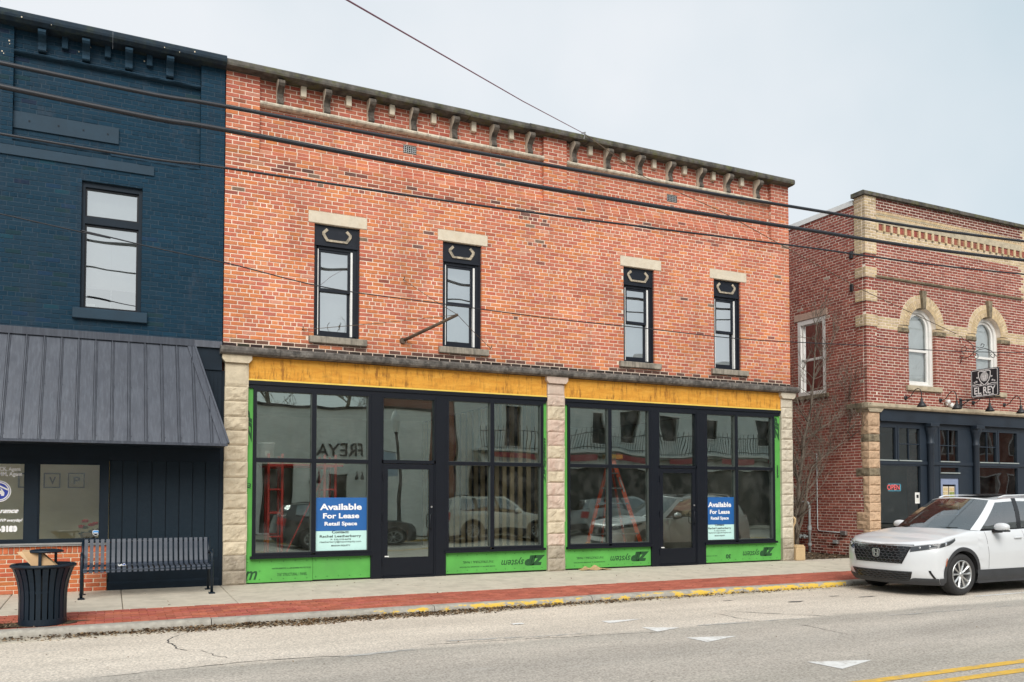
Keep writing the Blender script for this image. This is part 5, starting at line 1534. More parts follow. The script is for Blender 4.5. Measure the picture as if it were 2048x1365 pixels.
scr([on(1450,390), on(1425,430), on(1415,480), on(1430,530), on(1465,545), on(1510,545), on(1540,520), on(1560,490), on(1550,450), on(1520,420), on(1470,400), on(1455,375), on(1430,372), on(1425,390), on(1440,402)])
scr([on(1465,540), on(1455,560), on(1455,580), on(1435,590), on(1420,578), on(1432,568)])
scr([on(1480,520), on(1460,500), on(1460,465), on(1485,452), on(1500,470), on(1490,490), on(1475,485)])
scr([on(1550,530), on(1560,500), on(1600,480), on(1650,472), on(1695,490), on(1720,515), on(1725,540), on(1705,545), on(1690,530), on(1700,515)])
scr([on(1720,515), on(1740,535), on(1757,525), on(1752,512)])
scr([on(1560,455), on(1600,468), on(1632,460), on(1640,440), on(1620,432), on(1612,450)])
scr([on(1560,500), on(1590,520), on(1590,545), on(1570,552), on(1560,535), on(1575,525)])
scr([on(1500,470), on(1525,478), on(1545,480), on(1548,460)])
scr([(SX,.0,5.62), on(1430,372)]); scr([(SX,.0,5.06), on(1420,578)])
# ------------------------------------------------------------------ street furniture and small things
M_BENCH = plain('slate_powder_coat', (.045,.055,.075), .42, var=.08, spec=.4)
M_BENCHD = plain('dark_blue_powder_coat', (.004,.012,.022), .40, var=.08, spec=.35)
M_CARD = plain('brown_cardboard', (.46,.30,.16), .85, var=.12, scale=5)
M_CARDL = plain('cardboard_inside', (.55,.38,.22), .85, var=.1, scale=5)
# bench
BX0, BX1 = -2.04, -.235
bn = thing('park_bench', 'dark blue steel slat bench on the pavement in front of the navy boarding', 'bench', ((BX0+BX1)/2, -.75, -.012))
gz = -.013
path = [(-.415,.83),(-.43,.78),(-.46,.66),(-.495,.55),(-.53,.475),(-.57,.44),(-.63,.428),(-.72,.424),(-.85,.428),(-.93,.432),(-.975,.424),(-.995,.40),(-1.0,.365)]
ns = 24
for i in range(ns):
    xc = BX0+.045 + (BX1-BX0-.09)*i/(ns-1); w = .024
    m = MB(); vs = []
    for k, (y, z) in enumerate(path):
        a = Vector(path[max(k-1,0)]); b = Vector(path[min(k+1,len(path)-1)]); t = (b-a).normalized(); n_ = Vector((-t.y, t.x))*.004
        for dx in (-w, w):
            vs += [(xc+dx, y+n_.x, z+n_.y), (xc+dx, y-n_.x, z-n_.y)]
    fs = []
    for k in range(len(path)-1):
        b = 4*k; fs += [(b,b+2,b+6,b+4),(b+1,b+5,b+7,b+3),(b,b+4,b+5,b+1),(b+2,b+3,b+7,b+6)]
    fs += [(0,1,3,2),(4*(len(path)-1),4*(len(path)-1)+2,4*(len(path)-1)+3,4*(len(path)-1)+1)]
    m.add(vs, fs); recalc(obj('slat', m, M_BENCH, bn))
for y, z in ((-.40,.80),(-.545,.445),(-.985,.405)):
    m = MB(); m.tube([(BX0,y,z-.01),(BX1,y,z-.01)], .016, 8); obj('rail', m, M_BENCHD, bn, smooth=True)
for xx in (BX0, BX1):
    m = MB(); m.tube([(xx,-.975,gz+.01),(xx,-.975,.42),(xx,-.97,.56),(xx,-.94,.625),(xx,-.86,.645),(xx,-.66,.64),(xx,-.50,.60),(xx,-.46,.56)], .022, 8); obj('arm_rest', m, M_BENCHD, bn, smooth=True)
    m = MB(); m.tube([(xx,-.40,.82),(xx,-.47,.62),(xx,-.52,.47),(xx,-.48,.3),(xx,-.42,gz+.01)], .020, 8); obj('leg', m, M_BENCHD, bn, smooth=True)
    m = MB(); m.tube([(xx,-.975,.41),(xx,-.535,.44)], .018, 8); obj('seat_support', m, M_BENCHD, bn)
    for yy in (-.975,-.42):
        m = MB(); m.box(xx-.045, xx+.045, yy-.05, yy+.05, gz+walk_z(yy)+.011, gz+.018, bev=.003); obj('foot', m, M_BENCHD, bn)
lt = thing('crumpled_wrapper', 'small crumpled white and blue wrapper on the bench seat', 'litter', (-1.5,-.72,.43))
def crumple(c, s, n, mat, parent, seed, name='sheet', flatz=1.0):
    def fn(a, b):
        p = Vector((a-.5, b-.5, 0)); h = mnoise.noise(Vector((a*3+seed, b*3, seed)))*.6 + mnoise.noise(Vector((a*7+seed, b*7, seed)))*.3
        return (c[0]+p.x*s[0]+h*.12*s[0], c[1]+p.y*s[1]+h*.1*s[1], c[2]+abs(h)*s[2]*flatz)
    m = MB(); m.grid(fn, n, n); return obj(name, m, mat, parent)
crumple((-1.5,-.72,.432), (.11,.10,.10), 8, M_WHITE, lt, 3.3); crumple((-1.47,-.73,.437), (.05,.06,.08), 6, plain('wrapper_blue',(.05,.12,.4),.5,var=.1), lt, 5.3, 'print')

# litter bin
TX, TY = -2.40, -3.06; tz = walk_z(TY)
tb = thing('litter_bin', 'dark blue flared slatted steel litter bin with a rain hood near the kerb', 'litter bin', (TX, TY, tz))
prof = [(.252,.02),(.252,.15),(.252,.32),(.258,.42),(.275,.52),(.298,.60),(.325,.675),(.338,.705)]
nsl = 24
for i in range(nsl):
    a = 2*math.pi*(i+.5)/nsl; ca, sa = math.cos(a), math.sin(a); m = MB(); vs = []
    for r, z in prof:
        w = .0255*(1+.35*(r-.25)/.09)
        for dr in (.006,-.006):
            for s in (-1,1): vs.append((TX+(r+dr)*ca - s*w*sa, TY+(r+dr)*sa + s*w*ca, tz+z))
    fs = []
    for k in range(len(prof)-1):
        b = 4*k; fs += [(b,b+1,b+5,b+4),(b+2,b+6,b+7,b+3),(b,b+4,b+6,b+2),(b+1,b+3,b+7,b+5)]
    fs += [(0,2,3,1),(28,29,31,30)]
    m.add(vs, fs); obj('slat', m, M_BENCHD, tb)
m = MB(); m.lathe([(.245,0),(.262,0),(.262,.075),(.245,.075),(.245,0)], (TX,TY,tz), 40); obj('base_band', m, M_BENCHD, tb, smooth=False)
m = MB(); m.lathe([(.240,.385),(.25,.385),(.25,.41),(.24,.41),(.240,.385)], (TX,TY,tz), 40); obj('middle_band', m, M_BENCHD, tb)
m = MB(); m.lathe([(.30,.69),(.345,.685),(.36,.70),(.36,.715),(.345,.728),(.30,.725),(.30,.69)], (TX,TY,tz), 48); obj('rim', m, M_BENCHD, tb, smooth=True)
m = MB(); m.lathe([(.34,.712),(.30,.715),(.20,.70),(.165,.70),(.165,.60)], (TX,TY,tz), 40); obj('inner_lid', m, M_BENCHD, tb, smooth=True)
m = MB(); m.lathe([(0,.03),(.225,.03),(.23,.6)], (TX,TY,tz), 32); obj('liner', m, M_BLACK, tb, smooth=True)
m = MB(); m.lathe([(0,.905),(.10,.903),(.17,.895),(.195,.882),(.195,.866),(.16,.862),(0,.865)], (TX+.02,TY,tz), 40); obj('rain_hood', m, M_BENCHD, tb, smooth=True)
for a in (.9, 2.6, 4.4):
    m = MB(); q = (TX+.02+.165*math.cos(a), TY+.165*math.sin(a)); m.bar((q[0],q[1],tz+.69),(q[0],q[1],tz+.87), .035, .008, up=(math.cos(a),math.sin(a),0)); obj('hood_post', m, M_BENCHD, tb)
cb = thing('cardboard_box', 'flattened brown cardboard box stuffed under the litter bin hood', 'box', (TX-.06,TY-.05,tz+.68))
m = MB()
c0 = Vector((TX-.11,TY-.16,tz+.69)); ux = Vector((.27,.02,0)); uz = Vector((-.10,.05,.20))
m.add([c0+Vector((0,0,0)), c0+ux, c0+ux*.62+uz*.93, c0+uz*.98+ux*-.06], [(0,1,2,3)])
m.add([p+Vector((.0,.10,.015)) for p in [c0, c0+ux, c0+ux*.62+uz*.93, c0+uz*.98+ux*-.06]], [(3,2,1,0)])
m.add([m.v[0],m.v[1],m.v[5],m.v[4]],[(3,2,1,0)]); m.add([m.v[1],m.v[2],m.v[6],m.v[5]],[(3,2,1,0)]); m.add([m.v[3],m.v[2],m.v[6],m.v[7]],[(0,1,2,3)])
obj('box_panel', m, M_CARD, cb)
m = MB(); m.add([c0+Vector((0,.0,.02)), c0+uz*.98+ux*-.06, c0+uz*.95+Vector((-.075,-.005,.0)), c0+Vector((-.02,.03,.06))], [(0,1,2,3),(3,2,1,0)]); obj('box_flap', m, M_CARDL, cb)
# soil round the bin and a post just inside the frame edge
m = MB(); m.add([(-2.4+.62*math.cos(a)*random.uniform(.75,1.15)-.12, -3.08+.24*math.sin(a)*random.uniform(.8,1.1), walk_z(-3.08)+.004) for a in [k*math.pi/12 for k in range(24)]], [tuple(range(24))])
obj('soil_patch', m, M_SOIL, pavement)
lv = MB()
for k in range(260):
    xx, yy = random.gauss(-2.75,.3), random.uniform(-3.33,-2.85)
    leaf(lv, (xx, yy, walk_z(yy)+.01), random.uniform(.006,.022), random.choice(pal), .3)
lo_ = obj('soil_litter', lv, M_LEAF, base=False); lo_['kind'] = 'stuff'; lo_['label'] = 'dry leaf scraps on the soil round the litter bin'
# cardboard on the pavement
cd = thing('cardboard_sheet', 'crumpled sheet of brown cardboard lying below the green sheathing', 'cardboard', tuple(on_z(1190,1141,-.012)))
p0 = on_z(1150,1141,-.012); p1 = on_z(1235,1143,-.012)
def fn(a, b):
    x = p0.x + (p1.x-p0.x)*a; y = p0.y-.25 + .5*b - .1*a
    h = .012 + .10*math.exp(-((a-.24-.1*b)/.10)**2)*(.25+.75*b) + .13*math.exp(-((a-.70+.12*b)/.13)**2)*(.15+.85*b) + .02*mnoise.noise(Vector((a*5,b*4,2)))
    return (x + .03*math.sin(b*5), y, walk_z(y) + max(.004, h*(1-.5*abs(b-.6))))
m = MB(); m.grid(fn, 16, 8); obj('sheet', m, M_CARD, cd)
# scraps of paper in the road and gutter
for i, (px, py, w, d, lab) in enumerate(((1035,1249,.16,.10,'flat white paper scrap lying in the parking lane'),(1052,1214,.12,.10,'crumpled pale wrapper caught in the gutter leaves'))):
    c = on_z(px, py, ROAD_Z); t = thing('paper_scrap', lab, 'litter', (c.x,c.y,ROAD_Z)); crumple((c.x,c.y,ROAD_Z+.006), (w,d,.06 if i else .02), 6, M_WHITE, t, i*3.1)

# lease signs behind the glass
M_SBLUE = plain('lease_blue', (.012,.105,.33), .5, var=.08, scale=2); M_STEAL = plain('pale_teal_board', (.50,.74,.70), .55, var=.03); M_SWHITE = plain('sign_white', (.82,.82,.82), .5, var=.02); M_SINK = plain('sign_black_ink', (.02,.025,.03), .6, var=.1)
def lease_sign(x0, x1, z0, zm, z1, lab):
    y = GY-.012
    s = thing('lease_sign', lab, 'sign', ((x0+x1)/2, y, z0), 'lease signs in the shop windows')
    m = MB(); m.box(x0, x1, y, y+.006, zm, z1); obj('blue_board', m, M_SBLUE, s)
    m = MB(); m.box(x0-.004, x1+.004, y+.001, y+.007, z0, zm-.002); obj('contact_board', m, M_STEAL, s)
    w, h = x1-x0, z1-z0; P = lambda u, v: (x0+u*w, y-.0015, z0+v*h)
    t = MB(); pass
    for tx, a_, b_, c_, d_, bo, mt in (('Available',.09,.90,.765,.885,.03,M_SWHITE),('For Lease',.15,.85,.605,.705,.03,M_SWHITE),('Retail Space',.18,.81,.45,.545,.03,M_SWHITE),('Contact:',.32,.65,.325,.375,.03,M_SINK),
                ('Rachel Leatherberry',.09,.89,.235,.295,.02,M_SINK),('P: 330-518-6678',.30,.69,.195,.225,.01,M_SINK),('rleatherberry@masonequity.com',.09,.89,.14,.185,.01,M_SINK),('MASON EQUITY',.31,.68,.075,.108,.03,M_SINK)):
        t = MB(); text_fit(t, tx, P, a_, b_, c_, d_, bold=bo); obj('lettering', t, mt, s)
lease_sign(1.575, 2.505, .525, .875, 1.465, 'blue and pale teal lease sign in the shop window right of the red scaffold')
lease_sign(10.125, 10.915, .525, .86, 1.465, 'blue and pale teal lease sign in the shop window beside the second glass door')

# flag pole stub and its stay wires
fp = thing('flag_pole', 'rusty bare flag pole angled out from the brick wall with stay wires', 'flag pole', tuple(on_y(804,683,0)))
a = on_y(804,683,.02); b = on_y(915,630,-1.05)
M_RUST = streaky('rusty_iron', (.12,.085,.06), var=.4, dark=(.04,.03,.025), damt=.5)
m = MB(); m.tube([a, a+(b-a)*.5, b], [.032,.030,.026], 10); obj('pole', m, M_RUST, fp, smooth=True)
m = MB(); m.lathe([(0,-.05),(.05,-.05),(.06,-.01),(.06,.0)], (a.x,0,a.z), 12, 'y'); obj('socket', m, M_RUST, fp)
for px, py in ((807,560),(605,660),(981,697)):
    q = on_y(px, py, -.01); m = MB(); m.tube([b, (b+q)/2+Vector((0,0,-.015)), q], .0055, 5); obj('stay_wire', m, M_RUST, fp)
    m = MB(); m.tube([q+Vector((0,.05,0)), q+Vector((0,-.05,.01)), q+Vector((0,-.06,.05))], .009, 6); obj('wall_hook', m, M_RUST, fp)

# overhead lines
M_CABLE = plain('black_cable', (.012,.014,.020), .5, var=.2)
M_CABLET = plain('thin_red_cable', (.20,.08,.12), .6, var=.1)
WY = -3.0
def line(pxs, r, lab, Y=WY, mat=M_CABLE, ext=True, grp='power lines in front of the buildings'):
    pts = [on_y(x, y, Y) for x, y in pxs]
    if ext:
        d0 = (pts[0]-pts[1]).normalized(); d1 = (pts[-1]-pts[-2]).normalized()
        pts = [pts[0]+d0*14+Vector((0,0,.35))] + pts + [pts[-1]+d1*18+Vector((0,0,.5))]
    # Catmull-Rom so that the cable hangs smoothly
    sm = []
    for i in range(len(pts)-1):
        p0, p1, p2, p3 = pts[max(i-1,0)], pts[i], pts[i+1], pts[min(i+2,len(pts)-1)]
        for k in range(8):
            t = k/8
            sm.append(.5*((2*p1)+(p2-p0)*t+(2*p0-5*p1+4*p2-p3)*t*t+(3*p1-p0-3*p2+p3)*t**3))
    sm.append(pts[-1])
    m = MB(); m.tube(sm, r, 6); return tag(obj('overhead_cable', m, mat, smooth=True), lab, 'cable', grp)
line([(0,126),(455,214),(1000,314),(1580,413),(2048,483)], .028, 'thick black overhead cable, uppermost of the street cables')
line([(0,173),(455,261),(1000,361),(1580,455),(2048,521)], .034, 'thickest black overhead cable with a spiral lashing, just below the top cable')
line([(0,268),(455,337),(1000,417),(1580,491),(2048,549)], .017, 'thin black overhead cable, third down above the windows')
line([(0,428),(165,462),(300,494),(455,527),(660,577),(885,608),(1100,637),(1280,656),(1480,678),(1700,690),(2048,706)], .009, 'slack thin black cable crossing the upper windows', Y=-2.0)
rp = Vector((6.93,-.22,8.87)); far = on_y(690, -2, -9.0); far2 = far + (far-rp)*.6
m = MB(); m.tube([far2, far, rp*.5+far*.5+Vector((0,0,-.03)), rp], .0065, 6); tag(obj('overhead_cable', m, M_CABLET, smooth=True), 'thin reddish cable dropping from the sky to the roof coping', 'cable', 'power lines in front of the buildings')
end = on_y(1912, 668, -.03); mid = on_y(1580, 503, -.6)
m = MB(); m.tube([rp, on_y(1290,355,-.5), on_y(1440,422,-.7), on_y(1580,500,-.8), on_y(1720,578,-.6), end], .008, 6); tag(obj('overhead_cable', m, M_RUST, smooth=True), 'thin brown cable from the roof coping down to the corner building', 'cable', 'power lines in front of the buildings')
m = MB(); m.tube([rp+Vector((0,.02,-.1)), rp+Vector((0,-.03,.02)), rp+Vector((0,.1,.05))], .014, 6); tag(obj('cable_clamp', m, M_STEEL), 'metal cable clamp on the coping of the red brick building', 'clamp')

# step ladder in the second shop
M_ORANGE = plain('orange_fibreglass', (.88,.12,.03), .5, var=.1); M_YCAP = plain('yellow_plastic', (.75,.42,.05), .5, var=.1)
ld = thing('step_ladder', 'orange fibreglass step ladder with a yellow cap behind the shop window', 'ladder', (8.0,1.0,.045))
ly = .55
def lx(px, py, Y): return on_y(px, py, Y)
topz = 2.30; xc = on_y(1224,925,ly).x
fl_, fr_ = on_y(1245,1085,ly).x-.52, on_y(1281,1085,ly).x
def rail(px0, py0, px1, py1, y0, y1):
    a_, b_ = on_y(px0, py0, y0), on_y(px1, py1, y1); d_ = (b_-a_); return (tuple(a_ + d_*((topz-a_.z)/d_.z)), tuple(a_ + d_*((.05-a_.z)/d_.z)))
front = [rail(1214,935,1176,1085,.50,.30), rail(1231,935,1281,1085,.50,.30)]
rear = [rail(1216,945,1203,1085,.62,.95), rail(1225,945,1250,1085,.62,.95)]
for p, q in front: m = MB(); m.bar(p, q, .03, .085); obj('front_rail', m, M_ORANGE, ld)
for p, q in rear: m = MB(); m.bar(p, q, .03, .065); obj('rear_rail', m, M_ORANGE, ld)
for k in range(1,7):
    t = k/7
    A = Vector(front[0][0]).lerp(Vector(front[0][1]), t); C_ = Vector(front[1][0]).lerp(Vector(front[1][1]), t); m = MB(); m.bar(A, C_, .08, .025, up=(0,0,1)); obj('step', m, M_STEEL, ld)
    if k % 2: A = Vector(rear[0][0]).lerp(Vector(rear[0][1]), t); C_ = Vector(rear[1][0]).lerp(Vector(rear[1][1]), t); m = MB(); m.bar(A, C_, .03, .02); obj('rear_brace', m, M_STEEL, ld)
m = MB(); m.box(xc-.17,xc+.20,ly-.13,ly+.13,topz-.02,topz+.08,bev=.015); obj('top_cap', m, M_YCAP, ld)
m = MB(); A = Vector(front[1][0]).lerp(Vector(front[1][1]),.18); C_ = Vector(front[1][0]).lerp(Vector(front[1][1]),.32); m.bar(A+Vector((0,-.02,0)), C_+Vector((0,-.02,0)), .04, .03); obj('warning_label', m, M_WHITE, ld)
# red scaffold tower in the first shop
M_RED = plain('red_scaffold_paint', (.78,.07,.05), .5, var=.12)
sf = thing('scaffold_tower', 'red tubular scaffold tower behind the first shop window', 'scaffold', (1.9,1.2,.045))
def sframe(x0, x1, y, zt=2.25):
    for xx in (x0, x1): m = MB(); m.tube([(xx,y,.05),(xx,y,zt)], .026, 8); obj('upright', m, M_RED, sf, smooth=True)
    for k in range(5): m = MB(); m.tube([(x0,y,.35+k*.42),(x1,y,.35+k*.42)], .017, 8); obj('rung', m, M_RED, sf)
sframe(.86,1.10,.55); sframe(.98,1.22,1.6); sframe(1.86,2.06,.55); sframe(2.0,2.2,1.6)
for yy in (.55,1.6):
    for zz in (2.05,): m = MB(); m.tube([(.86,yy,zz),(2.2,yy,zz)], .02, 8); obj('ledger', m, M_RED, sf)
m = MB(); m.tube([(1.10,.57,.3),(1.86,.57,1.9)], .015, 8); obj('diagonal_brace', m, M_RED, sf)
m = MB(); m.box(.84,2.22,.53,1.62,2.075,2.11); obj('platform', m, M_STUD, sf)
bk = thing('paint_bucket', 'white plastic paint bucket on the scaffold platform', 'bucket', (.86,.7,2.11))
m = MB(); m.lathe([(0,2.11),(.125,2.11),(.145,2.42),(.152,2.42),(.152,2.45),(.14,2.45),(.13,2.2)], (.84,.72,0), 24); obj('pail', m, M_WHITE, bk, smooth=True)
m = MB(); m.box(.80,.88,.582,.592,2.2,2.3); obj('label_patch', m, M_DRY, bk)

# gap between the buildings: soil, gas pipes, tan box
m = MB(); m.grid(lambda a, b: (12.6+2.5*a, .012+7.5*b, -.02+.06*mnoise.noise(Vector((a*9,b*14,1)))*min(1,b*10)+.03*b), 24, 40)
structure(obj('alley_soil', m, M_SOIL, base=False))
lv = MB()
for k in range(500):
    xx, yy = random.uniform(12.65,15.05), abs(random.gauss(0,1.0))+.03
    leaf(lv, (xx, yy, .01), random.uniform(.012,.04), random.choice(pal), .5)
lo_ = obj('alley_leaves', lv, M_LEAF, base=False); lo_['kind'] = 'stuff'; lo_['label'] = 'dry leaves on the soil between the brick buildings'
M_GPIPE = plain('grey_gas_pipe', (.34,.37,.37), .5, .2, var=.15)
gp_ = thing('gas_meter_pipe', 'grey painted gas riser with valves on the alley wall', 'pipe', (14.95,1.75,0))
m = MB(); m.tube([(14.93,1.78,-.02),(14.93,1.78,1.22),(14.93,1.82,1.31),(14.93,1.92,1.33),(14.93,2.7,1.33)], .035, 10); obj('riser', m, M_GPIPE, gp_, smooth=True)
for zz in (.22,.62,.68): m = MB(); m.lathe([(.0,-.03),(.055,-.03),(.055,.03),(0,.03)], (14.93,1.78,zz), 10); obj('coupling', m, M_GPIPE, gp_)
m = MB(); m.tube([(14.93,1.78,.42),(14.93,2.6,.42)], .028, 8); obj('branch_pipe', m, M_GPIPE, gp_, smooth=True)
for yy in (1.95,2.1,2.25): m = MB(); m.lathe([(0,-.02),(.06,-.02),(.06,.02),(0,.02)], (14.93,yy,.42), 10, 'y'); obj('valve', m, M_GPIPE, gp_)
cdt = thing('wall_conduit', 'thin grey conduit running down the alley wall to an outlet box', 'conduit', (15.06,1.6,.4))
m = MB(); m.tube([(15.06,1.63,2.6),(15.06,1.63,.64),(15.06,1.58,.58),(15.06,.85,.56)], .013, 8); obj('tube', m, M_GPIPE, cdt, smooth=True)
m = MB(); m.box(15.01,15.09,.66,.84,.50,.61,bev=.008); obj('outlet_box', m, M_STEEL, cdt)
ob = thing('outlet_box', 'small grey electrical box low on the alley wall', 'box', (15.05,1.0,.3)); m = MB(); m.box(15.0,15.09,.92,1.08,.27,.37,bev=.008); obj('case', m, M_STEEL, ob); m = MB(); m.box(14.995,15.0,.94,1.06,.285,.355); obj('cover', m, M_GPIPE, ob)
tn_ = thing('tan_box', 'tan plastic utility box with a pipe collar beside the pale stone pier', 'utility box', (12.75,-.02,0))
M_TAN = plain('tan_plastic', (.50,.36,.20), .6, var=.08)
m = MB(); m.box(12.62,12.90,-.12,.12,-.005,.30,bev=.02); m.prism([(12.62,.30),(12.90,.30),(12.84,.36),(12.66,.36)], 'y', -.11,.11); obj('case', m, M_TAN, tn_)
m = MB(); m.tube([(12.66,.03,.34),(12.66,.03,.78),(12.68,-.01,.88),(12.665,-.03,.96),(12.64,.0,1.0)], .028, 8); obj('collar_pipe', m, M_TAN, tn_, smooth=True)

# bare tree in the gap
M_BARK = streaky('grey_bark', (.145,.12,.095), var=.3, dark=(.04,.034,.028), damt=.5, vscale=(4,4,2), bmp=.5)
def bare_tree(name, label, stems, seed, mat=M_BARK, depth=4, twig=.0045, spread=1.0, plane=None, group=None):
    rnd = random.Random(seed)
    base = stems[0][0][0]
    t = thing(name, label, 'tree', tuple(base), group)
    tr = MB(); br = MB()
    def grow(p, d, L, r, lev):
        n = 4; pts = [p]; rs = [r]; q = p.copy(); dd = d.copy()
        for k in range(n):
            dd = (dd + Vector((rnd.uniform(-1,1), rnd.uniform(-1,1)*.6, rnd.uniform(-.5,.9)))*.16).normalized()
            q = q + dd*(L/n)
            if plane and q.x > plane: q.x = plane - .01; dd.x = -abs(dd.x)*.2
            pts.append(q.copy()); rs.append(max(twig*.7, r*(1-(k+1)/n*.62)))
        br.tube(pts, rs, 5 if lev < 2 else 3, caps=False)
        if lev < depth:
            for k in range(rnd.choice((3,3,4)) if plane else rnd.choice((2,3,3))):
                i = rnd.randint(1, n); ax = Vector((rnd.uniform(-1,1), rnd.uniform(-.8,.8), rnd.uniform(-.2,1))).normalized()
                nd = (dd + ax*spread*rnd.uniform(.6,1.0)).normalized()
                grow(pts[i], nd, L*rnd.uniform(.5,.78), max(twig, rs[i]*.65), lev+1)
    for pts, r0, r1 in stems:
        n = len(pts); rs = [r0+(r1-r0)*k/(n-1) for k in range(n)]
        tr.tube(pts, rs, 8)
        for k in range(1, n):
            for j in range((5 if plane else 3) if k > 1 else 1):
                u = rnd.random(); p = pts[k-1].lerp(pts[k], u); ax = Vector((rnd.uniform(-1,1), rnd.uniform(-.7,.5), rnd.uniform(.1,1))).normalized()
                grow(p, ax, rnd.uniform(.35,.8)*spread, max(.009, rs[k]*.5), 1)
    obj('trunk', tr, mat, t, smooth=True); obj('branches', br, mat, t)
    return t
TYp = .55
S = lambda *pp: [on_y(x, y, TYp) for x, y in pp]
bare_tree('bare_tree', 'bare leafless tree growing between the two red brick buildings', [
    (S((1592,1106),(1594,1060),(1590,1040),(1596,1010),(1598,965),(1604,920),(1608,880),(1616,845),(1622,815),(1627,760),(1630,700),(1634,640)), .062, .010),
    (S((1592,1080),(1604,1040),(1612,1000),(1616,960),(1624,935),(1650,912),(1680,890),(1712,872)), .038, .006),
    (S((1598,965),(1588,950),(1582,940)), .022, .015),
    (S((1608,880),(1630,865),(1660,845),(1690,815),(1720,800)), .02, .004),
    (S((1616,845),(1600,820),(1590,790)), .018, .004),
    (S((1627,760),(1650,720),(1662,690)), .012, .003)], 9, plane=15.03, depth=3)
# a metal post end at the picture edge by the bin
pt = thing('rusty_post', 'short rusty post by the kerb beside the litter bin', 'post', (-2.93,-3.22,walk_z(-3.2)))
m = MB(); m.tube([(-2.93,-3.22,-.07),(-2.93,-3.22,.07)], .055, 12); m.lathe([(0,.09),(.04,.085),(.058,.07)], (-2.93,-3.22,0), 12); obj('post', m, M_RUST, pt, smooth=True)
# ------------------------------------------------------------------ cars
def itp(x, tab):
    if x <= tab[0][0]: return tab[0][1]
    for (a, p), (b, q) in zip(tab[:-1], tab[1:]):
        if x <= b:
            t = (x-a)/(b-a); t = t*t*(3-2*t)*.5 + t*.5
            return p+(q-p)*t
    return tab[-1][1]
def car_paint(name, col):
    m, nt, out = mat_new(name)
    bsdf(nt, out, ramp(nt, noise(nt, 2, 3), [(.3, tuple(c*.97 for c in col)), (.7, col)]), .28, 0, None, .5, **{'Coat Weight': .55, 'Coat Roughness': .04})
    return m
M_CWHITE = car_paint('pearl_white_paint', (.66,.68,.70))
M_CSILV = car_paint('silver_grey_paint', (.36,.39,.40)); M_CDARK = car_paint('dark_graphite_paint', (.03,.036,.042)); M_CWH2 = car_paint('warm_white_paint', (.62,.62,.58))
M_CLAD = plain('grey_black_cladding', (.036,.038,.042), .6, var=.15, bmp=.15)
M_CBLK = plain('gloss_black_trim', (.008,.009,.011), .2, var=.1)
M_CHROME = plain('bright_chrome', (.50,.51,.53), .25, .6, var=.04)
M_ALLOY = plain('silver_alloy', (.52,.53,.53), .32, .75, var=.06)
M_RUB = plain('tyre_rubber', (.022,.022,.023), .8, var=.2, bmp=.2)
M_LAMP = plain('headlamp_lens', (.05,.055,.06), .08, var=.1)
M_LENS = plain('lamp_reflector', (.65,.68,.72), .12, .6, var=.1)
M_AMB = plain('amber_marker', (.55,.13,.03), .3, var=.1)
M_TAIL = plain('red_tail_lamp', (.35,.012,.012), .25, var=.1)
M_CGLASS = glass_mat('car_glass', tint=(.42,.46,.47), refl=.20, wave=.0, dirt=.02)
M_CINT = plain('dark_car_cabin', (.03,.031,.033), .8, var=.3)

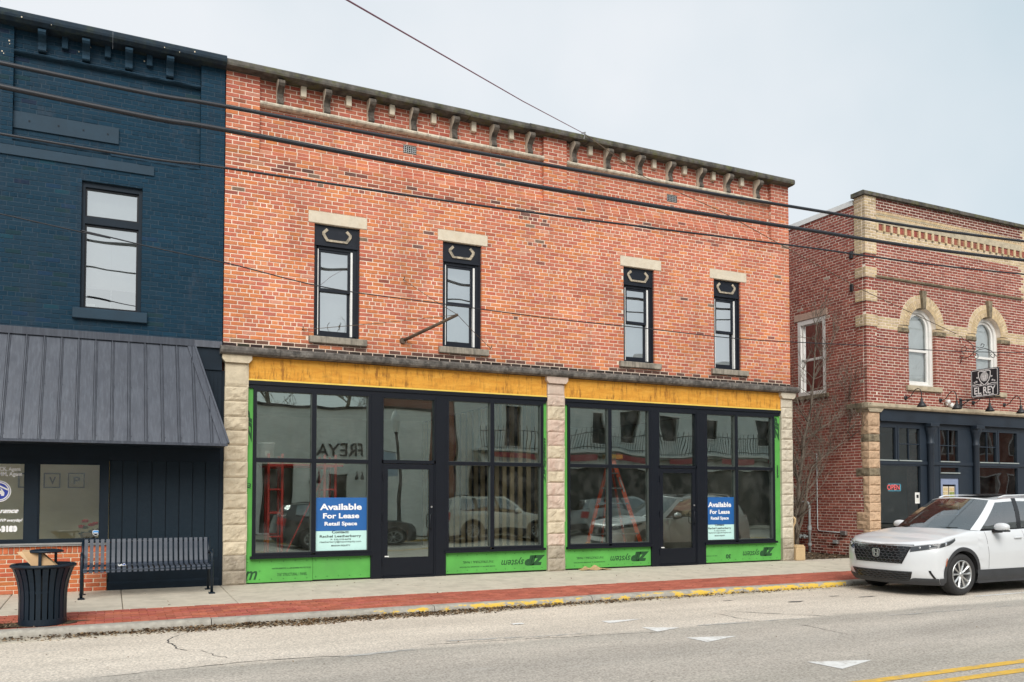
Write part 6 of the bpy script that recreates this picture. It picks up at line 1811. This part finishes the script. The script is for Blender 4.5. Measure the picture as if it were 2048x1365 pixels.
def make_car(name, label, paint, detail=True, group=None):
    L_, W = 4.69, .93
    root = thing(name, label, 'car', (0,0,0), group)
    UC, RA, WZC = (.93, 3.63), .405, .35
    xf = lambda z: itp(z, [(.18,.10),(.27,.045),(.40,.0),(.60,.0),(.72,.012),(.80,.035),(.86,.08),(.92,.15)])
    xr = lambda z: itp(z, [(.18,.10),(.45,0),(.8,.03),(1.15,.12)])
    wz = lambda z: itp(z, [(.18,.87),(.30,.904),(.40,.903),(.52,.916),(.66,.930),(.76,.930),(.83,.912),(.885,.917),(.95,.902),(1.12,.845)])
    zt_front = lambda t: .872+.055*t*t
    zt_side = lambda u: itp(u, [(.45,.93),(.8,.985),(1.3,1.055),(2.4,1.075),(3.6,1.115),(4.3,1.14),(4.7,1.12)])
    def zb_side(u):
        for c in UC:
            d = abs(u-c)
            if d < RA: return WZC + math.sqrt(RA*RA-d*d)
        return .215
    AF, AR = .34, .28
    def P_front(t, z, off=0.0):
        s = abs(t); x = xf(z) + AF*s**3; y = t*wz(z)
        if off:
            dx = 3*AF*s*s; n_ = Vector((-1, dx/ max(.3,wz(z))*math.copysign(1,t))).normalized(); x += n_.x*off; y += n_.y*off
        return (x, y, z)
    def P_side(u, z, s, off=0.0): return (u, s*(wz(z)+off), z)
    rows = [0,.05,.12,.2,.28,.36,.44,.52,.6,.68,.76,.83,.89,.94,.975,1]
    cols = []
    for k in range(17):
        t = k/16; cols.append([P_front(t, .205+(zt_front(t)-.205)*f) for f in rows])
    us = [.5205]
    for c in UC:
        us.append(c-RA-.002)
        for k in range(17): us.append(c - RA*.9995*math.cos(math.pi*k/16))
        us.append(c+RA+.002)
    us += [1.5,1.7,1.95,2.2,2.45,2.7,2.9,3.08,4.15,4.25,4.33]
    us = sorted(us)
    for u in us:
        zb, zt = zb_side(u), zt_side(u)
        cols.append([P_side(u, zb+(zt-zb)*f, 1) for f in rows])
    for k in range(11):
        t = 1-k/10; zt = 1.125+.015*(1-t)
        cols.append([(L_-xr(z)-AR*t**3, t*wz(z), z) for z in [.235+(zt-.235)*f for f in rows]])
    nc, nr = len(cols), len(rows)
    mb = MB()
    for s in (1,-1):
        vs = [(p[0], s*p[1], p[2]) for c in cols for p in c]
        fs = []
        for i in range(nc-1):
            for j in range(nr-1):
                q = (i*nr+j, (i+1)*nr+j, (i+1)*nr+j+1, i*nr+j+1); fs.append(q if s == 1 else q[::-1])
        mb.add(vs, fs, 0)
    ncr = 8                                                # bonnet and deck
    vs = []
    for c in cols:
        x, y, z = c[-1]; cr = itp(x, [(.12,.0),(.3,.02),(.7,.045),(1.3,.06),(1.6,.0),(5,0)])
        for k in range(2*ncr+1):
            s = -1+k/ncr; vs.append((x, s*y, z+cr*(1-s*s)))
    n2 = 2*ncr+1; b0 = len(mb.v)
    fs, mi = [], []
    for i in range(nc-1):
        for k in range(2*ncr):
            fs.append((i*n2+k, (i+1)*n2+k, (i+1)*n2+k+1, i*n2+k+1)); mi.append(0 if cols[i][-1][0] < 1.45 or cols[i][-1][0] > 4.2 else 1)
    bb = len(mb.v); mb.v += vs; mb.f += [tuple(bb+q for q in f) for f in fs]; mb.m += mi
    body = obj('body', mb, [paint, M_CINT], root, smooth=True)
    recalc(body)
    # underside and wheel wells
    m = MB(); m.box(.3, L_-.2, -.50, .50, .215, .45)
    m.box(.42,.53,-.78,.78,.215,.40); m.box(1.35,3.2,-.86,.86,.215,.36); m.box(4.05,4.25,-.78,.78,.235,.40)
    for c in UC:
        for s in (-1,1):
            n = 16
            for k in range(n):
                a0, a1 = math.pi*k/n, math.pi*(k+1)/n; r = RA-.004
                m.quad((c+r*math.cos(a0), s*.55, WZC+r*math.sin(a0)), (c+r*math.cos(a1), s*.55, WZC+r*math.sin(a1)), (c+r*math.cos(a1), s*.905, WZC+r*math.sin(a1)), (c+r*math.cos(a0), s*.905, WZC+r*math.sin(a0)))
            m.box(c-RA, c+RA, s*.55-.01, s*.55+.01, .25, WZC+RA)
    obj('underbody', m, M_CINT, root)
    # greenhouse
    K = [((1.14,0,1.095),(2.02,0,1.628)),((1.19,.40,1.09),(2.04,.34,1.62)),((1.37,.74,1.075),(2.14,.555,1.592)),((1.52,.812,1.062),(2.26,.60,1.588)),
         ((2.45,.845,1.072),(2.62,.628,1.612)),((2.56,.846,1.075),(2.73,.632,1.615)),((3.40,.84,1.105),(3.45,.632,1.603)),((3.50,.838,1.11),(3.56,.628,1.60)),
         ((4.02,.81,1.13),(3.90,.61,1.578)),((4.32,.74,1.14),(4.14,.55,1.555)),((4.46,.40,1.135),(4.25,.34,1.572)),((4.50,0,1.135),(4.28,0,1.578))]
    def gh(i, a, v, s, off=0):
        (b0, r0), (b1, r1) = K[i], K[i+1]
        B_ = Vector(b0).lerp(Vector(b1), a); T_ = Vector(r0).lerp(Vector(r1), a); p = B_.lerp(T_, v)
        bul = .028*math.sin(math.pi*v)+off
        nrm = Vector((-(B_.x < 1.45)*1.0*max(0,(1-B_.y/.8)) + (B_.x > 4.2)*.8, min(1, B_.y/.7)*1.0 if B_.y > .05 else 0, .25))
        if nrm.length > 0: nrm.normalize()
        p = p + nrm*bul
        return (p.x, s*p.y, p.z)
    segs = [(0,'ws'),(1,'ws'),(2,'body'),(3,'win'),(4,'pil'),(5,'win'),(6,'pil'),(7,'win'),(8,'body'),(9,'bl'),(10,'bl')]
    shell = MB(); glass = {'ws':MB(), 'bl':MB()}; trim = MB()
    for s in (-1,1):
        sw = MB()
        for i, kind in segs:
            nu, nv = 6, 8
            if kind == 'body': shell.grid(lambda a, v: gh(i,a,v,s), nu, nv)
            elif kind == 'pil':
                tr_ = MB(); tr_.grid(lambda a, v: gh(i,a,v,s,.002), 3, nv); obj('pillar_trim', tr_, M_CBLK, root, smooth=True)
            else:
                v0, v1 = (.0,.97) if kind in ('ws','bl') else (.05,.90)
                tgt = glass[kind] if kind in glass else MB()
                tgt.grid(lambda a, v: gh(i,a,v0+(v1-v0)*v,s), nu, nv)
                if kind == 'win':
                    obj('side_window', tgt, M_CGLASS, root, smooth=True)
                    tr_ = MB(); tr_.grid(lambda a, v: gh(i,a,-.02+.07*v,s,.003), nu, 1); obj('window_trim', tr_, M_CBLK, root)
                shell.grid(lambda a, v: gh(i,a,v1+(1-v1)*v,s), nu, 2)
    recalc(obj('pillars', shell, paint, root, smooth=True))
    recalc(obj('windscreen', glass['ws'], M_CGLASS, root, smooth=True)); recalc(obj('rear_window', glass['bl'], M_CGLASS, root, smooth=True))
    roof = MB(); vs = []; st = []
    for i in range(len(K)-1):
        for a in (0,.25,.5,.75): st.append(Vector(K[i][1]).lerp(Vector(K[i+1][1]), a))
    st.append(Vector(K[-1][1]))
    for p in st:
        cr = .06*math.sin(math.pi*min(1,max(0,(p.x-2.0)/2.3)))**.6 if 2.0 < p.x < 4.3 else 0
        for k in range(13):
            s = -1+k/6; vs.append((p.x, s*p.y, p.z+cr*(1-s*s)+.001))
    roof.add(vs, [(i*13+k,(i+1)*13+k,(i+1)*13+k+1,i*13+k+1) for i in range(len(st)-1) for k in range(12)])
    rf = recalc(obj('roof', roof, paint, root, smooth=True))
    m = MB(); m.grid(lambda a, b: (2.28+.75*a, -.42+.84*b, 1.648+.042*math.sin(math.pi*min(1,(.28+.75*a)/2.3))*(1-((b-.5)*2*.7)**2)+.008), 8, 8); obj('sunroof', m, M_CBLK, rf, smooth=True)
    for s in (-1,1):
        m = MB(); m.tube([(2.35,s*.585,1.625),(2.5,s*.60,1.66),(3.2,s*.61,1.675),(3.85,s*.59,1.645),(3.95,s*.585,1.60)], .013, 6); obj('roof_rail', m, M_CBLK if not detail else M_CWHITE, rf, smooth=True)
    # cabin
    m = MB(); m.box(1.45,1.75,-.68,.68,.9,1.14); 
    for yy in (-.36,.36):
        m.box(2.2,2.42,yy-.24,yy+.24,.8,1.30); m.box(2.28,2.40,yy-.12,yy+.12,1.32,1.48); m.box(3.15,3.32,yy-.26,yy+.26,.8,1.36)
    obj('seats', m, M_CINT, root)
    m = MB(); m.lathe([(.17,0),(.185,.008),(.17,.016),(.155,.008),(.17,0)], (1.86,.36,1.12), 20, 'x'); obj('steering_wheel', m, M_CBLK, root)
    # wheels
    def wheel(c, s):
        w = part_empty('wheel', root, (c, s*.80, WZC))
        o = s*.905
        m = MB(); h = .115; R = .348
        pr = [(.232,-h*.8),(.25,-h),(.30,-h-.006),(.33,-h*.9),(R,-h*.62),(R,h*.62),(.33,h*.9),(.30,h+.006),(.25,h),(.232,h*.8)]
        m.lathe(pr, (c, s*.795, WZC), 40, 'y'); recalc(obj('tyre', m, M_RUB, w, smooth=True))
        m = MB(); m.lathe([(.24,s*.10),(.236,s*.112),(.222,s*.112),(.215,s*.09),(.21,-s*.1)], (c, s*.795, WZC), 40, 'y'); recalc(obj('rim', m, M_ALLOY, w, smooth=True))
        m = MB(); m.lathe([(0,s*.02),(.20,s*.02)], (c, s*.795, WZC), 24, 'y'); obj('brake_disc', m, M_CLAD, w)
        for k in range(5):
            for dk in (-.30,.30):
                a = 2*math.pi*k/5 + dk + math.pi/2; a2 = 2*math.pi*k/5 + dk*.8 + math.pi/2
                p0 = Vector((c+.035*math.cos(a2), 0, WZC+.035*math.sin(a2))); p1 = Vector((c+.222*math.cos(a), 0, WZC+.222*math.sin(a)))
                d = (p1-p0).normalized(); n_ = Vector((-d.z,0,d.x)); m = MB(); vs = []
                for p, ww, yo in ((p0,.014,.088),(p0.lerp(p1,.6),.015,.098),(p1,.024,.105)):
                    for q, yy in ((-1,yo-.012),(0,yo+.006),(1,yo-.012),(0,yo-.035)): vs.append((p.x+n_.x*q*ww, s*.795+s*yy, p.z+n_.z*q*ww))
                fs = [(i*4+j, (i+1)*4+j, (i+1)*4+(j+1)%4, i*4+(j+1)%4) for i in range(2) for j in range(4)]
                m.add(vs, fs); recalc(obj('spoke', m, M_ALLOY, w))
        m = MB(); m.lathe([(0,s*.108),(.032,s*.106),(.045,s*.09),(.05,s*.05)], (c, s*.795, WZC), 20, 'y'); recalc(obj('hub_cap', m, M_ALLOY, w, smooth=True))
    for c in UC:
        for s in (-1,1): wheel(c, s)
    # arch cladding
    for c in UC:
        for s in (-1,1):
            m = MB()
            def fn(a, b):
                t = math.pi*(-.10+1.2*a); r = RA-.012+.062*b; u, z = c+r*math.cos(t), WZC+r*math.sin(t); z = max(z, .215)
                return (u, s*(max(wz(z), .87)+.014-.006*abs(2*b-1)), z)
            m.grid(fn, 36, 3); recalc(obj('arch_cladding', m, M_CLAD, root, smooth=True))
    for s in (-1,1):
        m = MB(); m.grid(lambda a, b: P_side(1.30+1.95*a, .20+.215*b - (.05*b if False else 0), s, .012+.008*math.sin(b*math.pi)), 24, 5); recalc(obj('sill_cladding', m, M_CLAD, root, smooth=True))
        m = MB(); m.box(1.33, 3.22, s*.70-.2, s*.70+.2, .19, .23); obj('sill_underside', m, M_CLAD, root)
        for u0, u1, za, zb in ((1.545,1.60,.42,1.05),(2.55,2.57,.42,1.06)):
            m = MB(); m.grid(lambda a, b: P_side(u0+(u1-u0)*(1-b)+.005*a, za+(zb-za)*b, s, .0025), 1, 14); obj('door_gap', m, M_CBLK, root)
        for u in (2.28, 3.28):
            m = MB(); m.tube([P_side(u,.93,s,.002),P_side(u+.03,.935,s,.028),P_side(u+.17,.937,s,.028),P_side(u+.2,.935,s,.002)], .013, 8); obj('door_handle', m, paint, root, smooth=True)
        # mirror
        m = MB(); c = Vector((1.80, s*1.015, 1.125)); prm = []
        for j in range(9):
            ph = -math.pi/2+math.pi*j/8
            for k in range(16):
                a = 2*math.pi*k/16; sx = math.copysign(abs(math.cos(a))**.7, math.cos(a)); sy = math.copysign(abs(math.sin(a))**.8, math.sin(a)); q = math.copysign(abs(math.sin(ph))**.85, math.sin(ph))
                prm.append((c.x+.085*sx*math.cos(ph), c.y+.125*sy*math.cos(ph), c.z+.075*q))
        m.add(prm, [(j*16+k, j*16+(k+1)%16, (j+1)*16+(k+1)%16, (j+1)*16+k) for j in range(8) for k in range(16)]); mr = recalc(obj('door_mirror', m, paint, root, smooth=True))
        m = MB(); m.prism([(1.74,1.03),(1.84,1.03),(1.86,1.085),(1.76,1.085)], 'y', min(s*.86,s*1.0), max(s*.86,s*1.0)); m.box(1.735,1.875,s*1.015-.10,s*1.015+.10,1.048,1.075); obj('mirror_foot', m, M_CBLK, mr)
    # ---- nose
    m = MB(); hw = lambda z: .50+.13*(z-.53)/.29
    m.grid(lambda a, b: P_front((2*a-1)*hw(.53+.29*b), .53+.29*b, .006), 24, 8); gr = recalc(obj('grille', m, M_CBLK, root))
    m = MB()
    nrow = 6
    for r in range(nrow):
        z0 = .545+.045*r; n = 11; wv = hw(z0)*.97
        pts = []
        for k in range(4*n+1):
            t = -wv+2*wv*k/(4*n); zz = z0 + (.009 if (k+2*(r % 2)) % 4 < 2 else -.004); pts.append(P_front(t, zz, .014))
        m.tube(pts, .0065, 4)
        for k in range(n):
            t = -wv+2*wv*(k+.25+.5*(r % 2))/n
            if abs(t) < wv: m.tube([P_front(t, z0, .012), P_front(t, z0+.045, .012)], .005, 4)
    obj('honeycomb', m, M_CLAD, gr)
    m = MB(); m.tube([P_front(-.66,.835,.012)] + [P_front(-.66+1.32*k/20, .833+.012*abs(-1+k/10), .012) for k in range(21)], .010, 6); obj('chrome_strip', m, M_CHROME, root, smooth=True)
    for s in (-1,1):
        m = MB(); m.tube([P_front(s*hw(.53),.53,.010), P_front(s*hw(.66)*1.01,.67,.012), P_front(s*hw(.82),.82,.012)], .007, 6); obj('grille_surround', m, M_CBLK, root)
    if detail:
        m = MB()
        pts = [(-.072,.052),(-.05,.064),(.05,.064),(.072,.052),(.056,-.05),(.04,-.062),(-.04,-.062),(-.056,-.05)]
        for a_, b_ in zip(pts, pts[1:]+pts[:1]): m.bar((-.028,a_[0],.69+a_[1]),(-.028,b_[0],.69+b_[1]),.009,.012)
        for s in (-1,1): m.bar((-.03,s*.037,.69+.05),(-.03,s*.028,.69-.05),.018,.014)
        m.bar((-.03,-.034,.69),(-.03,.034,.69),.014,.014)
        obj('emblem', m, M_CHROME, root)
    # headlights sweep round the corner
    def sweep(q, z, off):
        """q 0..1 across the front from t=.62 to the corner, 1..2 back along the wing"""
        if q <= 1: return P_front(.62+.38*q, z, off)
        return (xf(z)+AF+.0+(.76-xf(z)-AF)*(q-1), wz(z)+off, z)
    for s in (-1,1):
        m = MB()
        def fn(a, b):
            q = 2*a; zl = .728+.150*a; zu = .820+.135*a; 
            if a > .8: zl = zl + (zu-zl)*.55*(a-.8)/.2
            p = sweep(q, zl+(zu-zl)*b, .008); return (p[0], s*p[1], p[2])
        m.grid(fn, 24, 5); hl = recalc(obj('headlight', m, M_LAMP, root, smooth=True))
        m = MB(); m.tube([(lambda p: (p[0], s*p[1], p[2]))(sweep(2*k/20, .812+.135*k/20, .012)) for k in range(20)], .0055, 6); obj('light_strip', m, M_CHROME, hl, smooth=True)
        for a in (.18,.34,.62):
            p = sweep(2*a, .775+.145*a, .008); r = .020 if a < .5 else .032; m = MB(); m.lathe([(0,-.010),(r*.7,-.008),(r,0)], (p[0], s*p[1], p[2]), 12, 'x'); obj('lamp_lens', m, M_LENS, hl, smooth=True)
        m = MB(); m.grid(lambda a, b: (lambda q: (q[0], s*q[1], q[2]))(P_front(.945+.03*a-.055*b, .27+.16*b, .005)), 4, 6); recalc(obj('corner_slot', m, M_CBLK, root))
        m = MB(); m.grid(lambda a, b: (.508+.012*b+.016*a, s*(wz(.50+.13*b)+.012-.0*a), .50+.13*b), 1, 6); recalc(obj('side_marker', m, M_AMB, root))
    m = MB(); m.grid(lambda a, b: P_front((-.60-.07*b)+(1.20+.14*b)*a, .235+.155*b, .006), 24, 5); lg = recalc(obj('lower_grille', m, M_CBLK, root))
    m = MB()
    for r in range(4):
        z0 = .265+.034*r; m.tube([P_front(-.60+1.2*k/40, z0+(.006 if (k+2*(r%2)) % 4 < 2 else -.004), .014) for k in range(41)], .0055, 4)
    obj('honeycomb', m, M_CLAD, lg)
    def low(a, b):
        t = -1+2*a; p = P_front(t*.995, .185+(.060+.055*min(1,max(0,(abs(t)-.58)/.08)))*b, .006+.008*math.sin(b*math.pi)); return p
    m = MB(); m.grid(low, 40, 4); recalc(obj('front_lip', m, M_CLAD, root, smooth=True))
    m = MB(); m.grid(lambda a, b: P_front(-.67+1.34*a, .385+.02*b, .009), 30, 2); recalc(obj('lower_strip', m, M_CLAD, root))
    for s in (-1,1):
        m = MB(); m.grid(lambda a, b: (lambda z_: (xf(z_)+AF-.006+(.525-xf(z_)-AF)*a, s*(wz(z_)+.008), z_))(.186+.115*b), 3, 4); recalc(obj('corner_cladding', m, M_CLAD, root))
        m = MB(); m.grid(lambda a, b: (lambda z_, t_: (L_-xr(z_)-AR*t_**3+.008, s*t_*(wz(z_)+.006), z_))(.80+.28*b-.06*a, .55+.45*a), 8, 6); recalc(obj('tail_lamp', m, M_TAIL, root, smooth=True))
    m = MB(); m.grid(lambda a, b: (lambda z_, t_: (L_-xr(z_)-AR*abs(t_)**3+.012, t_*(wz(z_)+.01), z_))(.20+.25*b, -1+2*a), 24, 4); recalc(obj('rear_cladding', m, M_CLAD, root, smooth=True))
    # wipers
    for yy in (-.1,.45):
        m = MB(); m.bar((1.20,yy,1.105),(1.24,yy-.5,1.11),.02,.014); obj('wiper', m, M_CBLK, root)
    return root
car = make_car('parked_car', 'white crossover car parked at the kerb outside the restaurant', M_CWHITE)
car.location = (10.17, -4.50, ROAD_Z)
# ------------------------------------------------------------------ the other side of the street (seen reflected in the glass)
OY = -18.3
m = MB(); m.box(-150, 150, -15.15, -15.0, -.3, -.06); structure(obj('far_kerb', m, M_KERB, base=False))
m = MB(); m.box(-150, 150, OY+.05, -15.15, -.3, -.055); structure(obj('far_sidewalk', m, M_CONC, base=False))
def painted_brick(name, col, mort, scale=1.0):
    m, nt, out = mat_new(name)
    b = nt.nodes.new('ShaderNodeTexBrick'); mp = nt.nodes.new('ShaderNodeMapping'); g = nt.nodes.new('ShaderNodeNewGeometry')
    mp.inputs['Rotation'].default_value = (math.pi/2,0,0)
    nt.links.new(g.outputs['Position'], mp.inputs[0]); nt.links.new(mp.outputs[0], b.inputs['Vector'])
    b.inputs['Scale'].default_value = 1.0; b.inputs['Brick Width'].default_value = .22; b.inputs['Row Height'].default_value = .075; b.inputs['Mortar Size'].default_value = .006
    b.inputs['Color1'].default_value = (*col,1); b.inputs['Color2'].default_value = (*[c*.85 for c in col],1); b.inputs['Mortar'].default_value = (*mort,1)
    c = mix(nt, 1.0, b.outputs['Color'], ramp(nt, noise(nt, .8, 5), [(.3,.88),(.7,1.08)]), 'MULTIPLY')
    bsdf(nt, out, c, .8, 0, bump(nt, b.outputs['Fac'], -.4, .01), .3); return m
M_OWHITE = painted_brick('pale_painted_brick', (.88,.90,.86), (.82,.84,.80))
M_ORED = painted_brick('far_red_brick', (.26,.085,.06), (.36,.28,.23))
M_OGREY = plain('far_grey_stucco', (.70,.72,.70), .9, var=.08, scale=1)
def far_block(name, label, x0, x1, h, mat, ops, depth=10):
    o = thing(name, label, 'building', ((x0+x1)/2, OY-2, 0)); m = MB()
    xs = sorted({x0,x1} | {a for p in ops for a in p[:2]}); zs = sorted({0,h} | {a for p in ops for a in p[2:4]})
    for a, b in zip(xs[:-1], xs[1:]):
        for c, d in zip(zs[:-1], zs[1:]):
            if not any(p[0] <= (a+b)/2 <= p[1] and p[2] <= (c+d)/2 <= p[3] for p in ops):
                m.add([(a,OY,c),(b,OY,c),(b,OY,d),(a,OY,d)], [(3,2,1,0)])
    m.box(x0, x1, OY-depth, OY-.4, -.1, h-.02)
    obj('wall', m, mat, o)
    for p in ops:
        m = MB(); t = .07; a, b, c, d = p
        m.box(a-t,b+t,OY-.1,OY+.03,d,d+t); m.box(a-t,a,OY-.1,OY+.03,c,d); m.box(b,b+t,OY-.1,OY+.03,c,d); m.box(a-t,b+t,OY-.1,OY+.05,c-.05,c)
        w = obj('window', m, M_WPAINTW, o); m = MB(); m.box(a,b,OY-.25,OY-.2,c,d); m.box((a+b)/2-.02,(a+b)/2+.02,OY-.2,OY-.17,c,d); obj('pane', m, M_CBLK, w)
    return o
fw = far_block('pale_brick_building', 'pale painted brick building across the street, reflected in the first shopfront', -9, 10.3, 5.08, M_OWHITE, [(3.55,4.8,.02,2.6),(6.05,6.9,1.1,2.25),(-2,-.4,.9,2.4)])
t = MB(); text_fit(t, 'FREYA', lambda u, v: (-u, OY+.06, v), -7.55,-5.6,3.03,3.47, bold=.01); l = obj('wall_lettering', t, M_BLACK, fw)
m = MB(); m.box(-9.05,10.35,OY-.3,OY+.08,5.08,5.2); obj('coping', m, M_BLACK, fw)
for xx in (5.5,5.72,7.25,7.45):
    s = MB(); s.tube([(xx,OY,2.25),(xx,OY+.12,2.3),(xx,OY+.15,2.2)], .012, 6); s.lathe([(.02,2.2),(.06,2.08),(.055,2.03),(0,2.03)], (xx,OY+.15,0), 10); obj('wall_lamp', s, M_BLACK, fw)
fr = far_block('far_red_building', 'tall red brick building across the street behind the pale brick one', 8.0, 11.55, 7.5, M_ORED, [], 1.2)
fr.location.y -= 0
for c in list(fr.children): c.location.y -= .02
fg = far_block('balcony_building', 'grey building across the street with an iron balcony, reflected in the shopfronts', 11.6, 40, 8.2, M_OGREY, [(13.9,14.8,3.7,5.5),(18.2,19.0,3.8,5.3),(19.9,20.8,4.0,5.4),(22.1,23.0,4.2,5.3),(24.6,25.5,4.2,5.3),(28,29,4,5.4)])
m = MB(); m.box(12.2,30,OY,OY+1.2,3.38,3.48); obj('balcony_floor', m, M_OGREY, fg)
m = MB()
m.box(12.2,30,OY+1.16,OY+1.2,4.2,4.235); m.box(12.2,30,OY+1.16,OY+1.2,3.55,3.58)
xx = 12.2
while xx < 30: m.box(xx-.009,xx+.009,OY+1.17,OY+1.19,3.48,4.42 if int(xx*8) % 2 else 4.2); xx += .125
obj('balcony_railing', m, M_BLACK, fg)
m = MB(); m.box(12.2,30,OY+.02,OY+.06,0,2.8); obj('shop_glass', m, M_CBLK, fg)
m = MB(); m.grid(lambda a, b: (12.2+17.8*a, OY+1.3-1.1*b, 2.75+.55*math.sin(b*math.pi/2)), 24, 6); obj('awning_canvas', m, plain('cream_canvas',(.62,.60,.55),.8,var=.06), fg)
for k in range(6):
    m = MB(); m.box(12.6+k*3.0,14.6+k*3.0,OY+1.31,OY+1.33,3.05,3.3); obj('red_sign_board', m, plain('far_red_board',(.35,.05,.06),.6,var=.1), fg)
far_block('far_brick_row', 'red brick row across the street, reflected in the restaurant windows', 40.1, 80, 7.2, M_ORED, [(42+3.2*k, 43.1+3.2*k, 4.0, 5.8) for k in range(11)] + [(41.5+3.2*k, 43.9+3.2*k, .5, 2.7) for k in range(11)])
# street lamp
lp = thing('street_lamp', 'black cast iron street lamp across the street with a hanging banner', 'street lamp', (8.0,-15.4,-.055))
m = MB(); m.lathe([(.22,-.055),(.22,.15),(.14,.3),(.10,.5),(.07,.9),(.055,3.4),(.06,3.45),(.05,3.6),(.09,3.75)], (8.0,-15.4,0), 16); obj('post', m, M_BLACK, lp, smooth=True)
m = MB(); m.lathe([(.09,3.75),(.17,4.05),(.20,4.25),(.14,4.5),(.05,4.62),(0,4.8)], (8.0,-15.4,0), 16); obj('globe', m, plain('milky_globe',(.7,.72,.7),.3,var=.03), lp, smooth=True)
m = MB(); m.tube([(8.0,-15.4,3.2),(7.4,-15.4,3.2)], .012, 6); obj('banner_arm', m, M_BLACK, lp)
m = MB(); m.box(7.45,7.9,-15.405,-15.395,2.1,3.18); obj('banner', m, plain('pale_blue_banner',(.35,.45,.55),.8,var=.1), lp)
# parked cars on the far side
def far_car(nm, lab, paint, x_front, sc=(1,1,1)):
    c = make_car(nm, lab, paint, False); c.rotation_euler.z = math.pi; c.location = (x_front, -13.55, ROAD_Z); c.scale = sc; return c
far_car('parked_car', 'dark graphite sedan parked across the street, reflected beside the lease sign', M_CDARK, 7.95, (1.02,1,.86))
far_car('parked_car', 'warm white crossover parked across the street, reflected in front of the pine studs', M_CWH2, 13.55)
far_car('parked_car', 'silver grey crossover parked across the street, reflected behind the orange ladder', M_CSILV, 19.1)
# trees behind the far buildings
def far_tree(x, y, h, seed):
    rnd = random.Random(seed); b = Vector((x,y,0)); pts = [b]; 
    for k in range(6): pts.append(pts[-1] + Vector((rnd.uniform(-.3,.3), rnd.uniform(-.3,.3), h/6)))
    bare_tree('far_bare_tree', {2:'bare tree behind the pale brick building, above its dark door',3:'bare tree behind the pale brick building, above its lettering',5:'bare tree behind the far red brick building'}[seed], [(pts,.22,.05)], seed, depth=4, twig=.012, spread=2.4)
far_tree(2.0, -26, 8.5, 2); far_tree(5.4, -25, 8, 3); far_tree(8.6, -27, 9, 5)
